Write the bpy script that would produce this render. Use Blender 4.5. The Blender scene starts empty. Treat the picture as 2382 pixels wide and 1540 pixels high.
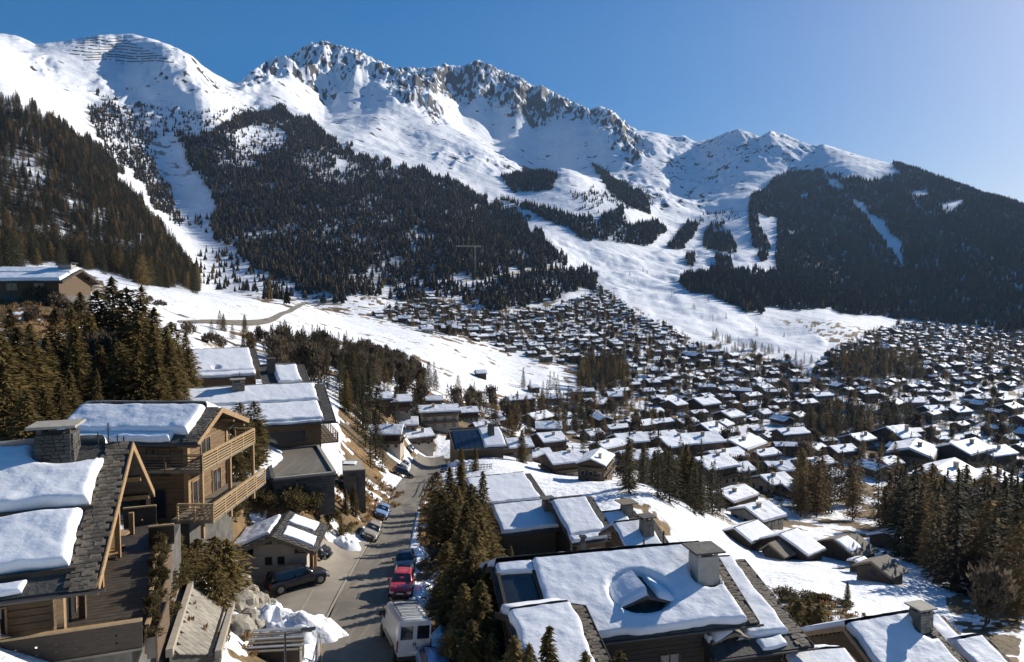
import bpy, bmesh, math, random
import numpy as np
from mathutils import Vector, Matrix

random.seed(11)
rng = np.random.default_rng(11)
SC = bpy.context.scene
COL = SC.collection

# ------------------------------------------------------------------ camera, sky, sun, exposure
PITCH = math.radians(3.0)
CT, ST = math.cos(PITCH), math.sin(PITCH)
cam_d = bpy.data.cameras.new('camera')
cam = bpy.data.objects.new('camera', cam_d)
COL.objects.link(cam)
cam.location = (0, 0, 0)
cam.rotation_euler = (math.pi / 2 - PITCH, 0, 0)
cam_d.sensor_fit = 'HORIZONTAL'
cam_d.sensor_width = 36
cam_d.lens = 36 * 662 / 1024
cam_d.clip_start = 0.5
cam_d.clip_end = 30000
SC.camera = cam

SUN_AZ, SUN_EL = math.radians(54), math.radians(24)      # azimuth clockwise from the view direction (+Y)
world = bpy.data.worlds.new('World')
SC.world = world
world.use_nodes = True
wn, wl = world.node_tree.nodes, world.node_tree.links
sky = wn.new('ShaderNodeTexSky')
sky.sky_type = 'NISHITA'
sky.sun_disc = False
sky.sun_elevation = SUN_EL
sky.sun_rotation = SUN_AZ
sky.altitude = 1600
sky.air_density = 1.0
sky.dust_density = 2.5
sky.ozone_density = 4.0
bg = wn['Background']
bg.inputs['Strength'].default_value = 0.108
sat = wn.new('ShaderNodeHueSaturation')
sat.inputs['Saturation'].default_value = 1.8
sat.inputs['Hue'].default_value = 0.506
gam = wn.new('ShaderNodeGamma')
gam.inputs['Gamma'].default_value = 0.65
wl.new(sky.outputs[0], gam.inputs['Color'])
wl.new(gam.outputs[0], sat.inputs['Color'])
wl.new(sat.outputs[0], bg.inputs['Color'])

sun_d = bpy.data.lights.new('sun', 'SUN')
sun_d.energy = 5.0
sun_d.angle = math.radians(0.5)
sun_d.color = (1.0, 0.93, 0.82)
sun = bpy.data.objects.new('sun', sun_d)
COL.objects.link(sun)
sdir = Vector((math.sin(SUN_AZ) * math.cos(SUN_EL), math.cos(SUN_AZ) * math.cos(SUN_EL), math.sin(SUN_EL)))
sun.rotation_euler = sdir.to_track_quat('Z', 'Y').to_euler()
sun.location = (400, 300, 600)

SC.view_settings.view_transform = 'Standard'
SC.view_settings.look = 'None'
SC.view_settings.exposure = 0.70
SC.view_settings.gamma = 1.0
SC.view_settings.use_curve_mapping = False
SC.render.engine = 'CYCLES'
SC.cycles.use_denoising = True
SC.cycles.max_bounces = 6
SC.cycles.diffuse_bounces = 3
SC.cycles.glossy_bounces = 2
SC.cycles.transmission_bounces = 2
SC.cycles.volume_bounces = 0
SC.cycles.transparent_max_bounces = 4
SC.cycles.caustics_reflective = False
SC.cycles.caustics_refractive = False

# ------------------------------------------------------------------ surveying helpers
# A survey point is (column, row, range): direction measured on the reference survey sheet and range in metres along the view axis.
FPX, CX, CY = 1029.0, 770.0, 514.5


def W(sx, sy, d):
    a, b = (sx - CX) / FPX, (CY - sy) / FPX
    return Vector((d * a, d * (CT + b * ST), d * (-ST + b * CT)))


def survey(x, y, z):
    dep = y * CT - z * ST
    up = y * ST + z * CT
    return CX + FPX * x / dep, CY - FPX * up / dep


def W_level(sx, sy, z):
    b = (CY - sy) / FPX
    return W(sx, sy, z / (-ST + b * CT))


def hash2(ix, iy, seed):
    h = (ix.astype(np.int64) * 374761393 + iy.astype(np.int64) * 668265263 + seed * 982451653) & 0xFFFFFFFF
    h = ((h ^ (h >> 13)) * 1274126177) & 0xFFFFFFFF
    h = h ^ (h >> 16)
    return h.astype(np.float64) / 4294967295.0


def vnoise(x, y, seed=0):
    ix, iy = np.floor(x), np.floor(y)
    fx, fy = x - ix, y - iy
    fx = fx * fx * fx * (fx * (fx * 6 - 15) + 10)
    fy = fy * fy * fy * (fy * (fy * 6 - 15) + 10)
    a, b = hash2(ix, iy, seed), hash2(ix + 1, iy, seed)
    c, d = hash2(ix, iy + 1, seed), hash2(ix + 1, iy + 1, seed)
    return (a * (1 - fx) + b * fx) * (1 - fy) + (c * (1 - fx) + d * fx) * fy


def fbm(x, y, octaves=4, seed=0):
    s, amp, tot = 0.0, 1.0, 0.0
    for o in range(octaves):
        c, sn = math.cos(0.7 * o), math.sin(0.7 * o)
        s = s + amp * vnoise((x * c - y * sn) * 2 ** o, (x * sn + y * c) * 2 ** o, seed + o * 17)
        tot += amp
        amp *= 0.5
    return s / tot


def ridged(x, y, octaves=4, seed=0):
    s, amp, tot, w = 0.0, 1.0, 0.0, 1.0
    for o in range(octaves):
        c, sn = math.cos(0.9 * o), math.sin(0.9 * o)
        n = 1 - np.abs(2 * vnoise((x * c - y * sn) * 2 ** o, (x * sn + y * c) * 2 ** o, seed + o * 31) - 1)
        n = n * n
        s = s + amp * n * w
        tot += amp
        w = np.clip(n * 1.4, 0.25, 1)
        amp *= 0.52
    return s / tot


def inpoly(px, py, poly):
    ins = np.zeros(px.shape, bool)
    n = len(poly)
    j = n - 1
    for i in range(n):
        xi, yi = poly[i]
        xj, yj = poly[j]
        if yi != yj:
            ins ^= ((yi > py) != (yj > py)) & (px < (xj - xi) * (py - yi) / (yj - yi) + xi)
        j = i
    return ins


# ------------------------------------------------------------------ terrain survey
CTRL = [
 # close to the viewpoint
 (-300, 1250, 15), (-100, 1250, 17), (200, 1250, 22), (500, 1250, 25), (770, 1250, 28), (1100, 1250, 31), (1540, 1250, 33), (1900, 1250, 34),
 (500, 1900, 12), (-300, 1900, 9), (1900, 1900, 15), (1200, 1900, 14),
 (-400, 1029, 19), (-100, 1029, 21), (60, 1040, 23.5), (180, 1050, 27), (240, 1010, 31), (300, 1000, 33), (400, 1015, 38),
 (480, 1029, 38.3), (600, 1029, 37.9), (720, 1040, 40), (800, 1120, 39), (900, 1132, 40), (1050, 1140, 42), (1200, 1150, 43),
 (1390, 1085, 50), (1540, 1040, 64), (1700, 1030, 75),
 # road
 (560, 985, 42.8), (620, 985, 42.8), (530, 938, 49), (605, 938, 49), (530, 890, 57.8), (610, 890, 57.8), (555, 840, 71.5), (615, 840, 71.5),
 (590, 790, 95), (625, 790, 95), (600, 757, 118), (635, 757, 118), (620, 730, 148), (650, 733, 142), (630, 708, 185), (670, 722, 160),
 (680, 965, 46.5), (690, 900, 58), (690, 860, 69), (690, 800, 95), (690, 770, 112),
 # left of the road
 (440, 925, 51), (400, 915, 52.5), (500, 905, 54), (430, 880, 57), (480, 860, 62), (350, 880, 56), (390, 868, 58.5),
 (330, 930, 48), (300, 900, 46), (260, 930, 38), (240, 960, 34), (250, 890, 42), (280, 850, 50), (340, 830, 57), (420, 815, 61.5), (380, 815, 60.5),
 (500, 802, 72), (450, 790, 63.5), (530, 780, 86), (570, 765, 108), (505, 748, 82), (440, 768, 64.5), (390, 768, 62.5), (500, 770, 75), (300, 780, 55),
 (330, 740, 60), (430, 733, 69), (200, 900, 33), (150, 880, 34), (100, 850, 36), (0, 850, 32), (200, 800, 42), (100, 760, 45), (0, 740, 42), (-200, 740, 38),
 (250, 720, 54), (150, 690, 58), (60, 640, 60), (0, 620, 60), (-200, 600, 55), (150, 640, 68), (240, 640, 76), (320, 660, 88), (420, 692, 92),
 (50, 560, 76), (20, 506, 88), (120, 560, 84), (220, 580, 92), (30, 471, 102), (90, 461, 122), (20, 457, 112), (-200, 470, 95), (160, 500, 120),
 (330, 600, 135), (400, 600, 140), (470, 625, 132), (560, 705, 135), (600, 690, 165), (520, 650, 142), (480, 580, 175),
 # right side meadow
 (800, 890, 74), (900, 850, 82), (850, 780, 104), (760, 790, 98), (930, 762, 112), (990, 785, 104), (1050, 805, 112), (1000, 830, 98), (1100, 840, 125),
 (1100, 885, 104), (1200, 930, 84), (1300, 965, 74), (1150, 850, 138), (1240, 868, 128), (1340, 892, 114), (1400, 920, 104), (1300, 905, 108),
 (1480, 960, 92), (1540, 950, 98), (1650, 950, 105), (1440, 1000, 76),
 # just below the brow
 (720, 715, 150), (760, 700, 185), (860, 735, 175), (930, 738, 190), (1000, 765, 180), (1100, 790, 185), (1200, 805, 190), (1300, 812, 195), (1400, 825, 185), (1500, 845, 172), (1400, 868, 145),
 (1540, 905, 128), (1700, 900, 130),
 # snow field on the left
 (130, 430, 330), (110, 447, 200), (160, 455, 190), (250, 460, 280), (350, 470, 350), (430, 485, 400), (250, 503, 200), (350, 515, 240), (300, 540, 150), (450, 515, 320),
 (440, 470, 520), (500, 500, 480), (560, 515, 470), (430, 550, 230), (500, 560, 230), (560, 585, 240), (600, 520, 500), (650, 540, 460), (700, 560, 460), (650, 590, 330),
 (700, 605, 350), (780, 610, 420), (870, 592, 520), (820, 570, 540), (760, 630, 320), (620, 640, 210), (680, 650, 230), (700, 680, 215), (560, 620, 180),
 # village, near to far
 (800, 705, 215), (900, 715, 230), (1000, 720, 260), (1100, 720, 295), (1200, 740, 285), (1300, 720, 320), (1400, 740, 300), (1500, 760, 280), (1650, 760, 290),
 (800, 655, 320), (900, 640, 390), (1000, 625, 450), (1100, 655, 410), (1200, 660, 400), (1300, 620, 500), (1400, 620, 520), (1500, 620, 540), (1650, 620, 550),
 (900, 560, 640), (1000, 560, 680), (1100, 590, 610), (1200, 600, 640), (1400, 560, 780), (1500, 560, 800), (1650, 560, 800),
 (950, 485, 1050), (1030, 500, 1000), (1100, 525, 880), (1200, 520, 1000), (1250, 500, 1100), (1230, 560, 780), (1300, 530, 930), (900, 445, 1330), (800, 455, 1150),
 (700, 465, 1050), (650, 480, 850), (600, 468, 950), (550, 485, 720), (870, 425, 1450), (950, 432, 1450), (1000, 435, 1450), (1100, 435, 1500),
 # near wooded spur
 (60, 415, 480), (0, 412, 450), (-200, 410, 420), (0, 380, 600), (100, 385, 700), (200, 390, 800), (200, 440, 560), (270, 440, 760), (0, 270, 850), (100, 270, 1000), (0, 175, 1050), (-200, 170, 950),
 (100, 245, 1150), (200, 345, 1020), (150, 300, 1080),
 (250, 350, 1380), (280, 400, 1120), (300, 450, 880), (230, 280, 1700), (150, 230, 1700), (60, 180, 1500),
 # middle wooded slope
 (370, 450, 900), (450, 470, 850), (500, 440, 980), (600, 440, 1060), (700, 435, 1100), (800, 420, 1300), (850, 408, 1450), (400, 350, 1400), (500, 330, 1560), (600, 330, 1640), (700, 350, 1640),
 (780, 375, 1600), (350, 200, 2150), (450, 225, 2150), (550, 270, 2050), (650, 295, 2000), (750, 345, 1900),
 # high left
 (0, 75, 2200), (100, 120, 2150), (110, 80, 2650), (150, 85, 2680), (160, 105, 2520), (215, 78, 2430), (245, 102, 2250), (285, 128, 2200), (250, 150, 2150), (100, 165, 1900), (50, 125, 1950), (300, 120, 2620), (370, 150, 2700), (-200, 120, 1900),
 # upper snow slopes
 (560, 180, 3000), (600, 220, 2700), (700, 260, 2500), (500, 190, 2900), (420, 170, 2700), (800, 290, 2350), (900, 290, 2500), (850, 325, 2050), (950, 330, 2150),
 (628, 154, 3450), (665, 197, 3100), (720, 222, 2850), (860, 264, 2550), (690, 170, 4250), (740, 200, 4200), (800, 220, 4150), (900, 238, 3900), (940, 262, 3500), (840, 250, 3950),
 (440, 115, 3500), (500, 125, 3550), (560, 140, 3640), (540, 165, 3560), (480, 165, 3350), (750, 150, 4380), (850, 190, 4250), (670, 140, 4320),
 (1050, 270, 3600), (1100, 280, 3300), (1150, 280, 3250), (1200, 252, 3500), (1000, 290, 3150), (1050, 340, 2550), (1100, 370, 2200), (1000, 370, 2100), (960, 390, 1800), (1050, 400, 1850),
 # right wooded mountain
 (1140, 300, 2850), (1250, 265, 3250), (1200, 350, 2350), (1250, 400, 2000), (1300, 450, 1650), (1400, 505, 1300), (1500, 525, 1150), (1540, 525, 1120), (1700, 520, 1100),
 (1400, 400, 1900), (1500, 400, 1750), (1450, 340, 2200), (1540, 360, 2000), (1700, 380, 1850), (1180, 440, 1600), (1350, 300, 2750), (1340, 490, 1350),
]
SKYLINE = [(-400, 25), (-150, 40), (-60, 48), (0, 55), (18, 62.5), (29, 68.6), (45, 67), (61, 65.6), (104, 58), (131, 54), (180, 52.5), (214, 61), (250, 75), (275, 88), (287, 100), (305, 113), (333, 128), (348, 127),
 (366, 110), (388, 95), (406, 88.5), (430, 85), (439, 76), (458, 67), (476, 63.5), (494, 68.6), (519, 75), (530, 78), (561, 93), (587, 107), (616, 104), (637, 107), (665, 99), (680, 102), (698, 101),
 (717, 94), (735, 99), (756, 110), (781, 119), (799, 131), (820, 134), (836, 143), (860, 156), (887, 169), (906, 166), (924, 171), (939, 183), (952, 195), (967, 203), (994, 206), (1019, 212), (1038, 210.5),
 (1054, 220), (1081, 215), (1102, 206), (1121, 200), (1139, 206), (1154, 212), (1173, 203), (1191, 207.5), (1215, 218), (1234, 226), (1255, 224), (1289, 235), (1319, 244), (1356, 253), (1401, 265), (1447, 282),
 (1496, 301), (1539, 313), (1620, 340), (1750, 375), (2000, 430)]
SKY_D = [(-400, 2300), (0, 2400), (180, 2750), (300, 2850), (333, 3100), (400, 3450), (476, 3700), (580, 3750), (616, 4350), (715, 4500), (850, 4450), (924, 4350), (1000, 4600), (1050, 4450), (1112, 4050),
 (1173, 3900), (1230, 3700), (1350, 3300), (1450, 2900), (1540, 2600), (1750, 2400), (2000, 2200)]


def to_uvt(sx, sy, d):
    p = W(sx, sy, d)
    return p.x / p.y, math.log(p.y), p.z / p.y


pts = [to_uvt(*c) for c in CTRL]
sk_sx = np.array([s[0] for s in SKYLINE], float)
sk_sy = np.array([s[1] for s in SKYLINE], float)
sk_d = np.interp(sk_sx, [s[0] for s in SKY_D], [s[1] for s in SKY_D])
sk_u, sk_t = [], []
for a, b, d in zip(sk_sx, sk_sy, sk_d):
    u, v, t = to_uvt(a, b, d)
    sk_u.append(u)
    sk_t.append(t)
keep_last = -1e9
for a, b, d in zip(sk_sx, sk_sy, sk_d):
    if a - keep_last < 22:
        continue
    keep_last = a
    u, v, t = to_uvt(a, b, d)
    pts.append((u, v, t))
    pts.append((u, v + 0.12, t - 0.035))
    pts.append((u, v + 0.35, t - 0.12))
pts = np.array(pts)
USC = 4.0


def kern(r2):
    return np.sqrt(r2 + 0.10 ** 2)


Pu, Pv, Pt = pts[:, 0] * USC, pts[:, 1], pts[:, 2]
R2 = (Pu[:, None] - Pu[None]) ** 2 + (Pv[:, None] - Pv[None]) ** 2
n = len(pts)
A = np.zeros((n + 3, n + 3))
A[:n, :n] = kern(R2) - 0.012 * np.eye(n)
A[:n, n] = A[n, :n] = 1
A[:n, n + 1] = A[n + 1, :n] = Pu
A[:n, n + 2] = A[n + 2, :n] = Pv
rhs = np.zeros(n + 3)
rhs[:n] = Pt
wts = np.linalg.solve(A, rhs)

ucol = np.concatenate([np.linspace(-1.7, -0.84, 40)[:-1], np.linspace(-0.84, 0.84, 860), np.linspace(0.84, 1.7, 40)[1:]])
vrow = np.concatenate([np.linspace(math.log(7), math.log(1300), 330)[:-1], np.linspace(math.log(1300), math.log(5000), 330), np.linspace(math.log(5000), math.log(6800), 14)[1:]])
NU, NV = len(ucol), len(vrow)
# the smooth surface is evaluated on a coarser lattice, then interpolated
cu = np.linspace(ucol[0], ucol[-1], 300)
cv = np.linspace(vrow[0], vrow[-1], 300)
CU, CV = np.meshgrid(cu * USC, cv)
Tc = np.zeros(CU.shape) + wts[n] + wts[n + 1] * CU + wts[n + 2] * CV
for k in range(n):
    Tc += wts[k] * kern((CU - Pu[k]) ** 2 + (CV - Pv[k]) ** 2)


def bil(T, iu, iv):
    i0 = np.clip(np.floor(iu).astype(int), 0, T.shape[1] - 2)
    j0 = np.clip(np.floor(iv).astype(int), 0, T.shape[0] - 2)
    fu, fv = iu - i0, iv - j0
    return (T[j0, i0] * (1 - fu) + T[j0, i0 + 1] * fu) * (1 - fv) + (T[j0 + 1, i0] * (1 - fu) + T[j0 + 1, i0 + 1] * fu) * fv


UU, VV = np.meshgrid(ucol, vrow)
T = bil(Tc, (UU - cu[0]) / (cu[1] - cu[0]), (VV - cv[0]) / (cv[1] - cv[0]))
Y = np.exp(VV)
X = UU * Y
Z = T * Y

# ---- masks, drawn on the survey sheet and carried over to the ground they cover
SX, SY = survey(X, Y, Z)
jx = (fbm(SX / 14, SY / 14, 4, 5) - 0.5)
jy = (fbm(SX / 14, SY / 14, 4, 9) - 0.5)


def mask(polys, jit=14.0):
    m = np.zeros(SX.shape, bool)
    px, py = SX + jx * jit * 2, SY + jy * jit * 2
    for p in polys:
        m |= inpoly(px, py, p)
    return m


def blur(a, it=2):
    a = a.astype(float)
    for _ in range(it):
        b = a.copy()
        b[1:] += a[:-1]
        b[:-1] += a[1:]
        b[:, 1:] += a[:, :-1]
        b[:, :-1] += a[:, 1:]
        a = b / 5
    return a


ROCKY = [[(345, 132), (380, 92), (430, 75), (476, 55), (520, 68), (560, 85), (592, 105), (640, 150), (670, 190), (655, 195), (620, 165), (575, 145), (540, 130), (505, 150), (488, 172), (470, 150), (448, 125), (415, 122), (385, 135), (350, 140)],
         [(585, 105), (640, 95), (715, 85), (760, 100), (800, 122), (860, 150), (905, 158), (945, 180), (975, 215), (990, 240), (960, 250), (925, 215), (895, 195), (850, 180), (810, 195), (770, 185), (730, 165), (690, 160), (640, 145), (610, 130)]]
ROCKY2 = [[(15, 85), (60, 95), (65, 118), (20, 115)], [(235, 75), (290, 95), (335, 140), (390, 160), (360, 165), (290, 140), (200, 125), (190, 105), (240, 105)],
          [(60, 130), (160, 130), (260, 165), (300, 190), (200, 190), (120, 165)], [(1000, 215), (1110, 200), (1175, 198), (1260, 222), (1215, 262), (1120, 262), (1130, 290), (1010, 320), (1005, 270)],
          [(620, 220), (700, 230), (800, 255), (740, 265), (660, 262)], [(930, 200), (985, 235), (960, 265), (905, 230)], [(1190, 255), (1250, 250), (1255, 262), (1200, 268)],
          [(880, 250), (1000, 330), (1090, 320), (1040, 300), (930, 260)]]
BARE = [[(-60, 458), (60, 470), (108, 500), (90, 545), (40, 535), (-60, 525)], [(-60, 560), (60, 590), (100, 640), (-60, 660)],
        [(350, 745), (420, 760), (500, 738), (560, 745), (600, 770), (585, 800), (540, 830), (460, 815), (380, 800), (340, 780)],
        [(230, 850), (300, 830), (350, 870), (340, 930), (420, 965), (400, 1029), (200, 1040), (180, 980), (240, 900)],
        [(930, 768), (985, 790), (1030, 830), (990, 830), (950, 800)], [(100, 420), (140, 440), (170, 460), (120, 470)],
        [(-60, 700), (250, 640), (330, 720), (330, 800), (240, 880), (-60, 900)], [(640, 745), (740, 770), (780, 900), (860, 1060), (640, 1060), (620, 930), (625, 800)],
        [(1180, 930), (1260, 930), (1300, 960), (1380, 985), (1330, 1060), (1180, 1060)], [(500, 600), (560, 620), (600, 690), (600, 740), (540, 750), (500, 700)], [(1440, 930), (1560, 900), (1560, 1040), (1480, 1000)], [(40, 560), (100, 485), (180, 475), (280, 560), (300, 640), (60, 660)]]
ROADPOLY = [(430, 1400), (470, 1029), (470, 975), (527, 878), (540, 850), (566, 820), (576, 779), (587, 756), (614, 728), (612, 706), (640, 706), (672, 718), (655, 737), (636, 757), (623, 792), (608, 856), (614, 944), (640, 1029), (660, 1400)]
PADPOLY = [(395, 975), (440, 950), (470, 975), (527, 878), (545, 845), (500, 842), (470, 865), (430, 870), (360, 878), (370, 930)]
PASTURE = [[(100, 425), (300, 452), (420, 478), (560, 498), (640, 528), (720, 538), (790, 560), (885, 590), (862, 612), (790, 616), (700, 605), (620, 602), (560, 535), (450, 522), (300, 515), (230, 503), (110, 440)]]
PISTE = [[(830, 365), (900, 385), (960, 400), (1060, 380), (1140, 410), (1180, 435), (1060, 425), (1030, 440), (1060, 470), (1150, 492), (1250, 520), (1262, 548), (1240, 580), (1180, 560), (1120, 545), (1060, 530), (1000, 495), (940, 460), (900, 420), (850, 395)]]
FIELD = [[(905, 755), (985, 785), (1060, 800), (1100, 830), (1180, 868), (1290, 868), (1400, 905), (1480, 960), (1400, 955), (1300, 940), (1200, 925), (1120, 920), (1050, 860), (960, 800)]]

F_SPUR = [[(-250, 160), (0, 160), (60, 195), (110, 225), (150, 255), (200, 330), (240, 380), (275, 430), (284, 452), (240, 450), (200, 442), (150, 428), (110, 414), (60, 412), (0, 416), (-250, 416)]]
F_SPUR_X = [[(8, 250), (48, 275), (60, 292), (28, 285), (5, 265)], [(78, 312), (100, 318), (92, 332)], [(125, 335), (140, 340), (132, 352)], [(55, 350), (75, 345), (80, 365), (62, 365)]]
F_GULLY = [[(110, 165), (180, 180), (205, 200), (215, 260), (240, 310), (262, 352), (222, 332), (182, 272), (140, 240), (120, 200)], [(275, 340), (300, 345), (290, 362)]]
F_MID = [[(250, 215), (300, 205), (345, 180), (370, 168), (410, 170), (450, 190), (500, 222), (550, 250), (600, 265), (640, 265), (680, 290), (720, 310), (780, 335), (820, 375), (853, 402), (840, 416), (780, 421), (720, 429), (650, 432), (600, 447), (560, 458), (500, 467), (450, 464), (425, 440), (380, 418), (330, 388), (302, 378), (312, 330), (300, 290), (265, 262)]]
F_MID_X = [[(342, 200), (380, 190), (422, 215), (415, 232), (352, 242), (335, 222)], [(490, 240), (515, 255), (508, 268), (492, 258)], [(368, 285), (410, 288), (395, 298), (372, 295)], [(240, 245), (262, 268), (248, 262)]]
F_SPARSE = [[(268, 392), (330, 392), (440, 440), (475, 468), (400, 468), (300, 452), (284, 440)], [(200, 170), (330, 180), (260, 215), (210, 215)], [(120, 150), (300, 175), (360, 165), (300, 200), (200, 190)], [(860, 300), (960, 290), (1000, 320), (880, 330)], [(1060, 330), (1100, 320), (1120, 345), (1080, 350)]]
F_BELT = [[(575, 462), (640, 445), (690, 446), (720, 440), (800, 428), (870, 412), (905, 430), (893, 452), (820, 472), (750, 482), (690, 468), (640, 458), (600, 475)]]
F_PATCH = [[(750, 275), (800, 266), (840, 278), (832, 296), (770, 298)], [(892, 258), (930, 280), (980, 310), (985, 332), (958, 326), (922, 298)], [(745, 313), (800, 322), (860, 336), (900, 340), (940, 325), (950, 350), (1000, 345), (1012, 358), (985, 380), (930, 378), (890, 372), (850, 352), (790, 330)],
           [(1010, 386), (1030, 362), (1044, 345), (1060, 347), (1050, 366), (1034, 388)], [(1066, 384), (1070, 358), (1078, 350), (1098, 352), (1108, 366), (1119, 384), (1117, 398), (1088, 391)], [(1136, 318), (1146, 322), (1152, 350), (1158, 368), (1171, 384), (1168, 402), (1156, 410), (1145, 384), (1138, 352)],
           [(1084, 398), (1108, 402), (1112, 425), (1088, 420)], [(850, 340), (885, 345), (892, 378), (868, 370)], [(1040, 398), (1052, 398), (1050, 413), (1040, 412)]]
F_RIGHT = [[(1138, 308), (1160, 298), (1190, 275), (1220, 265), (1260, 274), (1300, 282), (1340, 282), (1372, 276), (1356, 251), (1400, 263), (1450, 281), (1540, 311), (1800, 380), (1800, 520), (1540, 520), (1480, 508), (1400, 498), (1330, 492), (1250, 462), (1190, 437), (1180, 420), (1182, 340), (1146, 330)]]
F_RIGHT_X = [[(1254, 272), (1276, 288), (1290, 303), (1284, 306), (1262, 290)], [(1296, 308), (1322, 330), (1348, 354), (1374, 380), (1378, 426), (1371, 414), (1354, 384), (1330, 360), (1303, 322)], [(1218, 300), (1234, 300), (1230, 316), (1216, 310)], [(1385, 300), (1415, 290), (1418, 305), (1395, 308)], [(1430, 318), (1470, 312), (1465, 325), (1440, 332)], [(1195, 360), (1212, 366), (1205, 374)]]
F_LOW = [[(1028, 432), (1080, 420), (1130, 426), (1180, 430), (1240, 460), (1330, 492), (1250, 482), (1170, 477), (1150, 490), (1100, 470), (1042, 452)]]

far = np.clip((Y - 1500) / 1200, 0, 1)
m_rock = blur(mask(ROCKY, 10), 8)
m_rock2 = blur(mask(ROCKY2, 14), 8)
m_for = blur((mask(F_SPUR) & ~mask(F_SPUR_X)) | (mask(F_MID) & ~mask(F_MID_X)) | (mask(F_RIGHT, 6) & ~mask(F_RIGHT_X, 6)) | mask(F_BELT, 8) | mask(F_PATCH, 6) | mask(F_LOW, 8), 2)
m_road = blur(mask([ROADPOLY, PADPOLY], 0), 1)

# ---- relief: crags on the peaks, gentle hummocks on the snow slopes
wx = X + 60 * (fbm(X / 260, Y / 260, 3, 41) - 0.5)
wy = Y + 60 * (fbm(X / 260, Y / 260, 3, 43) - 0.5)
crag = ridged(wx / 190, wy / 330, 5, 3) - 0.42
crag2 = ridged(wx / 60 + 3, wy / 110, 3, 8) - 0.42
Z = Z + m_rock * (85 * crag + 34 * crag2 + 16 * (ridged(wx / 24, wy / 50, 2, 15) - 0.42)) * np.clip(Y / 3500, 0.5, 1.3)
Z = Z + m_rock2 * (26 * crag + 14 * crag2)
hum = fbm(wx / 210, wy / 210, 5, 12) - 0.5
Z = Z + far * (1 - m_rock) * hum * 46
mid = np.clip((Y - 250) / 400, 0, 1) * (1 - far)
Z = Z + mid * (fbm(X / 60, Y / 60, 4, 21) - 0.5) * 6
m_pis = blur(mask(PISTE, 6), 6)
Z = Z + m_pis * ((fbm(X / 130, Y / 130, 3, 25) - 0.5) * 26 + (fbm(X / 38, Y / 60, 3, 26) - 0.5) * 9)
near = np.clip(1 - (Y - 60) / 400, 0, 1) * (1 - m_road)
Z = Z + near * (fbm(X / 5, Y / 5, 4, 22) - 0.5) * 0.7

# ---- bring the crest to the surveyed skyline
T = Z / Y
crest_d = np.interp(ucol, sk_u, sk_d)
tgt = np.interp(ucol, sk_u, sk_t)
tgt = tgt + (fbm(ucol * 160, ucol * 0 + 3, 4, 77) - 0.5) * 0.005 * np.interp(ucol, [-0.4, -0.35, 0.2, 0.25], [0.3, 1, 1, 0.3])
hi = vrow > math.log(1900)
cur = np.max(np.where(hi[:, None], T, -9), axis=0)
rel = np.exp(vrow)[:, None] / crest_d[None]


def sstep(a, lo, hi_):
    q = np.clip((a - lo) / (hi_ - lo), 0, 1)
    return q * q * (3 - 2 * q)


def smooth1(a, k):
    ker = np.exp(-0.5 * (np.arange(-3 * k, 3 * k + 1) / k) ** 2)
    return np.convolve(np.pad(a, 3 * k, mode='edge'), ker / ker.sum(), mode='valid')


for k, lo, it in ((14, 0.60, 2), (5, 0.84, 2), (2, 0.93, 2), (1, 0.965, 3)):
    for _ in range(it):
        T = T + sstep(rel, lo, 1.0) * smooth1(tgt - cur, k)[None]
        cur = np.max(np.where(hi[:, None], T, -9), axis=0)
Z = T * Y
G_SURF = T.copy()                       # natural ground, before the road bed is cut
Z = Z - m_road * 0.30


def ground(x, y):
    """height of the natural ground at (x, y); arrays or floats"""
    x = np.asarray(x, float)
    y = np.asarray(y, float)
    iu = np.interp(x / y, ucol, np.arange(NU))
    iv = np.interp(np.log(np.maximum(y, 7.01)), vrow, np.arange(NV))
    r = bil(G_SURF, iu, iv) * y
    return float(r) if r.ndim == 0 else r


def G(sx, sy, dmin=14.0, dmax=6500.0):
    """point of the ground met by a survey direction"""
    o = W(sx, sy, 1.0)
    d = np.exp(np.linspace(math.log(dmin), math.log(dmax), 1400))
    diff = d * o.z - ground(d * o.x, d * o.y)
    k = np.argmax(diff < 0)
    if diff[k] >= 0:
        return None
    a, b = d[max(k - 1, 0)], d[k]
    for _ in range(14):
        m = 0.5 * (a + b)
        if m * o.z < ground(m * o.x, m * o.y):
            b = m
        else:
            a = m
    return o * b


def onground(sx, d):
    o = W(sx, 500, d)
    return Vector((o.x, o.y, ground(o.x, o.y)))


# ---- surface attributes
gy, gx = np.gradient(Z)
dYr = np.gradient(Y, axis=0)
dXc = np.gradient(X, axis=1)
sl_y = gy / dYr
sl_x = gx / dXc
slope = np.sqrt(sl_x ** 2 + (sl_y - sl_x * UU) ** 2)
nz = fbm(X / 30, Y / 45, 4, 51)
nf = fbm(X / 11, Y / 22, 3, 52)
east = np.clip((SX - 560) / 80, 0, 1)
rk = m_rock * np.clip((slope - 1.0) * 0.7 + (nz - 0.50) * 2.6 + (nf - 0.5) * 3.0 - 0.02 + 0.08 + 0.26 * east, 0, 1) + m_rock2 * np.clip((slope - 0.8) * 0.6 + (nz - 0.57) * 3.4 + (nf - 0.5) * 2.4, 0, 1)
strat = fbm(X / 55, Y / 14, 3, 55)
rk = rk + far * (1 - m_rock) * np.clip((strat - 0.70) * 7, 0, 1) * np.clip(1.2 - m_for, 0, 1)
rk = np.clip(rk, 0, 1)
bare = blur(mask(BARE, 8), 2)
bn = fbm(X / 2.6, Y / 2.6, 4, 61)
b_attr = np.clip(bare * np.clip((bn - 0.40) * 9 + 0.6, 0, 1), 0, 1)
b_attr = np.maximum(b_attr, blur(mask([[(200, 890), (340, 870), (420, 965), (400, 1100), (150, 1100)], [(310, 735), (420, 768), (440, 870), (320, 860)]], 3), 2) * np.clip((bn - 0.30) * 9, 0, 1))
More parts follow.
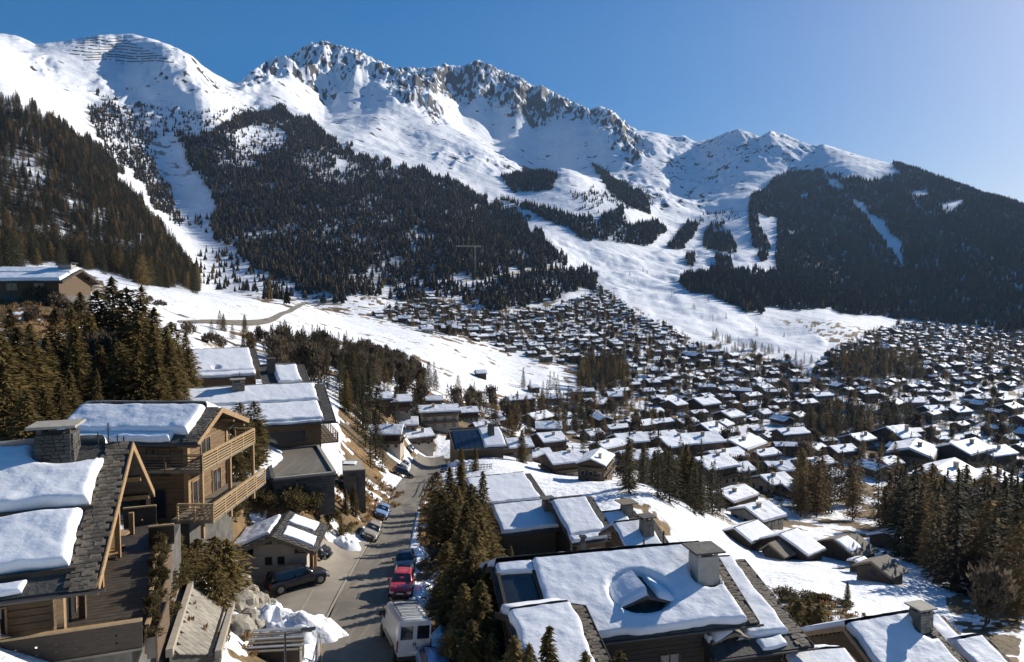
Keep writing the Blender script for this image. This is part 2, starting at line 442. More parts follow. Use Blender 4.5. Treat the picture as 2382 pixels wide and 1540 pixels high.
# thin snow: grass shows through on the open meadows and banks, streaked across the slope
mead = blur(mask(FIELD + PASTURE, 4), 2)
st2 = fbm(X / 7, Y / 2.2, 4, 63) * 0.6 + fbm(X / 40, Y / 25, 3, 64) * 0.4
b_attr = np.maximum(b_attr, mead * np.clip((st2 - 0.615) * 9, 0, 0.6))
vill = np.clip((Y - 120) / 60, 0, 1) * np.clip((1250 - Y) / 200, 0, 1) * (1 - mead) * (1 - blur(mask(PISTE, 4), 2)) * np.clip((SY - 440) / 25, 0, 1)
vn = fbm(X / 9, Y / 9, 4, 66)
b_attr = np.maximum(b_attr, vill * np.clip((vn - 0.48) * 7, 0, 0.85))
bank = np.clip((110 - Y) / 40, 0, 1) * np.clip((bn - 0.62) * 9, 0, 0.8)
b_attr = np.maximum(b_attr, bank)
forest_floor = np.clip(m_for * (0.30 + 1.0 * (fbm(X / 22, Y / 22, 3, 71) - 0.4)), 0, 0.6)  # uneven darkening of the ground colour inside the wooded areas
nh = np.clip((Y - 1200) / 600, 0, 1) * (1 - m_for) * np.clip((fbm(X / 35, Y / 16, 4, 75) - 0.60) * 6, 0, 0.55) * np.clip((SY - 140) / 40, 0, 1)
b_attr = np.maximum(b_attr, nh * (SX < 420))


def grid_mesh(name, xs, ys, zs):
    nr, nc = xs.shape
    me = bpy.data.meshes.new(name)
    me.vertices.add(nr * nc)
    me.vertices.foreach_set('co', np.stack([xs, ys, zs], -1).astype(np.float32).ravel())
    idx = np.arange(nr * nc).reshape(nr, nc)
    q = np.stack([idx[:-1, :-1], idx[:-1, 1:], idx[1:, 1:], idx[1:, :-1]], -1).reshape(-1, 4)
    me.loops.add(q.size)
    me.loops.foreach_set('vertex_index', q.ravel().astype(np.int32))
    me.polygons.add(len(q))
    me.polygons.foreach_set('loop_start', (np.arange(len(q)) * 4).astype(np.int32))
    me.polygons.foreach_set('loop_total', np.full(len(q), 4, np.int32))
    me.polygons.foreach_set('use_smooth', np.ones(len(q), bool))
    me.update()
    return me


def fattr(me, name, arr):
    at = me.attributes.new(name, 'FLOAT', 'POINT')
    at.data.foreach_set('value', arr.astype(np.float32).ravel())


def prop(o, label=None, cat=None, group=None, kind=None):
    if label:
        o['label'] = label
    if cat:
        o['category'] = cat
    if group:
        o['group'] = group
    if kind:
        o['kind'] = kind
    return o


# ------------------------------------------------------------------ materials
def new_mat(name):
    m = bpy.data.materials.new(name)
    m.use_nodes = True
    nt = m.node_tree
    b = nt.nodes['Principled BSDF']
    return m, nt, b


def N(nt, typ, **kw):
    nd = nt.nodes.new(typ)
    for k, v in kw.items():
        if k in nd.inputs:
            nd.inputs[k].default_value = v
        else:
            setattr(nd, k, v)
    return nd


def mixc(nt, fac, a, b):
    m = nt.nodes.new('ShaderNodeMix')
    m.data_type = 'RGBA'
    for s, v in ((0, fac), (6, a), (7, b)):
        if isinstance(v, (int, float)):
            m.inputs[s].default_value = v
        elif isinstance(v, tuple):
            m.inputs[s].default_value = (*v, 1)
        else:
            nt.links.new(v, m.inputs[s])
    return m.outputs[2]


def noise(nt, scale, detail=4, rough=0.55, vec=None, coord='Object', stretch=None):
    tc = nt.nodes.new('ShaderNodeTexCoord')
    nz_ = N(nt, 'ShaderNodeTexNoise', Scale=scale, Detail=detail, Roughness=rough)
    src = tc.outputs[coord]
    if stretch:
        mp = nt.nodes.new('ShaderNodeMapping')
        mp.inputs['Scale'].default_value = stretch
        nt.links.new(src, mp.inputs[0])
        src = mp.outputs[0]
    nt.links.new(src, nz_.inputs['Vector'])
    return nz_.outputs['Fac']


def ramp_(nt, fac, lo, hi):
    r = nt.nodes.new('ShaderNodeMapRange')
    r.inputs[1].default_value = lo
    r.inputs[2].default_value = hi
    r.clamp = True
    nt.links.new(fac, r.inputs[0])
    return r.outputs[0]


def bump(nt, b, h, dist, strength=1.0):
    bm = N(nt, 'ShaderNodeBump', Distance=dist, Strength=strength)
    nt.links.new(h, bm.inputs['Height'])
    nt.links.new(bm.outputs[0], b.inputs['Normal'])


def simple(name, col, col2=None, scale=2.0, rough=0.8, metal=0.0, bdist=0.0, bscale=None, stretch=None, detail=5, obj_rand=0.0, spec=None):
    m, nt, b = new_mat(name)
    col2 = col2 or tuple(c * 0.7 for c in col)
    nz_ = noise(nt, scale, detail, stretch=stretch)
    c = mixc(nt, ramp_(nt, nz_, 0.32, 0.68), col, col2)
    if obj_rand:
        oi = nt.nodes.new('ShaderNodeObjectInfo')
        r = ramp_(nt, oi.outputs['Random'], 0, 1)
        mp = nt.nodes.new('ShaderNodeMapRange')
        mp.inputs[3].default_value = 1 - obj_rand
        mp.inputs[4].default_value = 1 + obj_rand
        nt.links.new(r, mp.inputs[0])
        hsv = nt.nodes.new('ShaderNodeHueSaturation')
        nt.links.new(mp.outputs[0], hsv.inputs['Value'])
        nt.links.new(c, hsv.inputs['Color'])
        c = hsv.outputs[0]
    nt.links.new(c, b.inputs['Base Color'])
    b.inputs['Roughness'].default_value = rough
    b.inputs['Metallic'].default_value = metal
    if spec is not None:
        b.inputs['Specular IOR Level'].default_value = spec
    if bdist:
        bump(nt, b, noise(nt, bscale or scale * 2, 6, stretch=stretch), bdist)
    return m


M = {}
M['snow'] = simple('snow', (0.86, 0.87, 0.89), (0.80, 0.82, 0.86), 0.8, 0.65, bdist=0.10, bscale=1.7, spec=0.2)
M['roof_snow'] = simple('roof_snow', (0.82, 0.83, 0.85), (0.75, 0.77, 0.81), 0.9, 0.6, bdist=0.05, bscale=2.6, stretch=(0.7, 1.0, 1.0), spec=0.2)
m, nt, b = new_mat('far_snow')
oi_ = nt.nodes.new('ShaderNodeObjectInfo')
th_ = ramp_(nt, noise(nt, 0.42, 4, 0.6), 0.62, 0.68)
ml = N(nt, 'ShaderNodeMath', operation='MULTIPLY')
nt.links.new(th_, ml.inputs[0])
nt.links.new(ramp_(nt, oi_.outputs['Random'], 0.25, 0.7), ml.inputs[1])
nt.links.new(mixc(nt, ml.outputs[0], mixc(nt, ramp_(nt, noise(nt, 0.25, 4), 0.3, 0.7), (0.84, 0.85, 0.87), (0.72, 0.74, 0.78)), (0.075, 0.065, 0.055)), b.inputs['Base Color'])
b.inputs['Roughness'].default_value = 0.7
bump(nt, b, noise(nt, 0.8, 4), 0.12)
M['far_snow'] = m
M['slate'] = simple('slate', (0.17, 0.132, 0.088), (0.075, 0.062, 0.046), 3.0, 0.75, bdist=0.02, obj_rand=0.45)
M['slate_plain'] = simple('slate_plain', (0.085, 0.078, 0.068), (0.045, 0.042, 0.038), 2.0, 0.8, bdist=0.05, bscale=5)
M['wood_gold'] = simple('wood_gold', (0.36, 0.235, 0.115), (0.22, 0.13, 0.06), 2.0, 0.7, stretch=(1, 1, 8), bdist=0.01, bscale=8)
M['wood_mid'] = simple('wood_mid', (0.21, 0.128, 0.06), (0.11, 0.066, 0.032), 1.2, 0.75, stretch=(1, 1, 7), bdist=0.02, bscale=8)
M['wood_brown'] = simple('wood_brown', (0.13, 0.082, 0.042), (0.07, 0.044, 0.024), 2.0, 0.75, stretch=(1, 1, 7), bdist=0.02, bscale=8)
M['wood_dark'] = simple('wood_dark', (0.06, 0.042, 0.028), (0.032, 0.024, 0.018), 2.0, 0.8, stretch=(1, 1, 7), bdist=0.02, bscale=8)
M['wood_grey'] = simple('wood_grey', (0.20, 0.165, 0.12), (0.11, 0.09, 0.065), 1.5, 0.8, stretch=(1, 6, 1), bdist=0.02, bscale=6)
M['deck'] = simple('deck', (0.085, 0.068, 0.05), (0.05, 0.04, 0.03), 3.0, 0.6, obj_rand=0.2)
M['cap_rail'] = simple('cap_rail', (0.42, 0.29, 0.15), (0.32, 0.21, 0.10), 3.0, 0.6)
M['stone'] = simple('stone', (0.30, 0.27, 0.22), (0.15, 0.135, 0.11), 2.2, 0.85, bdist=0.05, bscale=4, obj_rand=0.35)
M['stone_dark'] = simple('stone_dark', (0.10, 0.095, 0.085), (0.05, 0.047, 0.042), 1.6, 0.85, bdist=0.04, bscale=4, obj_rand=0.3)
M['stone_cap'] = simple('stone_cap', (0.36, 0.33, 0.27), (0.26, 0.235, 0.19), 3, 0.8, bdist=0.02, bscale=6)
M['boulder'] = simple('boulder', (0.40, 0.36, 0.29), (0.17, 0.15, 0.115), 0.9, 0.9, bdist=0.12, bscale=2.2)
M['stucco'] = simple('stucco', (0.46, 0.42, 0.36), (0.36, 0.33, 0.28), 1.2, 0.9, bdist=0.01, bscale=12)
M['cream'] = simple('cream', (0.55, 0.47, 0.36), (0.45, 0.39, 0.30), 1.2, 0.9)
M['white_wall'] = simple('white_wall', (0.68, 0.66, 0.62), (0.58, 0.56, 0.53), 1.2, 0.9)
m, nt, b = new_mat('asphalt')
c = mixc(nt, ramp_(nt, noise(nt, 0.35, 5), 0.32, 0.68), (0.175, 0.150, 0.115), (0.115, 0.10, 0.08))
c = mixc(nt, ramp_(nt, noise(nt, 1.0, 5, stretch=(1.6, 0.10, 1)), 0.50, 0.66), c, (0.21, 0.18, 0.135))
c = mixc(nt, ramp_(nt, noise(nt, 0.22, 3, stretch=(1.0, 0.5, 1)), 0.60, 0.64), c, (0.075, 0.066, 0.055))
c = mixc(nt, ramp_(nt, noise(nt, 9, 3), 0.62, 0.72), c, (0.24, 0.21, 0.17))
nt.links.new(c, b.inputs['Base Color'])
b.inputs['Roughness'].default_value = 0.8
bump(nt, b, noise(nt, 18, 5), 0.01)
M['asphalt'] = m
M['concrete'] = simple('concrete', (0.28, 0.245, 0.195), (0.21, 0.18, 0.14), 0.6, 0.85, bdist=0.008, bscale=16)
M['kerb'] = simple('kerb', (0.36, 0.31, 0.24), (0.28, 0.24, 0.19), 1.5, 0.85)
M['paver'] = simple('paver', (0.27, 0.245, 0.20), (0.19, 0.17, 0.14), 2.5, 0.85, obj_rand=0.18)
M['metal_dark'] = simple('metal_dark', (0.035, 0.035, 0.037), (0.025, 0.025, 0.026), 4, 0.45, metal=0.3)
M['metal_pale'] = simple('metal_pale', (0.50, 0.49, 0.46), (0.40, 0.39, 0.37), 4, 0.4, metal=0.5)
M['metal_rust'] = simple('metal_rust', (0.20, 0.115, 0.055), (0.13, 0.07, 0.035), 3, 0.7)
M['copper'] = simple('copper', (0.07, 0.06, 0.055), (0.05, 0.043, 0.04), 3, 0.5, metal=0.3)
M['glass'] = simple('glass', (0.03, 0.035, 0.04), (0.02, 0.023, 0.028), 1, 0.08, spec=0.8)
M['car_glass'] = simple('car_glass', (0.012, 0.014, 0.016), (0.01, 0.011, 0.013), 1, 0.05, spec=0.8)
M['tyre'] = simple('tyre', (0.018, 0.018, 0.018), (0.012, 0.012, 0.012), 6, 0.85)
M['rim'] = simple('rim', (0.35, 0.35, 0.36), (0.28, 0.28, 0.29), 6, 0.3, metal=0.8)
M['lamp_glass'] = simple('lamp_glass', (0.75, 0.74, 0.70), (0.65, 0.64, 0.6), 6, 0.15)
M['tail_glass'] = simple('tail_glass', (0.30, 0.02, 0.015), (0.2, 0.015, 0.01), 6, 0.2)
M['solar'] = simple('solar', (0.02, 0.028, 0.05), (0.015, 0.02, 0.035), 2, 0.12, spec=0.8)
M['wall_far_dark'] = simple('wall_far_dark', (0.10, 0.062, 0.033), (0.055, 0.035, 0.02), 0.5, 0.85, obj_rand=0.4)
M['wall_far_pale'] = simple('wall_far_pale', (0.42, 0.36, 0.28), (0.32, 0.27, 0.21), 0.5, 0.9, obj_rand=0.25)
M['eave_far'] = simple('eave_far', (0.05, 0.038, 0.028), (0.035, 0.028, 0.02), 0.5, 0.9)


def paint(name, col, rough=0.28):
    m, nt, b = new_mat(name)
    c = mixc(nt, ramp_(nt, noise(nt, 2.5, 5), 0.42, 0.75), col, tuple(x * 0.72 + 0.03 for x in col))
    nt.links.new(c, b.inputs['Base Color'])
    b.inputs['Roughness'].default_value = rough
    b.inputs['Coat Weight'].default_value = 0.5
    b.inputs['Coat Roughness'].default_value = 0.08
    return m


M['paint_red'] = paint('paint_red', (0.48, 0.022, 0.035))
M['paint_black'] = paint('paint_black', (0.012, 0.013, 0.017))
M['paint_white'] = paint('paint_white', (0.50, 0.50, 0.49), 0.4)
M['paint_navy'] = paint('paint_navy', (0.02, 0.03, 0.055))
M['paint_beige'] = paint('paint_beige', (0.30, 0.26, 0.20))
M['paint_blue'] = paint('paint_blue', (0.17, 0.27, 0.45))
M['paint_silver'] = paint('paint_silver', (0.34, 0.35, 0.36))


def leaf_mat(name, col, col2, rand=0.35):
    m, nt, b = new_mat(name)
    oi = nt.nodes.new('ShaderNodeObjectInfo')
    c = mixc(nt, ramp_(nt, noise(nt, 1.3, 3), 0.35, 0.65), col, col2)
    mp = nt.nodes.new('ShaderNodeMapRange')
    mp.inputs[3].default_value = 1 - rand
    mp.inputs[4].default_value = 1 + rand
    nt.links.new(oi.outputs['Random'], mp.inputs[0])
    hsv = nt.nodes.new('ShaderNodeHueSaturation')
    nt.links.new(mp.outputs[0], hsv.inputs['Value'])
    nt.links.new(c, hsv.inputs['Color'])
    nt.links.new(hsv.outputs[0], b.inputs['Base Color'])
    b.inputs['Roughness'].default_value = 0.8
    b.inputs['Specular IOR Level'].default_value = 0.15
    if not name.endswith('_far'):
        tr_ = nt.nodes.new('ShaderNodeBsdfTranslucent')
        mx = nt.nodes.new('ShaderNodeMixShader')
        mx.inputs[0].default_value = 0.38
        nt.links.new(hsv.outputs[0], tr_.inputs[0])
        nt.links.new(b.outputs[0], mx.inputs[1])
        nt.links.new(tr_.outputs[0], mx.inputs[2])
        nt.links.new(mx.outputs[0], nt.nodes['Material Output'].inputs[0])
    return m


M['needle'] = leaf_mat('needle', (0.215, 0.155, 0.058), (0.095, 0.076, 0.030))
M['needle_dark'] = leaf_mat('needle_dark', (0.082, 0.070, 0.036), (0.040, 0.038, 0.022))
M['needle_far'] = leaf_mat('needle_far', (0.048, 0.040, 0.026), (0.026, 0.024, 0.018), 0.5)
M['larch'] = leaf_mat('larch', (0.26, 0.175, 0.07), (0.15, 0.10, 0.042), 0.3)
M['twig'] = leaf_mat('twig', (0.13, 0.10, 0.068), (0.075, 0.057, 0.04), 0.3)
M['bark'] = simple('bark', (0.075, 0.055, 0.038), (0.04, 0.03, 0.022), 3, 0.9, stretch=(2, 2, 0.4))
M['hedge'] = leaf_mat('hedge', (0.125, 0.095, 0.042), (0.055, 0.048, 0.022))
M['dry_grass'] = leaf_mat('dry_grass', (0.26, 0.16, 0.07), (0.15, 0.095, 0.045), 0.2)

# terrain material: snow, rock, withered grass and darkened forest floor, chosen by the ground's own attributes
m, nt, b = new_mat('ground_cover')
at = {k: N(nt, 'ShaderNodeAttribute', attribute_name=k).outputs['Fac'] for k in ('rock', 'bare', 'forest_floor')}
snow_c = mixc(nt, ramp_(nt, noise(nt, 0.02, 5), 0.3, 0.7), (0.81, 0.82, 0.84), (0.70, 0.72, 0.76))
grass_c = mixc(nt, ramp_(nt, noise(nt, 1.1, 6), 0.35, 0.65), (0.27, 0.165, 0.075), (0.13, 0.085, 0.042))
grass_c = mixc(nt, ramp_(nt, noise(nt, 0.09, 3), 0.40, 0.62), grass_c, (0.105, 0.080, 0.045))
rock_c = mixc(nt, ramp_(nt, noise(nt, 0.03, 6), 0.35, 0.65), (0.088, 0.080, 0.070), (0.038, 0.037, 0.037))
brk = noise(nt, 0.6, 5)
addn = N(nt, 'ShaderNodeMath', operation='ADD')
nt.links.new(at['bare'], addn.inputs[0])
sub = N(nt, 'ShaderNodeMath', operation='MULTIPLY_ADD')
nt.links.new(brk, sub.inputs[0])
sub.inputs[1].default_value = 0.9
sub.inputs[2].default_value = -0.45
nt.links.new(sub.outputs[0], addn.inputs[1])
bfac = ramp_(nt, addn.outputs[0], 0.36, 0.58)
addr = N(nt, 'ShaderNodeMath', operation='ADD')
nt.links.new(at['rock'], addr.inputs[0])
subr = N(nt, 'ShaderNodeMath', operation='MULTIPLY_ADD')
nt.links.new(noise(nt, 0.05, 6, 0.65), subr.inputs[0])
subr.inputs[1].default_value = 1.3
subr.inputs[2].default_value = -0.65
nt.links.new(subr.outputs[0], addr.inputs[1])
rfac = ramp_(nt, addr.outputs[0], 0.40, 0.62)
c = mixc(nt, bfac, snow_c, grass_c)
c = mixc(nt, at['forest_floor'], c, (0.06, 0.05, 0.035))
c = mixc(nt, rfac, c, rock_c)
nt.links.new(c, b.inputs['Base Color'])
b.inputs['Roughness'].default_value = 0.75
b.inputs['Specular IOR Level'].default_value = 0.12
hsum = N(nt, 'ShaderNodeMath', operation='ADD')
nt.links.new(noise(nt, 0.7, 6, 0.6), hsum.inputs[0])
nb = N(nt, 'ShaderNodeMath', operation='MULTIPLY')
nt.links.new(noise(nt, 0.035, 8, 0.62), nb.inputs[0])
nb.inputs[1].default_value = 9.0
nt.links.new(nb.outputs[0], hsum.inputs[1])
bump(nt, b, hsum.outputs[0], 0.55, 0.8)
M['ground_cover'] = m

# ------------------------------------------------------------------ the ground itself: one sheet from the viewpoint to beyond the peaks
me = grid_mesh('terrain', X, Y, Z)
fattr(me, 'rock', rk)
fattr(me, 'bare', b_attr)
fattr(me, 'forest_floor', forest_floor)
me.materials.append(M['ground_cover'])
terrain = bpy.data.objects.new('terrain', me)
COL.objects.link(terrain)
prop(terrain, kind='structure')


# ------------------------------------------------------------------ trees
def mesh_from(name, verts, faces, mats, fmat=None, smooth=False):
    me = bpy.data.meshes.new(name)
    me.from_pydata([tuple(v) for v in verts], [], faces)
    for mm in mats:
        me.materials.append(mm)
    if fmat is not None:
        me.polygons.foreach_set('material_index', fmat)
    if smooth:
        me.polygons.foreach_set('use_smooth', [True] * len(me.polygons))
    me.update()
    return me


def trunk_mesh(name, h, r, mat, seg=7, bend=0.0, seed=0, limbs=0, limb_len=1.0):
    rr = random.Random(seed)
    V, F = [], []

    def tube(p0, p1, r0, r1, s):
        d = (p1 - p0).normalized()
        a = d.orthogonal().normalized()
        bb = d.cross(a)
        i0 = len(V)
        for p, q in ((p0, r0), (p1, r1)):
            for k in range(s):
                t = 2 * math.pi * k / s
                V.append(p + (a * math.cos(t) + bb * math.sin(t)) * q)
        for k in range(s):
            F.append((i0 + k, i0 + (k + 1) % s, i0 + s + (k + 1) % s, i0 + s + k))
    pts_ = [Vector((bend * math.sin(i * 0.9 + seed) * i / 5, bend * math.cos(i * 1.3 + seed) * i / 5, h * i / 5 - 0.3)) for i in range(6)]
    for i in range(5):
        tube(pts_[i], pts_[i + 1], r * (1 - i / 5.3), r * (1 - (i + 1) / 5.3), seg)
    for k in range(limbs):
        z = h * rr.uniform(0.15, 0.95)
        t = rr.uniform(0, 6.283)
        L = limb_len * (1.1 - z / h) * rr.uniform(0.6, 1.0)
        p0 = Vector((0, 0, z))
        p1 = p0 + Vector((math.cos(t) * L, math.sin(t) * L, L * rr.uniform(-0.05, 0.35)))
        tube(p0, p1, r * 0.18, r * 0.04, 3)
    return mesh_from(name, V, F, [mat], smooth=True)


def crown_mesh(name, h, r, whorls, per, sprays, size, mat, seed, shape=0.85, droop=0.25, low=0.06, width=0.55, irregular=0.3):
    """a conifer crown: tiers of branches, each carrying many small needle sprays"""
    rr = random.Random(seed)
    V, F = [], []
    lob = [(rr.uniform(0, 6.283), rr.uniform(0.75, 1.2)) for _ in range(5)]
    for w in range(whorls):
        f = w / (whorls - 1)
        z = h * (low + (1 - low) * f ** 0.92)
        R = r * (1 - f) ** shape * (1 - 0.35 * max(0, 0.12 - f) / 0.12) + 0.04 * r
        nb_ = max(3, int(per * (0.45 + 0.55 * (1 - f)) + rr.random()))
        t0 = rr.uniform(0, 6.283)
        for bi in range(nb_):
            t = t0 + 6.283 * bi / nb_ + rr.uniform(-0.3, 0.3)
            L = R * rr.uniform(1 - irregular, 1 + irregular * 0.6)
            for a, s in lob:
                L *= 1 + (s - 1) * max(0, math.cos(t - a + f * 2)) ** 2
            dr = droop * rr.uniform(0.5, 1.4) * (1 - f * 0.9) - 0.35 * f
            ns = max(1, int(sprays * (0.3 + 0.7 * L / r)))
            for s in range(ns):
                q = (s + rr.random()) / ns
                q = 0.18 + 0.82 * q
                rad = L * q
                zz = z - dr * rad + 0.22 * dr * rad * q
                side = rr.uniform(-1, 1) * width * L * 0.45 * (1.05 - q * 0.6)
                cx_, cy_ = math.cos(t), math.sin(t)
                c0 = Vector((cx_ * rad - cy_ * side, cy_ * rad + cx_ * side, zz + rr.uniform(-0.1, 0.1) * size))
                ln = size * rr.uniform(0.7, 1.35)
                wd = ln * rr.uniform(0.28, 0.5)
                out = Vector((cx_, cy_, 0)) + Vector((-cy_, cx_, 0)) * (side / (L + 0.01)) * 2.0 + Vector((rr.uniform(-.35, .35), rr.uniform(-.35, .35), rr.uniform(-0.45, 0.25)))
                out.normalize()
                tn = out.cross(Vector((rr.uniform(-.5, .5), rr.uniform(-.5, .5), 1))).normalized()
                i0 = len(V)
                V.extend([c0 - out * ln * 0.45, c0 + tn * wd * 0.5, c0 + out * ln * 0.55 + Vector((0, 0, -0.12 * ln)), c0 - tn * wd * 0.5])
                F.append((i0, i0 + 1, i0 + 2, i0 + 3))
    # leader
    for k in range(6):
        i0 = len(V)
        t = rr.uniform(0, 6.283)
        z = h * (0.93 + 0.07 * k / 5)
        o = Vector((math.cos(t), math.sin(t), 0)) * size * 0.3
        V.extend([Vector((0, 0, z - size * 0.4)), Vector((0, 0, z)) + o, Vector((0, 0, z + size * 0.55)), Vector((0, 0, z)) - o * 0.6])
        F.append((i0, i0 + 1, i0 + 2, i0 + 3))
    return mesh_from(name, V, F, [mat])


def shrub_mesh(name, h, r, nspray, size, mat, seed, upright=0.5, hollow=0.5):
    rr = random.Random(seed)
    V, F = [], []
    lobes = [(Vector((rr.uniform(-.5, .5) * r, rr.uniform(-.5, .5) * r, h * rr.uniform(0.3, 0.7))), rr.uniform(0.45, 0.8)) for _ in range(6)]
    for k in range(nspray):
        c, s = lobes[rr.randrange(6)]
        d = Vector((rr.gauss(0, 1), rr.gauss(0, 1), rr.gauss(0, 0.9))).normalized()
        q = hollow + (1 - hollow) * rr.random()
        p = c + Vector((d.x * r * s * q, d.y * r * s * q, d.z * h * 0.5 * s * q))
        p.z = max(p.z, 0.05)
        out = (d * (1 - upright) + Vector((rr.uniform(-.4, .4), rr.uniform(-.4, .4), upright))).normalized()
        tn = out.cross(Vector((rr.uniform(-1, 1), rr.uniform(-1, 1), rr.uniform(-1, 1)))).normalized()
        ln = size * rr.uniform(0.6, 1.4)
        wd = ln * rr.uniform(0.2, 0.45)
        i0 = len(V)
        V.extend([p - out * ln * 0.5, p + tn * wd * 0.5, p + out * ln * 0.5, p - tn * wd * 0.5])
        F.append((i0, i0 + 1, i0 + 2, i0 + 3))
    return mesh_from(name, V, F, [mat])


def far_tree_mesh(name, h, r, mat, seed, tiers=4, seg=6, taper=0.8):
    rr = random.Random(seed)
    V, F = [], []
    for k in range(tiers):
        z0 = h * (0.06 + 0.80 * k / tiers)
        z1 = z0 + h * (0.94 - 0.80 * k / tiers) * rr.uniform(0.45, 0.6) if k < tiers - 1 else h
        R = r * (1 - k / tiers) ** taper
        i0 = len(V)
        V.append(Vector((rr.uniform(-.06, .06) * r, rr.uniform(-.06, .06) * r, z1)))
        t0 = rr.uniform(0, 6)
        for s in range(seg * 2):
            t = t0 + 6.283 * s / (seg * 2)
            q = R * (rr.uniform(0.85, 1.2) if s % 2 == 0 else rr.uniform(0.45, 0.7))
            V.append(Vector((math.cos(t) * q, math.sin(t) * q, z0 + (rr.uniform(-.02, .02) if s % 2 == 0 else 0.05) * h)))
        for s in range(seg * 2):
            F.append((i0, i0 + 1 + s, i0 + 1 + (s + 1) % (seg * 2)))
    return mesh_from(name, V, F, [mat])


# unit-size tree kinds (about 10 m tall); each is a crown mesh and a trunk mesh
KIND = {}
for i in range(4):
    KIND['spruce%d' % i] = (crown_mesh('spruce_crown', 10, 2.3 + 0.25 * (i % 2), 46, 10, 12, 0.58, M['needle'], 100 + i, shape=0.80, droop=0.28, low=0.03), trunk_mesh('spruce_trunk', 9.5, 0.17, M['bark'], seed=i))
for i in range(3):
    KIND['pine%d' % i] = (crown_mesh('pine_crown', 10, 3.1, 26, 11, 13, 0.80, M['needle'], 200 + i, shape=0.5, droop=-0.12, low=0.04, width=0.8, irregular=0.45), trunk_mesh('pine_trunk', 9, 0.2, M['bark'], seed=i, bend=0.1))
for i in range(3):
    KIND['dark%d' % i] = (crown_mesh('fir_crown', 10, 1.75 + 0.2 * i, 32, 8, 5, 0.62, M['needle_dark'], 300 + i, shape=0.8, droop=0.35, low=0.03), trunk_mesh('fir_trunk', 9.5, 0.16, M['bark'], seed=i))
for i in range(3):
    KIND['larch%d' % i] = (crown_mesh('larch_crown', 10, 2.4, 40, 9, 8, 0.56, M['larch'], 400 + i, shape=0.62, droop=0.1, low=0.1, irregular=0.5), trunk_mesh('larch_trunk', 9.7, 0.16, M['bark'], seed=i, limbs=70, limb_len=2.2))
for i in range(2):
    KIND['bare%d' % i] = (shrub_mesh('bare_crown', 10, 3.6, 900, 1.1, M['twig'], 500 + i, upright=0.65, hollow=0.25), trunk_mesh('bare_trunk', 8.5, 0.18, M['bark'], seed=i, bend=0.25, limbs=40, limb_len=3.2))
for i in range(3):
    KIND['shrub%d' % i] = (shrub_mesh('shrub_foliage', 1.6, 1.1, 700, 0.26, M['hedge'], 600 + i, upright=0.3), None)
for i in range(2):
    KIND['bareshrub%d' % i] = (shrub_mesh('shrub_twigs', 1.8, 1.2, 420, 0.38, M['twig'], 650 + i, upright=0.7), None)
FARK = [far_tree_mesh('far_conifer', 10, 2.0, M['needle_far'], 700, 5, 7), far_tree_mesh('far_conifer', 10, 1.6, M['needle_far'], 701, 5, 7), far_tree_mesh('far_conifer', 10, 2.4, M['needle_far'], 702, 4, 7), far_tree_mesh('far_larch', 10, 1.9, M['larch'], 703, 5, 6, 0.6)]


def scatter_mass(name, label, cat, P, S, R, K, protos):
    """one mass of trees that reads as a whole: points with size, turn and kind; the trees are instanced on them"""
    me = bpy.data.meshes.new(name)
    me.vertices.add(len(P))
    me.vertices.foreach_set('co', np.asarray(P, np.float32).ravel())
    fattr(me, 'size', np.asarray(S))
    fattr(me, 'turn', np.asarray(R))
    a = me.attributes.new('pick', 'INT', 'POINT')
    a.data.foreach_set('value', np.asarray(K, np.int32))
    me.update()
    o = bpy.data.objects.new(name, me)
    COL.objects.link(o)
    ng = bpy.data.node_groups.new(name, 'GeometryNodeTree')
    ng.interface.new_socket('Geometry', in_out='INPUT', socket_type='NodeSocketGeometry')
    ng.interface.new_socket('Geometry', in_out='OUTPUT', socket_type='NodeSocketGeometry')
    gi, go = ng.nodes.new('NodeGroupInput'), ng.nodes.new('NodeGroupOutput')
    iop = ng.nodes.new('GeometryNodeInstanceOnPoints')
    jn = ng.nodes.new('GeometryNodeJoinGeometry')
    for pm in reversed(protos):
        po = bpy.data.objects.new('single_tree', pm)     # never linked: only read by the node group
        oi = ng.nodes.new('GeometryNodeObjectInfo')
        oi.inputs['Object'].default_value = po
        oi.inputs['As Instance'].default_value = True
        ng.links.new(oi.outputs['Geometry'], jn.inputs[0])

    def na(n_, t_):
        x = ng.nodes.new('GeometryNodeInputNamedAttribute')
        x.data_type = t_
        x.inputs['Name'].default_value = n_
        return x.outputs['Attribute']
    ng.links.new(gi.outputs[0], iop.inputs['Points'])
    ng.links.new(jn.outputs[0], iop.inputs['Instance'])
    iop.inputs['Pick Instance'].default_value = True
    ng.links.new(na('pick', 'INT'), iop.inputs['Instance Index'])
    ng.links.new(na('size', 'FLOAT'), iop.inputs['Scale'])
    cr = ng.nodes.new('ShaderNodeCombineXYZ')
    ng.links.new(na('turn', 'FLOAT'), cr.inputs[2])
    ng.links.new(cr.outputs[0], iop.inputs['Rotation'])
    ng.links.new(iop.outputs[0], go.inputs[0])
    md = o.modifiers.new('trees', 'NODES')
    md.node_group = ng
    prop(o, label, cat, kind='stuff')
    return o


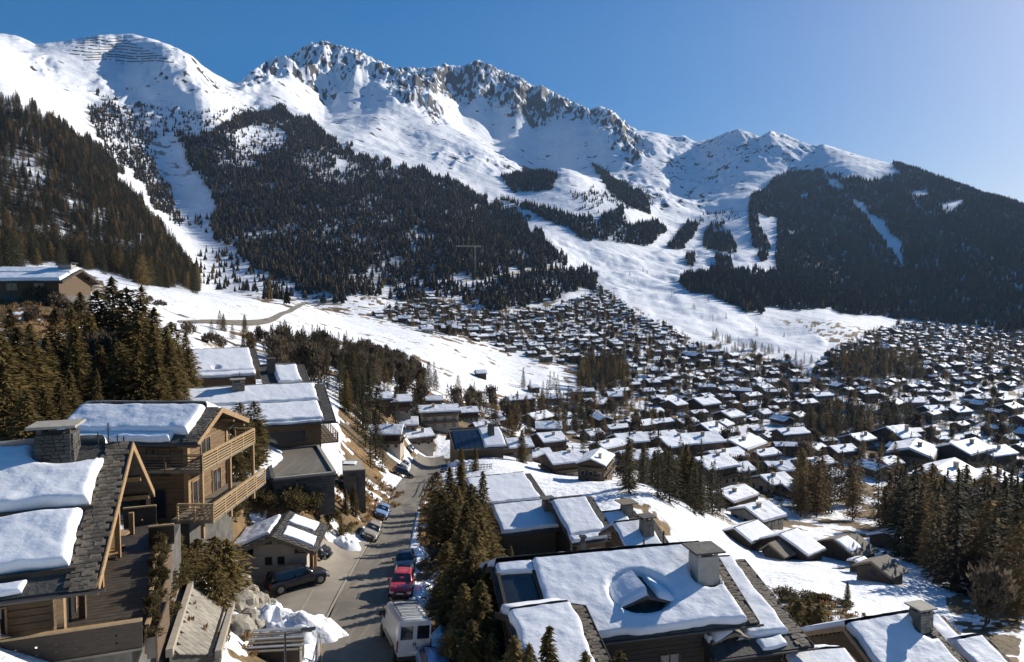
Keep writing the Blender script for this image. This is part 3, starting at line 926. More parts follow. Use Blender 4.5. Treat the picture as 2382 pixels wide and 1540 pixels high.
def sample_forest(polys, holes, spacing, dens=1.0, jit=14.0, dlim=(0, 1e9)):
    """points on the ground inside a wooded area, about one tree per spacing x spacing metres"""
    allp = np.array([q for p in polys for q in p], float)
    sel = mask(polys, jit)
    if holes:
        sel &= ~mask(holes, jit * 0.9)
    sel = sel[:-1, :-1] & (Y[:-1, :-1] > dlim[0]) & (Y[:-1, :-1] < dlim[1])
    area = (np.abs(np.diff(X, axis=1))[:-1] * np.abs(np.diff(Y, axis=0))[:, :-1]) * np.sqrt(1 + slope[:-1, :-1] ** 2)
    lam = np.where(sel, area * dens / spacing ** 2, 0)
    cnt = rng.poisson(np.minimum(lam, 40))
    jj, ii = np.nonzero(cnt)
    rep = cnt[jj, ii]
    jj, ii = np.repeat(jj, rep), np.repeat(ii, rep)
    fu, fv = rng.random(len(jj)), rng.random(len(jj))
    u = ucol[ii] * (1 - fu) + ucol[ii + 1] * fu
    v = vrow[jj] * (1 - fv) + vrow[jj + 1] * fv
    y = np.exp(v)
    x = u * y
    return np.stack([x, y, ground(x, y)], -1)


def keep_visible_slope(P):
    sx, sy = survey(P[:, 0], P[:, 1], P[:, 2])
    return P[(sx > -160) & (sx < 1700)]


def forest(name, label, specs, hmin, hmax, larch=0.08, thin=0.5, protos=None):
    P = np.concatenate([keep_visible_slope(sample_forest(*s)) for s in specs])
    # clearings and thin places
    dn = fbm(P[:, 0] / 75, P[:, 1] / 110, 4, 131)
    P = P[rng.random(len(P)) < np.clip(1.0 - thin * np.clip((dn - 0.50) * 7, 0, 1.7), 0.04, 1)]
    n_ = len(P)
    S = rng.uniform(hmin, hmax, n_) / 10
    S *= 0.8 + 0.5 * fbm(P[:, 0] / 60, P[:, 1] / 60, 2, 91)
    K = rng.integers(0, 3, n_)
    K[rng.random(n_) < larch * 2 * fbm(P[:, 0] / 90, P[:, 1] / 90, 3, 95)] = 3
    P[:, 2] -= 0.4
    print(name, n_)
    return scatter_mass(name, label, 'forest', P, S, rng.uniform(0, 6.28, n_), K, protos or FARK)


forest('spur_forest', 'dark conifer forest covering the near spur at the left, above the open snow field', [(F_SPUR, F_SPUR_X, 6.0)], 12, 21, 0.10, 0.45, [KIND['dark0'][0], KIND['dark1'][0], KIND['dark2'][0], KIND['larch0'][0]])
forest('slope_forest', 'broad dark conifer forest on the middle slope behind the tower crane', [(F_MID, F_MID_X, 7.2), (F_BELT, None, 7.5)], 11, 20, 0.14, 0.42)
forest('scattered_forest', 'scattered small conifers in the snowy gully between the two left forests', [(F_GULLY, None, 8.0), (F_SPARSE, None, 15, 0.8), (F_MID_X[:1], None, 15, 0.8), (F_SPUR_X, None, 12, 0.7)], 8, 17, 0.12)
forest('mountain_forest', 'shaded blue dark forest covering the mountain at the right, split by a white ski run', [(F_RIGHT, F_RIGHT_X, 8.6, 1.0, 6.0)], 14, 22, 0.05, 0.25)
forest('patchy_forest', 'separate dark conifer groves among the ski runs below the snow bowl', [(F_PATCH, None, 8.0, 1.0, 3.0), (F_LOW, None, 7.0, 1.0, 8.0)], 14, 22, 0.06)


# ------------------------------------------------------------------ building kit
class MB:
    """collects boxes, prisms and tubes into one mesh"""

    def __init__(self):
        self.v, self.f, self.m = [], [], []

    def add(self, vs, fs, mi=0):
        i = len(self.v)
        self.v.extend([tuple(x) for x in vs])
        self.f.extend([tuple(i + k for k in q) for q in fs])
        self.m.extend([mi] * len(fs))

    def box(self, x0, x1, y0, y1, z0, z1, mi=0, mat=None):
        vs = [Vector(p) for p in ((x0, y0, z0), (x1, y0, z0), (x1, y1, z0), (x0, y1, z0), (x0, y0, z1), (x1, y0, z1), (x1, y1, z1), (x0, y1, z1))]
        if mat is not None:
            vs = [mat @ p for p in vs]
        self.add(vs, [(0, 3, 2, 1), (4, 5, 6, 7), (0, 1, 5, 4), (1, 2, 6, 5), (2, 3, 7, 6), (3, 0, 4, 7)], mi)
        return self

    def beam(self, p0, p1, w, h, mi=0):
        """square timber between two points"""
        p0, p1 = Vector(p0), Vector(p1)
        d = p1 - p0
        L = d.length
        d.normalize()
        up = Vector((0, 0, 1)) if abs(d.z) < 0.95 else Vector((1, 0, 0))
        s = d.cross(up).normalized()
        t = s.cross(d).normalized()
        vs = []
        for p in (p0, p1):
            for a, b_ in ((-1, -1), (1, -1), (1, 1), (-1, 1)):
                vs.append(p + s * (a * w / 2) + t * (b_ * h / 2))
        self.add(vs, [(0, 1, 2, 3), (7, 6, 5, 4), (0, 4, 5, 1), (1, 5, 6, 2), (2, 6, 7, 3), (3, 7, 4, 0)], mi)
        return self

    def tube(self, p0, p1, r0, r1=None, seg=8, mi=0, caps=True):
        r1 = r0 if r1 is None else r1
        p0, p1 = Vector(p0), Vector(p1)
        d = (p1 - p0).normalized()
        a = d.orthogonal().normalized()
        b_ = d.cross(a)
        vs = [p + (a * math.cos(6.2832 * k / seg) + b_ * math.sin(6.2832 * k / seg)) * r for p, r in ((p0, r0), (p1, r1)) for k in range(seg)]
        fs = [(k, (k + 1) % seg, seg + (k + 1) % seg, seg + k) for k in range(seg)]
        if caps:
            fs += [tuple(range(seg - 1, -1, -1)), tuple(range(seg, 2 * seg))]
        self.add(vs, fs, mi)
        return self

    def prism(self, poly, x0, x1, axis='x', mi=0):
        """polygon in the plane across the axis, extruded along it"""
        n_ = len(poly)
        mk = {'x': lambda t, p: (t, p[0], p[1]), 'y': lambda t, p: (p[0], t, p[1]), 'z': lambda t, p: (p[0], p[1], t)}[axis]
        vs = [mk(x0, p) for p in poly] + [mk(x1, p) for p in poly]
        fs = [tuple(range(n_)), tuple(range(2 * n_ - 1, n_ - 1, -1))] + [(k, n_ + k, n_ + (k + 1) % n_, (k + 1) % n_) for k in range(n_)]
        self.add(vs, fs, mi)
        return self

    def mesh(self, name, *mats, smooth=False):
        return mesh_from(name, self.v, self.f, mats, self.m if len(mats) > 1 else None, smooth)

    def build(self, name, mat, parent=None, smooth=False, loc=None):
        mats = mat if isinstance(mat, (list, tuple)) else [mat]
        o = bpy.data.objects.new(name, self.mesh(name, *mats, smooth=smooth))
        COL.objects.link(o)
        if parent:
            o.parent = parent
        if loc:
            o.location = loc
        return o


def empty(name, loc, rz=0.0, label=None, cat=None, group=None):
    o = bpy.data.objects.new(name, None)
    COL.objects.link(o)
    o.location = loc
    o.rotation_euler = (0, 0, rz)
    o.empty_display_size = 0.3
    return prop(o, label, cat, group)


def place(name, me, parent, loc=(0, 0, 0), rot=None, scale=None):
    o = bpy.data.objects.new(name, me)
    COL.objects.link(o)
    o.parent = parent
    o.location = loc
    if rot is not None:
        o.rotation_euler = rot
    if scale is not None:
        o.scale = scale
    return o


def copy_tree(o, parent=None):
    c = o.copy()
    COL.objects.link(c)
    c.parent = parent
    for ch in o.children:
        copy_tree(ch, c)
    return c


def snow_slab(x0, x1, w0, w1, th, zr, tanp, side, seed, step=0.3, holes=(), lip=0.0, mat='roof_snow', sag=0.035):
    """a rounded blanket of snow lying on one roof plane. w: horizontal distance from the ridge, side -1 camera side, +1 far side"""
    cosp = 1 / math.sqrt(1 + tanp * tanp)
    nx, nw = max(6, int((x1 - x0) / step)), max(6, int((w1 - w0) / cosp / step))
    # finer rows at the rim so that the edge is round
    def axis(n_, a, b_):
        q = np.linspace(0, 1, n_ + 1)
        rim = np.array([0.02, 0.06, 0.13, 0.25]) * th / max(1e-6, (b_ - a)) * 1.4
        return a + (b_ - a) * np.unique(np.clip(np.concatenate([q, rim, 1 - rim]), 0, 1))
    xs, ws = axis(nx, x0, x1), axis(nw, w0, w1)
    XX, WW = np.meshgrid(xs, ws)
    e = np.minimum(np.minimum(XX - x0, x1 - XX), np.minimum((WW - w0) / cosp + (9 if w0 < 0.05 else 0), (w1 - WW) / cosp))
    q = np.clip(e / (th * 0.5), 0, 1)
    h = th * np.sqrt(np.clip(1 - (1 - q) ** 2, 0, 1))
    h = h * (1 + sag * 2 * (fbm(XX * 0.55 + seed, WW * 0.8, 3, seed) - 0.5) * 2) + q * 0.05 * (fbm(XX * 1.6 + seed, WW * 2.2, 3, seed + 3) - 0.5) * 2
    h = h + 0.015
    for hx, hw, rx, rw, pw in holes:
        r = (np.abs((XX - hx) / rx) ** pw + np.abs((WW - hw) / rw) ** pw) ** (1 / pw)
        h = np.where(r < 1.12, np.minimum(h, -0.12 + (np.clip(r - 1, 0, 0.12) / 0.12) ** 0.5 * (th + 0.12)), h)
    # wavering rim
    XX = XX + (fbm(WW * 0.9 + seed, XX * 0 + seed, 3, seed + 5) - 0.5) * 0.36 * np.clip(1 - np.minimum(XX - x0, x1 - XX) / 0.8, 0, 1)
    WW = WW + (fbm(XX * 0.7 + seed, WW * 0 + 4, 3, seed + 6) - 0.5) * 0.35 * np.clip(1 - np.minimum(np.abs(WW - w0) + (9 if w0 < 0.05 else 0), w1 - WW) / 0.6, 0, 1)
    nrm = (0, side * tanp * cosp, cosp)
    vx = XX
    vy = side * WW + nrm[1] * h
    vz = zr - WW * tanp + nrm[2] * h
    return grid_mesh('roof_snow', vx, vy, vz)


SLATES = []
for i in range(5):
    rr = random.Random(900 + i)
    w_, h_ = 0.30 * rr.uniform(0.85, 1.3), 0.27 * rr.uniform(0.9, 1.15)
    b_ = MB()
    pl = [(-w_ / 2, -h_ * 0.5), (-w_ * 0.18, -h_ * rr.uniform(0.5, 0.58)), (w_ * 0.2, -h_ * rr.uniform(0.46, 0.56)), (w_ / 2, -h_ * 0.48), (w_ * 0.48, h_ / 2), (-w_ * 0.5, h_ / 2)]
    b_.prism(pl, -0.018, 0.022, 'z')
    SLATES.append(b_.mesh('slate', M['slate']))


def slates(parent, x0, x1, w0, w1, zr, tanp, side, single=True, seed=1, dx=0.27, dw=0.20):
    """bare slate courses on a roof plane"""
    rr = random.Random(seed)
    ang = math.atan(tanp)
    cosp = math.cos(ang)
    mb = MB()
    w = w0 + 0.1
    row = 0
    while w < w1:
        x = x0 + (row % 2) * dx * 0.5 + rr.uniform(0, 0.08)
        while x < x1:
            tilt = rr.uniform(0.05, 0.14)
            loc = Vector((x, side * w, zr - w * tanp + 0.035 + rr.uniform(0, 0.02)))
            # a slate leans a little flatter than the roof
            rx = -side * (-(ang)) + side * tilt * -1
            rot = (-side * ang + side * tilt * 0.6, rr.uniform(-.03, .03), rr.uniform(-.08, .08) + (math.pi if side > 0 else 0))
            me_ = rr.choice(SLATES)
            if single:
                o = place('slate', me_, parent, loc, (side * -ang if side > 0 else ang - tilt * 0.6, rot[1], rot[2] if side < 0 else rot[2]))
                if side > 0:
                    o.rotation_euler = (-ang + tilt * 0.6, rot[1], rr.uniform(-.08, .08))
            else:
                Rm = Matrix.Translation(loc) @ Matrix.Rotation(ang - tilt * 0.6 if side < 0 else -ang + tilt * 0.6, 4, 'X')
                mb.add([Rm @ v.co for v in me_.vertices], [tuple(p.vertices) for p in me_.polygons])
            x += dx * rr.uniform(0.85, 1.1)
        w += dw * cosp
        row += 1
    if not single:
        o = mb.build('slates', M['slate_plain'], parent)
        prop(o, kind='stuff')
        return o


def window(parent, face, u, z, w, h, spec, frame='wood_gold', mull=1, name='window'):
    """window set into a wall: frame with mullions (the pane is its sub-part)"""
    f = MB()
    t = 0.07
    f.box(-w / 2, w / 2, -0.06, 0.03, 0, t).box(-w / 2, w / 2, -0.06, 0.03, h - t, h).box(-w / 2, -w / 2 + t, -0.06, 0.03, t, h - t).box(w / 2 - t, w / 2, -0.06, 0.03, t, h - t)
    for k in range(mull):
        x = -w / 2 + w * (k + 1) / (mull + 1)
        f.box(x - 0.03, x + 0.03, -0.05, 0.02, t, h - t)
    o = f.build(name, M[frame], parent)
    g = MB().box(-w / 2 + t, w / 2 - t, -0.015, 0.005, t, h - t)
    g.build('pane', M['glass'], o)
    x_in0, x_in1, yf, yb = spec
    if face == 'F':
        o.location = (u, yf - 0.02, z)
    elif face == 'R':
        o.location = (x_in1 + 0.02, u, z)
        o.rotation_euler = (0, 0, math.pi / 2)
    elif face == 'L':
        o.location = (x_in0 - 0.02, u, z)
        o.rotation_euler = (0, 0, -math.pi / 2)
    return o


def railing(parent, p0, p1, h, slats=6, mat='wood_gold', posts=4, sw=0.035, sh=0.062, cap=None):
    """horizontal-slat railing between two local points; slats are its sub-parts"""
    p0, p1 = Vector(p0), Vector(p1)
    r = MB()
    for k in range(posts):
        p = p0.lerp(p1, k / (posts - 1))
        r.beam(p + Vector((0, 0, -0.15)), p + Vector((0, 0, h)), 0.09, 0.09)
    r.beam(p0 + Vector((0, 0, h + 0.03)), p1 + Vector((0, 0, h + 0.03)), 0.14, 0.06)
    o = r.build('railing', M[cap or mat], parent)
    d = (p1 - p0).normalized()
    off = Vector((d.y, -d.x, 0)) * 0.06
    for k in range(slats):
        z = 0.06 + (h - 0.12) * k / (slats - 1)
        MB().beam(p0 + off + Vector((0, 0, z)), p1 + off + Vector((0, 0, z)), sw, sh).build('slat', M[mat], o)
    return o


def cutout_railing(parent, p0, p1, h, mat='wood_dark', cap='cap_rail', pitch=0.62):
    """boarded railing with pairs of square cut-outs and a thick handrail"""
    p0, p1 = Vector(p0), Vector(p1)
    d = p1 - p0
    L = d.length
    d.normalize()
    r = MB()
    Rm = Matrix.Translation(p0) @ Matrix(((d.x, -d.y, 0, 0), (d.y, d.x, 0, 0), (0, 0, 1, 0), (0, 0, 0, 1)))
    hole = 0.085
    cx = [pitch * (k + 0.5) for k in range(int(L / pitch))]
    zs = (0.33 * h, 0.60 * h)
    z0 = 0.0
    for zc in zs:
        r.box(0, L, -0.025, 0.025, z0, zc - hole / 2, 0, Rm)
        x0 = 0.0
        for c_ in cx:
            r.box(x0, c_ - hole / 2, -0.025, 0.025, zc - hole / 2, zc + hole / 2, 0, Rm)
            x0 = c_ + hole / 2
        r.box(x0, L, -0.025, 0.025, zc - hole / 2, zc + hole / 2, 0, Rm)
        z0 = zc + hole / 2
    r.box(0, L, -0.025, 0.025, z0, h, 0, Rm)
    o = r.build('railing', M[mat], parent)
    MB().beam(p0 + Vector((0, 0, h + 0.04)), p1 + Vector((0, 0, h + 0.04)), 0.17, 0.08).build('handrail', M[cap], o)
    MB().beam(p0 + Vector((0, 0, 0.0)), p1 + Vector((0, 0, 0.0)), 0.12, 0.09).build('bottom_rail', M['wood_grey'], o)
    return o


def chimney(parent, x, y, w, d, z0, z1, stone='stone', cap='stone_cap', taper=0.0, stones=False, legs=True, seed=3, capover=0.22):
    b_ = MB()
    hw, hd = w / 2, d / 2
    hw0, hd0 = hw * (1 + taper), hd * (1 + taper)
    vs = [(x - hw0, y - hd0, z0), (x + hw0, y - hd0, z0), (x + hw0, y + hd0, z0), (x - hw0, y + hd0, z0), (x - hw, y - hd, z1), (x + hw, y - hd, z1), (x + hw, y + hd, z1), (x - hw, y + hd, z1)]
    b_.add(vs, [(0, 3, 2, 1), (4, 5, 6, 7), (0, 1, 5, 4), (1, 2, 6, 5), (2, 3, 7, 6), (3, 0, 4, 7)])
    o = b_.build('chimney', M[stone], parent)
    lg = 0.28 if legs else 0.0
    if legs:
        for sx in (-1, 1):
            for sy in (-1, 1):
                MB().box(x + sx * (hw - 0.12) - 0.09, x + sx * (hw - 0.12) + 0.09, y + sy * (hd - 0.12) - 0.09, y + sy * (hd - 0.12) + 0.09, z1, z1 + lg).build('cap_leg', M[stone], o)
    c_ = MB()
    c_.prism([(x - hw - capover, y - hd - capover), (x + hw + capover * 0.9, y - hd - capover * 1.05), (x + hw + capover, y + hd + capover), (x - hw - capover * 1.1, y + hd + capover * 0.95)], z1 + lg, z1 + lg + 0.11, 'z')
    c_.build('cap', M[cap], o)
    if stones:
        rr = random.Random(seed)
        z = z0
        protos_ = []
        for k in range(4):
            sb = MB()
            a, hh = rr.uniform(0.9, 1.1), 0.5
            sb.prism([(-0.5, -0.47), (-0.2, -0.5), (0.5, -0.45), (0.48, 0.46), (0.1, 0.5), (-0.47, 0.44)], -0.5, 0.5, 'y')
            protos_.append(sb.mesh('stone', M[stone]))
        while z < z1 - 0.05:
            hh = rr.uniform(0.13, 0.24)
            for fx in range(4):
                L = w if fx % 2 == 0 else d
                a = -L / 2
                while a < L / 2 - 0.05:
                    l_ = min(rr.uniform(0.22, 0.52), L / 2 - a)
                    cx = a + l_ / 2
                    off = 0.02 + rr.uniform(0, 0.035)
                    tf = taper * (1 - (z - z0) / (z1 - z0))
                    if fx == 0:
                        p = (x + cx * (1 + tf), y - hd * (1 + tf) - off + 0.05, z + hh / 2)
                        sc = (l_ - 0.025, 0.14, hh - 0.02)
                    elif fx == 1:
                        p = (x + hw * (1 + tf) + off - 0.05, y + cx * (1 + tf), z + hh / 2)
                        sc = (0.14, l_ - 0.025, hh - 0.02)
                    else:
                        a += l_
                        continue
                    place('stone', rr.choice(protos_), o, p, None, sc)
                    a += l_
            z += hh
    return o


def chalet(name, label, P0, phi, L, pf, wf, wb, ogr=1.1, ogl=1.0, oe=0.9, wall_h=5.0, wall='wood_brown', base_wall=None, base_h=0.0, thick=0.26, slabs=(), back=True, th=0.42,
           strip=None, single_slates=False, windows=(), chim=(), cat='chalet', seed=1, roof_mat='slate_plain', barge='wood_gold', snow_step=0.35, gutter=True, pb=None, purlins=True, course=0.27, group=None):
    """a timber chalet. Local frame: x along the ridge (0 = its end at the right), y away from the viewpoint, z up from the base.
    slabs: (x0, x1, w0, w1, thickness[, holes]) on the near plane; strip: width of bare slates along the right gable"""
    tan_f = math.tan(math.radians(pf))
    tan_b = tan_f * (wf / wb) if pb is None else math.tan(math.radians(pb))
    zbase = P0.z - wf * tan_f - wall_h
    root = empty(name, (P0.x, P0.y, zbase), phi, label, cat, group)
    zr = P0.z - zbase
    ze_f, ze_b = zr - wf * tan_f, zr - wb * tan_b
    # roof: two slabs meeting at the ridge
    r = MB()
    r.prism([(0, zr), (-wf, ze_f), (-wf, ze_f - thick), (0, zr - thick - 0.06), (wb, ze_b - thick), (wb, ze_b)], -L, 0, 'x')
    roof = r.build('roof', M[roof_mat], root)
    # barge boards on both gables
    for x0, x1 in ((0.0, 0.05), (-L - 0.05, -L)):
        for s, w_, tn in ((-1, wf, tan_f), (1, wb, tan_b)):
            q = MB()
            q.prism([(0, zr + 0.05), (s * w_, zr - w_ * tn + 0.05), (s * w_, zr - w_ * tn - 0.30), (0, zr - 0.32)], x0, x1, 'x')
            q.build('bargeboard', M[barge], root)
    # walls in horizontal courses that follow the gable
    xi0, xi1 = -L + ogl, -ogr
    yf, yb = -wf + oe, wb - oe
    wl = MB()
    z = base_h
    k = 0
    rr = random.Random(seed)
    while z < zr - thick - 0.15:
        z1 = min(z + course, zr - thick - 0.1)
        ya = max(yf, -(zr - thick - z1) / tan_f + 0.02)
        yc = min(yb, (zr - thick - z1) / tan_b - 0.02)
        j = rr.uniform(0, 0.03)
        if yc - ya > 0.2:
            wl.box(xi0 - j, xi1 + j, ya - j, yc + j, z + 0.015, z1 - 0.01)
            wl.box(xi0 + 0.04, xi1 - 0.04, ya + 0.04, yc - 0.04, z1 - 0.012, z1 + 0.016)
        z = z1 + 0.002 if z1 >= zr - thick - 0.11 else z1
        k += 1
        if z1 >= zr - thick - 0.11:
            break
    wl.build('wall', M[wall], root)
    if base_h > 0:
        MB().box(xi0 - 0.06, xi1 + 0.06, yf - 0.06, yb + 0.06, -3.0, base_h).build('base_wall', M[base_wall or 'stone_dark'], root)
    else:
        MB().box(xi0 - 0.05, xi1 + 0.05, yf - 0.05, yb + 0.05, -3.5, 0.0).build('base_wall', M[base_wall or 'stone_dark'], root)
    spec = (xi0, xi1, yf, yb)
    for wi in windows:
        window(root, *wi[:5], spec, *wi[5:])
    if purlins:
        for yq in (0, -wf * 0.5, -wf * 0.9, wb * 0.5, wb * 0.9):
            zq = zr - thick - 0.12 - abs(yq) * (tan_f if yq < 0 else tan_b) - 0.06
            MB().box(-ogr - 0.3, -0.15, yq - 0.10, yq + 0.10, zq - 0.12, zq + 0.10).build('purlin', M[barge], root)
    if gutter:
        MB().tube((-L + 0.05, -wf - 0.07, ze_f - 0.10), (0.25, -wf - 0.07, ze_f - 0.14), 0.075, seg=7).build('gutter', M['copper'], root)
    for i, s in enumerate(slabs):
        me_ = snow_slab(s[0], s[1], s[2], s[3], s[4], zr, tan_f, -1, seed * 7 + i, snow_step, s[5] if len(s) > 5 else ())
        me_.materials.append(M['roof_snow'])
        place('roof_snow', me_, root)
    if back:
        me_ = snow_slab(-L + 0.15, -(strip or 0.3), 0.0, wb - 0.2, th, zr, tan_b, 1, seed * 7 + 91, max(snow_step, 0.5))
        me_.materials.append(M['roof_snow'])
        place('roof_snow', me_, root)
    if strip:
        slates(root, -strip + 0.12, -0.14, 0.0, wf, zr, tan_f, -1, single_slates, seed)
    for c_ in chim:
        chimney(root, *c_[:4], zr + c_[4], zr + c_[5], **(c_[6] if len(c_) > 6 else {}))
    root['_zr'] = zr
    return root, zr, spec


def clean(o):
    if '_zr' in o:
        del o['_zr']


# ------------------------------------------------------------------ chalet at the bottom left with the terrace
LW = 'wood_brown'
P = W(180, 688, 30)
A, zrA, spA = chalet('log_chalet', 'timber chalet with slate gable strip, stone chimney and dark terrace, nearest at bottom left', P, math.radians(20), 12.5, 28, 7.0, 5.2,
                     ogr=1.8, ogl=0.6, oe=1.6, wall_h=3.0, wall='wood_brown', seed=2, strip=1.05, single_slates=True, snow_step=0.14,
                     slabs=[(-12.4, -1.0, 0.10, 3.35, 0.50, [(-2.2, 0.0, 1.4, 1.25, 3.0)]), (-12.4, -1.15, 3.72, 6.15, 0.46), (-12.4, -2.3, 6.36, 6.8, 0.16)], back=True, th=0.5,
                     windows=[('R', -3.4, 0.15, 1.5, 2.0, 'wood_gold', 1), ('R', 0.2, 0.15, 1.8, 2.0, 'wood_gold', 1), ('R', 0.0, 4.4, 1.4, 1.0, 'wood_gold', 1), ('F', -4.0, 0.1, 1.6, 2.0, 'wood_gold', 1), ('F', -7.0, 0.1, 1.8, 2.0, 'wood_gold', 1)],
                     chim=[(-2.75, -0.55, 1.30, 1.15, -1.0, 0.78, dict(stone='stone_dark', cap='stone_cap', stones=True, taper=0.12, capover=0.26))])
# wooden snow bars across the roof
tA = math.tan(math.radians(28))
for w_ in (3.52, 6.26):
    MB().box(-12.4, -0.8, -w_ - 0.07, -w_ + 0.07, zrA - w_ * tA - 0.05, zrA - w_ * tA + 0.16).build('snow_bar', M['wood_dark'], A)
# roof vents by the ridge
for x_, h_ in ((-1.35, 0.55), (-0.95, 0.95), (-0.6, 0.4), (-0.35, 0.3)):
    MB().tube((x_, 0.05, zrA), (x_, 0.05, zrA + h_), 0.03, seg=6).tube((x_ - 0.12, 0.05, zrA + h_ * 0.72), (x_ + 0.12, 0.05, zrA + h_ * 0.72), 0.014, seg=5).build('roof_mast', M['metal_dark'], A)
# the terrace round the gable
zdk = -12.95 - (P.z - zrA)
dk = MB()
nb_ = 46
for k in range(nb_):
    y0 = -6.5 + 14.7 * k / nb_
    xr = 1.28 + (-0.3 - 1.28) * (y0 + 6.4) / 14.4
    dk.box(-1.9, xr, y0 + 0.012, y0 + 14.7 / nb_ - 0.012, zdk - 0.06, zdk)
dk.box(-9.0, -1.9, -6.5, -5.3, zdk - 0.06, zdk)
dk.build('deck', M['deck'], A)
MB().box(-1.8, 0.9, -6.3, 7.8, zdk - 2.6, zdk - 0.07).build('deck_base', M['stone_dark'], A)
cutout_railing(A, (-4.2, -6.55, zdk - 0.12), (1.30, -6.55, zdk - 0.12), 1.05)
MB().beam((-4.2, -6.55, zdk + 1.0), (-4.9, -6.65, zdk + 0.62), 0.17, 0.09).build('handrail', M['cap_rail'], A)
cutout_railing(A, (-9.5, -6.65, zdk - 0.50), (-4.9, -6.65, zdk - 0.50), 1.05)
cutout_railing(A, (-2.0, 8.1, zdk - 0.05), (-0.35, 8.1, zdk - 0.05), 1.05)
cutout_railing(A, (-0.2, 4.6, zdk - 0.05), (1.0, 4.6, zdk - 0.05), 0.95)
for yq in (-6.2, -3.4, -0.4, 3.2, 6.6):
    MB().box(-1.45, -1.22, yq - 0.11, yq + 0.11, zdk, zrA - 0.5 - abs(yq) * (tA if yq < 0 else tA * 7 / 5.2) + 0.1).build('porch_post', M['wood_gold'] if yq != -3.4 else M['wood_brown'], A)
for xq in (-3.4, -5.6, -7.8):
    MB().box(xq - 0.1, xq + 0.1, -6.0, -5.8, zdk, zrA - 0.35 - 5.9 * tA).build('porch_post', M['wood_gold'], A)
# brackets under the gable
for yq in (-5.0, -2.2):
    MB().beam((-1.4, yq, zrA - 0.6 - abs(yq) * tA - 0.9), (-0.2, yq, zrA - 0.55 - abs(yq) * tA), 0.14, 0.18).build('bracket', M['wood_gold'], A)
# planter along the outer edge of the terrace
for k in range(4):
    y0, y1 = -6.3 + 3.3 * k, -6.3 + 3.3 * k + 3.1
    xa = 1.28 - 1.58 * (y0 + 6.4) / 14.4
    MB().box(xa + 0.05, xa + 0.11, y0, y1, zdk - 0.5, zdk + 0.40).build('planter_board', M['wood_brown'], A)
    MB().box(xa + 0.42, xa + 0.48, y0, y1, zdk - 0.9, zdk + 0.25).build('planter_board', M['wood_brown'], A)
    MB().box(xa + 0.0, xa + 0.16, y0 + 0.4, y1 - 0.7, zdk + 0.402, zdk + 0.47).build('planter_cap', M['cap_rail'], A)
    MB().box(xa + 0.115, xa + 0.415, y0, y1, zdk - 0.7, zdk + 0.12).build('planter_soil', M['deck'], A)
Am = A.matrix_basis.copy()
tb = W_level(160, 829, -12.95 + 0.74)
t = empty('garden_table', (tb.x, tb.y, -12.95), 0, 'round pale wooden table on the dark terrace of the nearest chalet', 'table')
MB().tube((0, 0, 0.70), (0, 0, 0.75), 0.46, seg=24).build('table_top', M['cap_rail'], t)
MB().tube((0, 0, 0.03), (0, 0, 0.70), 0.05, seg=8).build('leg', M['wood_brown'], t)
MB().beam((-0.35, 0, 0.03), (0.35, 0, 0.03), 0.08, 0.06).beam((0, -0.35, 0.03), (0, 0.35, 0.03), 0.08, 0.058).build('foot', M['wood_brown'], t)
# reclining chair in the sun by the wall
ch = W_level(145, 868, -12.95)
t = empty('deck_chair', (ch.x, ch.y, -12.95), 0.6, 'slanted pale wooden deck chair between the wall posts and the round table', 'chair')
MB().beam((-0.3, -0.5, 0.32), (-0.3, 0.3, 0.30), 0.05, 0.06).beam((0.3, -0.5, 0.32), (0.3, 0.3, 0.30), 0.05, 0.06).box(-0.3, 0.3, -0.5, 0.3, 0.31, 0.345).build('seat', M['cap_rail'], t)
MB().box(-0.3, 0.3, -0.02, 0.02, 0.0, 0.85, 0, Matrix.Translation((0, 0.3, 0.32)) @ Matrix.Rotation(-0.5, 4, 'X')).build('backrest', M['cap_rail'], t)
for sx in (-0.27, 0.27):
    MB().beam((sx, -0.45, 0), (sx, 0.3, 0.42), 0.05, 0.05).build('leg', M['wood_brown'], t)
    MB().beam((sx, 0.35, 0), (sx, -0.3, 0.42), 0.045, 0.05).build('leg', M['wood_brown'], t)

# ------------------------------------------------------------------ second chalet with the slatted balconies
P = W(319, 634, 46)
B, zrB, spB = chalet('balcony_chalet', 'timber chalet with golden slatted balconies, behind the nearest chalet and left of the small garage', P, 0.0, 9.8, 24, 3.7, 4.6, ogr=1.1, ogl=0.5, oe=0.9, wall_h=5.6, wall='wood_mid', seed=3,
                     strip=1.05, single_slates=True, snow_step=0.2, slabs=[(-9.6, -1.0, 0.05, 2.85, 0.50), (-9.6, -1.75, 2.9, 3.66, 0.34)], th=0.5,
                     windows=[('R', -1.6, 0.6, 1.5, 2.1, 'wood_gold', 1), ('R', 1.3, 0.6, 1.4, 2.1, 'wood_gold', 1), ('R', -0.3, 3.35, 1.5, 1.9, 'wood_gold', 1), ('F', -3.0, 3.2, 1.6, 1.9, 'wood_brown', 1), ('F', -6.2, 3.2, 1.6, 1.9, 'wood_brown', 1), ('F', -3.4, 0.4, 1.8, 2.0, 'wood_brown', 1)])
zb1 = -11.05 - (P.z - zrB)
zb2 = -13.9 - (P.z - zrB)
MB().box(-1.05, 0.55, -4.25, 4.2, zb1 - 0.16, zb1).box(-6.4, -1.05, -4.25, -2.85, zb1 - 0.16, zb1).build('balcony_floor', M['wood_grey'], B)
railing(B, (0.55, -4.25, zb1), (0.55, 4.2, zb1), 1.0, 6, 'cap_rail', 5)
railing(B, (-6.4, -4.25, zb1), (0.5, -4.25, zb1), 1.0, 6, 'wood_brown', 4)
railing(B, (-0.9, 4.2, zb1), (0.5, 4.2, zb1), 1.0, 6, 'cap_rail', 2)
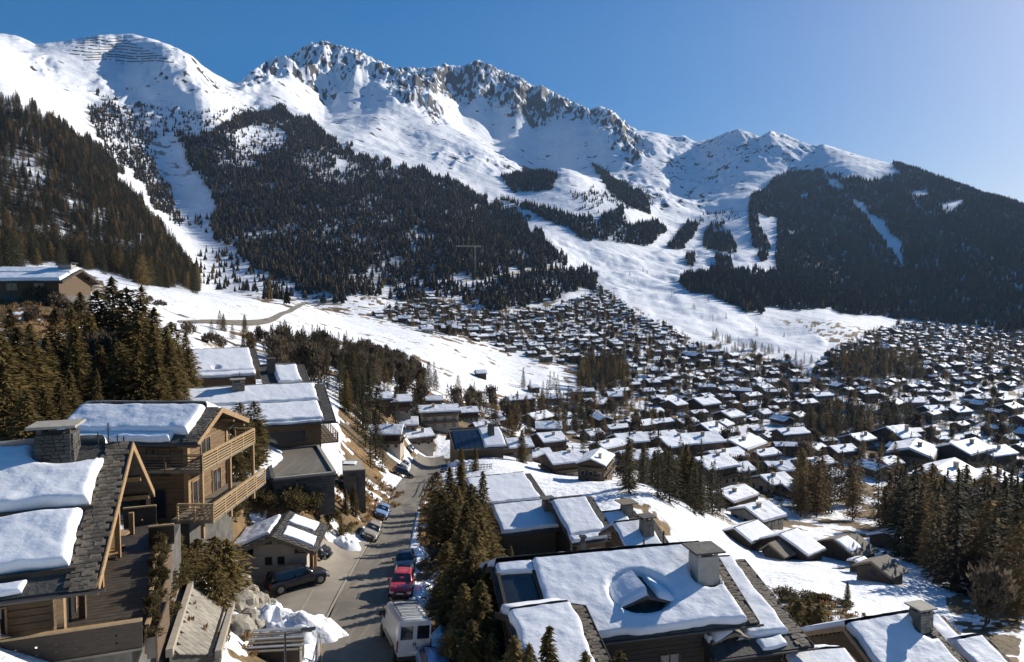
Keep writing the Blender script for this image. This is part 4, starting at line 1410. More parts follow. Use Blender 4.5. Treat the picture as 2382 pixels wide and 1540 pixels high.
MB().box(-1.05, 1.6, -5.2, 3.4, zb2 - 0.2, zb2).build('balcony_floor', M['wood_grey'], B)
railing(B, (1.6, -5.2, zb2), (1.6, 3.4, zb2), 1.0, 6, 'cap_rail', 6)
railing(B, (-0.6, -5.2, zb2), (1.5, -5.2, zb2), 1.0, 6, 'cap_rail', 3)
for x_, y_ in ((0.45, -4.15), (0.45, 0.0), (0.45, 4.1), (-6.2, -4.1), (-3.0, -4.1)):
    MB().box(x_ - 0.1, x_ + 0.1, y_ - 0.1, y_ + 0.1, zb2 - 1.5, zb1 - 0.16).build('post', M['wood_gold'], B)
MB().box(-1.3, -1.0, -2.95, -2.65, zb2, zb1 + 1.2).box(-1.3, -1.0, 2.9, 3.2, zb2, zb1 + 1.2).build('corner_post', M['wood_gold'], B)

# ------------------------------------------------------------------ long chalet behind with two bands of snow
K = 1.25
P = W(478, 597, 85)
Cc, zrC, spC = chalet('long_chalet', 'long timber chalet with two bands of roof snow and a wide picture window', P, math.radians(24), 15.6 * K, 20, 7.1 * K, 6 * K, ogr=1.5, oe=1.3, wall_h=3.4, wall='wood_mid', seed=4,
                      strip=1.2, single_slates=False, snow_step=0.35, slabs=[(-15.4 * K, -1.3, 0.10, 3.35 * K, 0.48), (-15.4 * K, -1.4, 3.62 * K, 6.78 * K, 0.48), (-15.4 * K, -1.7, 6.80 * K, 7.08 * K, 0.22)],
                      windows=[('F', -4.2 * K, 0.95, 4.1, 1.5, 'wood_grey', 0), ('F', -9.5 * K, 0.8, 1.5, 1.5, 'wood_gold', 1), ('R', -2.5, 0.9, 1.4, 1.6, 'wood_gold', 1), ('R', 2.0, 0.9, 1.4, 1.6, 'wood_gold', 1)],
                      chim=[(-8.2 * K, -0.9 * K, 1.3, 1.1, -0.6, 0.95, dict(stone='stone', cap='stone_cap', stones=True, taper=0.1, seed=8))])
tC = math.tan(math.radians(20))
MB().box(-15.3 * K, -1.3, -3.52 * K - 0.06, -3.52 * K + 0.06, zrC - 3.52 * K * tC, zrC - 3.52 * K * tC + 0.2).build('snow_bar', M['wood_dark'], Cc)
MB().tube((-8.0 * K, -0.4, zrC), (-8.0 * K, -0.4, zrC + 2.1), 0.04, seg=6).build('roof_mast', M['metal_dark'], Cc)
MB().box(-1.5, 0.6, -6.6, 5.0, 0.35, 0.5).build('balcony_floor', M['wood_grey'], Cc)
railing(Cc, (0.6, -6.6, 0.5), (0.6, 5.0, 0.5), 1.0, 5, 'cap_rail', 7)
railing(Cc, (-1.4, -6.6, 0.5), (0.5, -6.6, 0.5), 1.0, 5, 'cap_rail', 2)

P = W(371, 542, 118)
K = 1.24
chalet('upper_chalet', 'snow-covered chalet topmost of the left group, in front of the small dark conifers', P, math.radians(30), 9.6 * K, 27, 6.3 * K, 5 * K, wall_h=4.0, wall='wood_brown', seed=5, strip=1.1, snow_step=0.4,
       slabs=[(-9.4 * K, -1.15, 0.1, 5.2 * K, 0.5, [(-5.6 * K, 4.4 * K, 0.5, 0.3, 2)]), (-9.4 * K, -1.2, 5.3 * K, 6.2 * K, 0.45)], windows=[('F', -4, 1.5, 1.4, 1.2), ('R', 0, 1.2, 1.2, 1.4)])
P = W(446, 567, 108)
chalet('side_chalet', 'small snow-covered chalet with a leaning chimney, between the long chalet and the topmost one', P, math.radians(28), 6.9, 24, 5.2, 5, wall_h=4.5, wall='wood_dark', seed=6, strip=1.2, snow_step=0.4,
       slabs=[(-4.8, -1.2, 0.2, 5.0, 0.45)], chim=[(-5.3, -1.7, 1.1, 1.0, -1.4, 1.1, dict(stone='stone_dark', cap='stone_dark'))], windows=[('R', 0, 1.2, 1.2, 1.4)])

# dark stone terrace and block under the long chalet
def poly_prism(name, label, cat, tops, z_top, z_bot, mat, topmat=None):
    pts_ = [W_level(a, b, z_top) for a, b in tops]
    c0 = sum(pts_, Vector()) / len(pts_)
    o = empty(name, (c0.x, c0.y, z_bot), 0, label, cat)
    loc = [(p.x - c0.x, p.y - c0.y) for p in pts_]
    MB().prism(loc, -2.0, z_top - z_bot - 0.12, 'z').build('wall', M[mat], o)
    sc = 1.03
    MB().prism([(a * sc, b_ * sc) for a, b_ in loc], z_top - z_bot - 0.12, z_top - z_bot, 'z').build('top_slab', M[topmat or mat], o)
    return o, loc, z_top - z_bot


zt = W(398, 745, 63.4).z
ST_, locs, hh = poly_prism('stone_terrace', 'flat-topped dark stone terrace below the picture window of the long chalet', 'terrace', [(388, 702), (468, 694), (494, 736), (399, 746)], zt, zt - 2.0, 'stone_dark', 'asphalt')
rr = random.Random(5)
blk = MB().prism([(-0.5, -0.5), (0.5, -0.48), (0.48, 0.5), (-0.49, 0.47)], -0.5, 0.5, 'y').mesh('stone', M['stone_dark'])
a0, a1 = Vector((*locs[3], 0)), Vector((*locs[2], 0))
dirv = (a1 - a0).normalized()
nrm = Vector((dirv.y, -dirv.x, 0))
ang = math.atan2(dirv.y, dirv.x)
z = 0.0
while z < 1.8:
    h_ = rr.uniform(0.22, 0.34)
    q = 0.0
    while q < (a1 - a0).length - 0.1:
        l_ = rr.uniform(0.4, 0.95)
        l_ = min(l_, (a1 - a0).length - q)
        p = a0 + dirv * (q + l_ / 2) + nrm * (rr.uniform(0.0, 0.05) - 0.03)
        place('stone', blk, ST_, (p.x, p.y, z + h_ / 2), (0, 0, ang), (l_ - 0.03, 0.16, h_ - 0.03))
        q += l_
    z += h_
for i in range(len(locs)):
    p, q = locs[i], locs[(i + 1) % len(locs)]
    MB().beam((p[0], p[1], hh + 0.1), (q[0], q[1], hh + 0.1), 0.35, 0.2).build('coping', M['stone_cap'] if i in (1, 2) else M['stone_dark'], ST_)
zt = W(520, 722, 82).z
SB, locs, hh = poly_prism('stone_block', 'square dark stone garden building with a snow patch on top, right of the stone terrace', 'outbuilding', [(506, 716), (530, 713), (542, 729), (508, 731)], zt, zt - 3.4, 'stone_dark', 'stone_cap')
sm = snow_slab(-1.3, 0.4, 0.0, 1.4, 0.12, hh, 0.02, 1, 55, 0.2)
sm.materials.append(M['roof_snow'])
place('roof_snow', sm, SB, (0, -0.3, 0.02))
MB().box(locs[3][0] + 0.3, locs[2][0] - 0.9, locs[3][1] - 0.02, locs[3][1] + 0.2, 0.3, hh - 0.6).build('door', M['stone_dark'], SB)

# ------------------------------------------------------------------ small garage beside the road
P = W(424, 795, 60)
Gg, zrG, spG = chalet('small_garage', 'small pale garage with snow-patched slate roof and two little windows, beside the black car', P, math.radians(97), 6.4, 23, 3.3, 3.8, ogr=0.4, ogl=0.8, oe=0.8, wall_h=2.2, wall='stucco', base_wall='stucco', seed=7,
                      course=0.9, slabs=[(-5.6, -3.6, 0.5, 3.0, 0.22), (-2.6, -0.5, 0.4, 2.6, 0.2)], back=False, strip=None, barge='wood_grey', snow_step=0.2, gutter=True, purlins=True, roof_mat='slate_plain',
                      windows=[('L', 0.55, 1.0, 0.55, 0.65, 'wood_dark', 1), ('L', -0.45, 1.0, 0.55, 0.65, 'wood_dark', 1)])
slates(Gg, -6.25, -0.15, 0.05, 3.25, zrG, math.tan(math.radians(23)), -1, False, 71, 0.45, 0.33)
slates(Gg, -6.25, -0.15, 0.05, 3.7, zrG, math.tan(math.radians(23)) * 3.3 / 3.8, 1, False, 72, 0.45, 0.33)
me_ = snow_slab(-5.4, -0.6, 0.5, 3.6, 0.26, zrG, math.tan(math.radians(23)) * 3.3 / 3.8, 1, 77, 0.2)
me_.materials.append(M['roof_snow'])
place('roof_snow', me_, Gg)
for x_ in (-5.7, -4.0):
    MB().box(x_ - 0.14, x_ + 0.14, -3.05, -2.77, 0, zrG - 0.3 - 2.6 * 0.424).build('porch_post', M['wood_gold'], Gg)
MB().box(-5.25, -5.05, -2.2, -1.7, 0.0, 2.1).build('door_frame', M['wood_gold'], Gg)
MB().box(-2.6, 1.8, 3.3, 5.6, 1.55, 1.75, 0, Matrix.Rotation(-0.12, 4, 'Y')).build('side_roof', M['slate_plain'], Gg)
MB().box(-2.4, 1.5, 3.5, 5.3, -1.0, 1.5).build('side_wall', M['stucco'], Gg)

# ------------------------------------------------------------------ large chalet at the bottom right
P = W(1080, 850, 44)
H, zrH, spH = chalet('large_chalet', 'large snow-covered chalet with a roof dormer and massive pale chimney, right of the road', P, math.radians(12.7), 14.9, 24, 5.5, 5.2, ogr=0.7, ogl=1.6, oe=0.9, wall_h=4.5, wall='wood_dark', seed=8,
                     strip=0.75, single_slates=True, snow_step=0.2, th=0.5, barge='wood_dark',
                     slabs=[(-12.35, -0.75, 0.0, 5.35, 0.46, [(-6.5, 2.95, 1.75, 1.35, 2.2), (-1.75, 2.35, 0.95, 0.75, 2.5)]), (-14.6, -12.3, 0.0, 0.75, 0.3)],
                     windows=[('F', -2.5, 1.6, 1.3, 1.2, 'wood_brown', 1), ('F', -5.2, 1.6, 1.3, 1.2, 'wood_brown', 1), ('R', -1.0, 1.6, 1.2, 1.2, 'wood_brown', 1)],
                     chim=[(-1.75, -2.15, 1.40, 1.25, -2.1, 0.55, dict(stone='stucco', cap='stone_dark', taper=0.06, capover=0.3))])
tH = math.tan(math.radians(24))
# loggia opening at the left end of the near roof plane
MB().box(-14.55, -12.45, -4.3, -0.85, zrH - 4.3 * tH - 0.2, zrH - 4.3 * tH - 0.1).build('loggia_floor', M['wood_dark'], H)
lo = MB()
for xx in (-14.62, -12.42):
    lo.prism([(-0.8, zrH - 0.8 * tH + 0.28), (-4.4, zrH - 4.4 * tH + 0.28), (-4.4, zrH - 4.4 * tH + 0.03), (-0.8, zrH - 0.8 * tH + 0.03)], xx - 0.09, xx + 0.09, 'x')
lo.build('loggia_frame', M['wood_dark'], H)
MB().prism([(-0.9, zrH - 0.9 * tH + 0.06), (-4.25, zrH - 4.25 * tH + 0.06), (-4.25, zrH - 4.25 * tH + 0.025), (-0.9, zrH - 0.9 * tH + 0.025)], -14.5, -12.55, 'x').build('loggia_glass', M['glass'], H)
# roof dormer
def dormer(parent, x, y0, y1, hw, zrid, rise, mat='wood_dark', snow=0.25, slope=0.0, seed=4, roofm='slate_plain'):
    d_ = MB()
    e = 0.25
    d_.add([(x, y0, zrid), (x, y1 - 0.5, zrid - slope), (x - hw - e, y1 - 0.2, zrid - rise - 0.1 - slope), (x - hw - e, y0, zrid - rise - 0.1), (x + hw + e, y1 - 0.2, zrid - rise - 0.1 - slope), (x + hw + e, y0, zrid - rise - 0.1),
            (x, y0, zrid - 0.14), (x, y1 - 0.5, zrid - 0.16 - slope), (x - hw - e, y1 - 0.2, zrid - rise - 0.26 - slope), (x - hw - e, y0, zrid - rise - 0.26), (x + hw + e, y1 - 0.2, zrid - rise - 0.26 - slope), (x + hw + e, y0, zrid - rise - 0.26)],
           [(0, 1, 2, 3), (1, 0, 5, 4), (6, 9, 8, 7), (7, 10, 11, 6), (1, 7, 8, 2), (1, 4, 10, 7), (2, 8, 9, 3), (4, 5, 11, 10), (0, 3, 9, 6), (0, 6, 11, 5)])
    o = d_.build('dormer', M[roofm], parent)
    zb_ = zrid - rise - 1.5
    MB().prism([(x - hw, zb_), (x + hw, zb_), (x + hw, zrid - rise - 0.25 - slope), (x, zrid - 0.3 - slope), (x - hw, zrid - rise - 0.25 - slope)], y1 + 0.25, y0, 'y').build('wall', M[mat], o)
    f = MB().box(x - hw * 0.55, x + hw * 0.55, y1 + 0.19, y1 + 0.24, zrid - rise - 1.0 - slope, zrid - rise - 0.35 - slope)
    f.build('pane', M['glass'], o)
    MB().box(x - 0.04, x + 0.04, y1 + 0.15, y1 + 0.185, zrid - rise - 1.05 - slope, zrid - rise - 0.3 - slope).box(x - hw * 0.58, x + hw * 0.58, y1 + 0.15, y1 + 0.185, zrid - rise - 1.08 - slope, zrid - rise - 1.0 - slope).build('frame', M['wood_brown'], o)
    if snow:
        for s, x0, x1 in snow:
            me_ = grid_mesh('roof_snow', *dormer_snow(x, y0, y1 - 0.35, hw + e - 0.1, zrid, rise + 0.05, slope, s, x0, x1, seed))
            me_.materials.append(M['roof_snow'])
            place('roof_snow', me_, o)
    return o


def dormer_snow(x, y0, y1, hw, zrid, rise, slope, s, a0, a1, seed):
    ys = np.linspace(y0, y1, 16)
    qs = np.linspace(a0, a1, 14)
    YY, QQ = np.meshgrid(ys, qs)
    e = np.minimum(np.minimum((y0 - YY) + 0.4, YY - y1), np.minimum((QQ - a0) * hw + (0.5 if a0 == 0 else 0), (a1 - QQ) * hw))
    h = 0.34 * np.sqrt(np.clip(1 - (1 - np.clip(e / 0.3, 0, 1)) ** 2, 0, 1)) * (0.8 + 0.4 * fbm(YY + seed, QQ * 3, 2, seed)) + 0.01
    return x + s * QQ * hw, YY, zrid - QQ * rise - slope * (y0 - YY) / max(0.1, y0 - y1) + h


dormer(H, -6.4, -0.7, -3.75, 1.75, zrH - 0.55, 0.62, snow=((-1, 0.0, 0.97), (1, 0.35, 0.97)), slope=0.25)
chimney(H, -13.1 + 4.6, 1.4, 0.3, 0.3, zrH - 0.8, zrH + 0.55, stone='metal_dark', cap='metal_dark', capover=0.06)
for x_, h_ in ((-9.6, 0.5), (-3.2, 0.75), (-4.6, 0.35)):
    MB().tube((x_, 0.5, zrH - 0.2), (x_, 0.5, zrH + 0.4 + h_), 0.06, seg=7).build('roof_pipe', M['metal_dark'], H)
MB().tube((-14.1, -4.6, zrH - 6.2), (-14.1, -4.6, zrH - 2.2), 0.12, seg=8).build('porch_post', M['wood_brown'], H)

P = W(1131, 870, 46)
H2, zrH2, _ = chalet('east_wing', 'snowy chalet wing with a long bare slate strip and footprints, joined to the large chalet', P, math.radians(13), 6.4, 17.5, 7.3, 5, ogr=0.9, ogl=0.2, oe=0.9, wall_h=4.2, wall='wood_dark', seed=9, strip=0.95, single_slates=True,
                     snow_step=0.22, barge='wood_dark', slabs=[(-6.2, -0.95, 0.0, 6.2, 0.42, [(-4.9, 4.7, 1.25, 1.5, 3)]), (-3.2, -1.5, 6.4, 7.1, 0.2)], windows=[('F', -3.5, 1.5, 1.5, 1.2, 'wood_gold', 1)])
t2 = math.tan(math.radians(17.5))
dormer(H2, -4.9, -2.9, -6.3, 1.0, zrH2 - 0.85, 0.5, mat='wood_gold', snow=((-1, 0.0, 0.97),), slope=0.35, seed=6, roofm='wood_grey')

P = W(884, 942, 36)
chalet('front_wing', 'low snow-covered wing in front of the large chalet, behind the small spruces', P, math.radians(15), 4.4, 19, 6.0, 2.6, ogr=0.5, ogl=0.4, oe=0.6, wall_h=3.6, wall='wood_dark', seed=10, strip=0.8, single_slates=True, snow_step=0.2, slabs=[(-4.3, -0.8, 0.0, 5.8, 0.45)], barge='wood_dark', pb=22)
P = W(1407, 954, 50)
I1, zrI, _ = chalet('corner_chalet', 'snow-covered chalet with a broad stone chimney at its ridge, in the bottom right corner', P, math.radians(16), 7.2, 27, 6.0, 5.0, ogr=0.8, ogl=0.6, wall_h=4.0, wall='wood_brown', seed=11, strip=0.7, single_slates=True, snow_step=0.25,
                     slabs=[(-7.0, -0.7, 0.0, 5.8, 0.42, [(-0.95, 1.15, 0.95, 0.7, 2.5)])], chim=[(-0.95, -0.75, 1.15, 1.0, -1.3, 0.75, dict(stone='stone', cap='stone_cap', stones=True, taper=0.08, seed=12))])
P = W(1440, 958, 53)
chalet('narrow_wing', 'narrow snow-covered wing with a slate gable strip, behind the chimney of the corner chalet', P, math.radians(16), 2.6, 24, 5.2, 4.0, ogr=0.4, ogl=0.1, oe=0.5, wall_h=4.0, wall='wood_brown', seed=12, strip=0.6, snow_step=0.25, slabs=[(-2.5, -0.6, 0.0, 5.0, 0.4)])
P = W(1508, 991, 51)
chalet('lower_wing', 'lowest snow-covered roof wing with dark slate edge at the extreme bottom right', P, math.radians(16), 3.6, 24, 4.6, 4.0, ogr=0.4, ogl=0.1, oe=0.5, wall_h=3.6, wall='wood_brown', seed=13, strip=0.6, snow_step=0.25, slabs=[(-3.5, -0.6, 0.0, 4.4, 0.4)])
P = W(1292, 1015, 40)
chalet('cut_off_roof', 'white snow-covered roof cut off by the bottom edge, left of the corner chalet', P, math.radians(8), 4.2, 12, 4.5, 2.0, ogr=0.4, ogl=0.1, oe=0.5, wall_h=3.6, wall='wood_brown', seed=14, strip=0.2, snow_step=0.25, slabs=[(-4.1, -0.2, 0.0, 4.4, 0.4)])

# ------------------------------------------------------------------ stepped roofs between the road and the meadow
P = W(798, 736, 100)
chalet('stepped_chalet', 'snow-covered chalet with smooth roof, topmost of the stepped roofs beside the road', P, math.radians(22), 10.4, 19, 6.2, 4.5, wall_h=4, wall='wood_brown', seed=15, strip=0.95, snow_step=0.35, slabs=[(-10.2, -1.0, 0.0, 6.0, 0.42)], barge='wood_brown')
P = W(894, 772, 80)
chalet('chimney_chalet', 'snow-covered chalet right of the stone chimney, among the stepped roofs beside the road', P, math.radians(20), 5.6, 24, 6.4, 4.5, wall_h=4, wall='wood_brown', seed=16, strip=0.95, snow_step=0.3, slabs=[(-5.5, -1.0, 0.05, 5.4, 0.45), (-5.5, -1.1, 5.5, 6.3, 0.36)], barge='wood_brown',
       windows=[('F', -2.4, 1.8, 1.4, 1.2)])
P = W(824, 780, 81)
chalet('joined_wing', 'low snow-covered wing with a stone chimney, left half of the stepped roofs beside the road', P, math.radians(18), 7.2, 21, 4.6, 3.0, ogr=0.3, ogl=0.5, wall_h=4, wall='wood_brown', seed=17, strip=0.2, snow_step=0.3, slabs=[(-7.1, -0.1, 0.0, 4.4, 0.42)], barge='wood_brown',
       chim=[(-0.55, -1.8, 1.15, 1.0, -1.5, 0.75, dict(stone='stone', cap='stone_dark', taper=0.12))])
P = W(991, 809, 68)
chalet('meadow_chalet', 'small snow-covered roof with a tall tapered chimney, between the large chalet and the brown meadow', P, math.radians(19), 4.8, 27, 3.6, 3.0, wall_h=4, wall='wood_brown', seed=18, strip=0.8, snow_step=0.25, slabs=[(-4.7, -0.8, 0.0, 3.4, 0.36)], barge='wood_brown',
       chim=[(-1.9, -1.7, 1.05, 0.95, -1.6, 0.9, dict(stone='stone', cap='stone_dark', taper=0.2))])
P = W(960, 794, 80)
chalet('hidden_chalet', 'low snowy roof with a wide brown-capped chimney, beside the brown patch of meadow', P, math.radians(20), 4.6, 22, 3.2, 3.0, wall_h=3.6, wall='wood_brown', seed=19, strip=0.3, snow_step=0.3, slabs=[(-4.5, -1.6, 0.0, 3.0, 0.3)],
       chim=[(-1.2, -0.3, 1.15, 1.0, -1.2, 1.0, dict(stone='stone', cap='wood_grey', taper=0.22, capover=0.5))])
P = W(752, 664, 165)
Sol, zrS, _ = chalet('solar_chalet', 'chalet with dark solar panels over half its roof, at the bend of the road', P, math.radians(15), 13, 22, 8.2, 5, wall_h=5, wall='wood_brown', seed=20, strip=None, snow_step=0.5, slabs=[(-5.8, -0.4, 0.2, 7.6, 0.4)],
                     chim=[(-3.2, -3.2, 1.3, 1.2, -2.2, 1.3, dict(stone='stone_dark', cap='stone_dark', taper=0.25))])
tS = math.tan(math.radians(22))
for i in range(4):
    for j in range(4):
        x0, w0 = -12.5 + 1.62 * i, 0.7 + 1.75 * j
        o = MB().prism([(-w0, zrS - w0 * tS + 0.14), (-w0 - 1.66, zrS - (w0 + 1.66) * tS + 0.14), (-w0 - 1.66, zrS - (w0 + 1.66) * tS + 0.05), (-w0, zrS - w0 * tS + 0.05)], x0, x0 + 1.55, 'x').build('solar_panel', M['solar'], Sol)
for o in list(COL.objects):
    if '_zr' in o:
        del o['_zr']

# hillside chalet at the upper left
P = W(102, 419, 108)
Tp, zrT, _ = chalet('hillside_chalet', 'low snow-covered timber chalet with a stone tower, on the brown slope at the upper left', P, math.radians(4), 13, 20, 5.6, 5, ogr=1.0, wall_h=2.2, wall='wood_brown', seed=21, strip=0.4, snow_step=0.4, slabs=[(-12.8, -0.5, 0.0, 2.4, 0.45), (-12.8, -0.4, 2.7, 5.4, 0.45)], barge='wood_dark',
                    windows=[('F', -4, 0.8, 1.6, 1.4), ('F', -8, 0.8, 1.6, 1.4)], chim=[(-2.0, -0.6, 2.0, 1.4, -1.5, 0.7, dict(stone='stone', cap='stone_dark'))])
del Tp['_zr']

# ------------------------------------------------------------------ barns on the meadow
def barn(name, label, P, phi, L, p, wf, wb, wall_h, seed, snow=True, mat='wood_dark', planks=False, patch=None):
    # slide along the sight line until the barn stands on the ground
    tp_ = math.tan(math.radians(p))
    lo, hi = 0.55, 1.25
    best = (9e9, 1.0)
    for q_ in np.linspace(lo, hi, 71):
        P2 = P * float(q_)
        gz_ = ground(P2.x - 0.5 * L * q_ * math.cos(math.radians(phi)), P2.y - 0.5 * L * q_ * math.sin(math.radians(phi)) - 1.5)
        e_ = abs(P2.z - (wf * tp_ + wall_h * 0.85) * q_ - gz_)
        if e_ < best[0]:
            best = (e_, float(q_))
    P = P * best[1]
    L, wf, wb, wall_h = (v_ * best[1] for v_ in (L, wf, wb, wall_h))
    print('barn', best)
    sl = [(-L + 0.1, -0.15, 0.0, wf - 0.12, 0.32)] if snow else ([patch] if patch else [])
    r, zr, sp = chalet(name, label, P, math.radians(phi), L, p, wf, wb, ogr=0.6, ogl=0.6, oe=0.6, wall_h=wall_h, wall=mat, seed=seed, strip=None, snow_step=0.45, slabs=sl, back=snow, th=0.32, cat='barn', barge='wood_grey' if not snow else 'wood_dark',
                       purlins=False, gutter=False, course=0.35, roof_mat='wood_grey' if not snow else 'slate_plain', group='barns on the snowy meadow', windows=[('L', 0, 1.2, 0.8, 0.8, 'wood_dark', 1)])
    if planks:
        tp = math.tan(math.radians(p))
        n_ = int(L / 0.32)
        for k in range(n_):
            x0 = -L + k * L / n_
            MB().prism([(-0.05, zr + 0.03), (-wf - 0.1, zr - (wf + 0.1) * tp + 0.03 + 0.02 * (k % 2)), (-wf - 0.1, zr - (wf + 0.1) * tp + 0.08 + 0.02 * (k % 2)), (-0.05, zr + 0.08 + 0.02 * (k % 2))], x0 + 0.015, x0 + L / n_ - 0.015, 'x').build('plank', M['wood_grey'], r)
    del r['_zr']
    return r


barn('hay_barn', 'snow-covered dark wooden barn, leftmost of the barns on the meadow', W(1152, 809, 156), 37, 9.6, 24, 4.6, 4.4, 2.6, 31)
barn('hay_barn', 'broad snow-covered barn with a notched near eave, second from the left on the meadow', W(1214, 822, 147), 35, 7.2, 20, 6.8, 5, 2.6, 32)
barn('hay_barn', 'plank-roofed lean barn without snow, tucked between the two leftmost barns', W(1186, 838, 141), 35, 4.0, 26, 3.8, 2.0, 1.6, 33, snow=False, planks=True)
barn('hay_barn', 'half-thawed barn with patchy snow on grey planks, next to the bare plank shed', W(1303, 827, 136), 30, 7.4, 23, 5.2, 4.6, 2.6, 34, snow=False, planks=True, patch=(-7.2, -3.0, 0.3, 3.6, 0.25))
barn('hay_barn', 'low shed with a bare striped plank roof, nearest of the barns on the meadow', W(1353, 862, 122), 33, 5.6, 25, 3.8, 3.4, 2.2, 35, snow=False, planks=True)
barn('hay_barn', 'snow-covered barn among dark trees, farthest right of the barns on the meadow', W(1366, 820, 152), 38, 5.6, 22, 4.4, 4, 2.6, 36)
barn('hay_barn', 'tiny snow-roofed hut in front of the patchy barn, left of the bare plank shed', W(1318, 866, 127), 30, 3.6, 18, 2.0, 1.6, 1.4, 37)
barn('hay_barn', 'small isolated hut standing alone in the middle of the open white meadow', G(722, 588) + Vector((3, 0, 5.2)), 15, 7.0, 24, 4.0, 3.6, 3.4, 38)
barn('hay_barn', 'small lone hut between two spruces at the lower edge of the white meadow', G(804, 610) + Vector((3, 0, 5.0)), 18, 7.0, 20, 4.0, 3.6, 3.4, 39)

# ------------------------------------------------------------------ village houses
WALLS = ['wall_far_dark', 'wall_far_dark', 'wall_far_pale', 'wall_far_dark', 'wall_far_dark']


def house_pieces(L, Wd, H, p, seed, detail):
    """pieces of a village chalet about its base centre. Ridge along x."""
    rr = random.Random(seed)
    tp = math.tan(math.radians(p))
    zr = H + Wd / 2 * tp
    out = {}
    w = MB()
    o = 0.9
    st = H * rr.choice((0.33, 0.4, 0.0))
    x0, x1, y0, y1 = -L / 2 + o, L / 2 - o, -Wd / 2 + o, Wd / 2 - o
    ht = H + 0.9 * tp - 0.35
    w.add([(x0, y0, -4), (x1, y0, -4), (x1, y1, -4), (x0, y1, -4), (x0, y0, ht), (x1, y0, ht), (x1, y1, ht), (x0, y1, ht), (x0, 0, zr - 0.35), (x1, 0, zr - 0.35)],
          [(0, 1, 5, 4), (2, 3, 7, 6), (0, 4, 8, 7, 3), (1, 2, 6, 9, 5)])
    out['wall'] = w
    if st > 0:
        b_ = MB().box(x0 - 0.06, x1 + 0.06, y0 - 0.06, y1 + 0.06, -4, st)
        out['base_wall'] = b_
    r = MB().prism([(0, zr), (-Wd / 2, H), (-Wd / 2, H - 0.3), (0, zr - 0.34), (Wd / 2, H - 0.3), (Wd / 2, H)], -L / 2, L / 2, 'x')
    out['roof'] = r
    s = MB()
    th = rr.uniform(0.35, 0.6)
    for sd in (-1, 1):
        m = 0.25
        n1, n2 = (6, 4) if detail else (3, 2)
        xs = np.linspace(-L / 2 + m, L / 2 - m, n1 + 1)
        ws_ = np.linspace(0, Wd / 2 - m, n2 + 1)
        vs, fs = [], []
        for a in ws_:
            for x in xs:
                hh = th * rr.uniform(0.8, 1.15)
                vs.append((x, sd * a, zr - a * tp + hh))
        nx_ = n1 + 1
        for j in range(n2):
            for i in range(n1):
                fs.append((j * nx_ + i, j * nx_ + i + 1, (j + 1) * nx_ + i + 1, (j + 1) * nx_ + i))
        # rim down to the roof
        rim = [j for j in range(nx_ * n2, nx_ * (n2 + 1))]
        b0 = len(vs)
        for k in rim:
            v = vs[k]
            vs.append((v[0], v[1] + sd * 0.15, zr - abs(v[1]) * tp - 0.02))
        for k in range(len(rim) - 1):
            fs.append((rim[k], rim[k + 1], b0 + k + 1, b0 + k))
        for col in (0, n1):
            b1 = len(vs)
            ks = [j * nx_ + col for j in range(n2 + 1)]
            for k in ks:
                v = vs[k]
                vs.append((v[0] + (-0.12 if col == 0 else 0.12), v[1], zr - abs(v[1]) * tp - 0.02))
            for k in range(len(ks) - 1):
                fs.append((ks[k], ks[k + 1], b1 + k + 1, b1 + k))
        s.add(vs, fs)
    out['roof_snow'] = s
    win = []
    floors = max(1, int((H - 1.0) / 2.7))
    for fl in range(floors):
        z = 1.0 + fl * 2.7
        n_ = max(2, int(Wd / 3.2))
        for k in range(n_):
            y = y0 + (y1 - y0) * (k + 0.5) / n_
            win.append(('x', x0 - 0.03, y, z))
            win.append(('x', x1 + 0.03, y, z))
        n_ = max(2, int(L / 3.4))
        for k in range(n_):
            x = x0 + (x1 - x0) * (k + 0.5) / n_
            win.append(('y', x, y0 - 0.03, z))
    out['windows'] = win
    c = MB()
    cx, cy = rr.uniform(-L / 4, L / 4), -rr.uniform(0.6, Wd / 4)
    c.box(cx - 0.5, cx + 0.5, cy - 0.45, cy + 0.45, zr - Wd / 4 * tp - 0.6, zr + 0.9)
    c.box(cx - 0.65, cx + 0.65, cy - 0.6, cy + 0.6, zr + 0.9, zr + 1.05)
    out['chimney'] = c
    bal = MB()
    for fl in range(1, floors + 1):
        z = 0.2 + fl * 2.7
        if z + 1 < H + 0.5:
            for xs_ in (-1, 1):
                xe = x0 if xs_ < 0 else x1
                bal.box(min(xe, xe + xs_ * 1.15), max(xe, xe + xs_ * 1.15), y0 + 0.3, y1 - 0.3, z, z + 0.12)
                bal.box(min(xe + xs_ * 1.08, xe + xs_ * 1.15), max(xe + xs_ * 1.08, xe + xs_ * 1.15), y0 + 0.3, y1 - 0.3, z + 0.12, z + 1.0)
            bal.box(x0 + 0.5, x1 - 0.5, y0 - 1.0, y0, z, z + 0.12).box(x0 + 0.5, x1 - 0.5, y0 - 1.0, y0 - 0.93, z + 0.12, z + 1.0)
    out['balcony'] = bal if bal.v else None
    return out


def win_quad(mb, wi, s=0.62, h=1.25, mi=0):
    ax, a, b_, z = wi
    if ax == 'x':
        mb.box(a - 0.04, a + 0.04, b_ - s, b_ + s, z, z + h, mi)
    else:
        mb.box(a - s, a + s, b_ - 0.04, b_ + 0.04, z, z + h, mi)


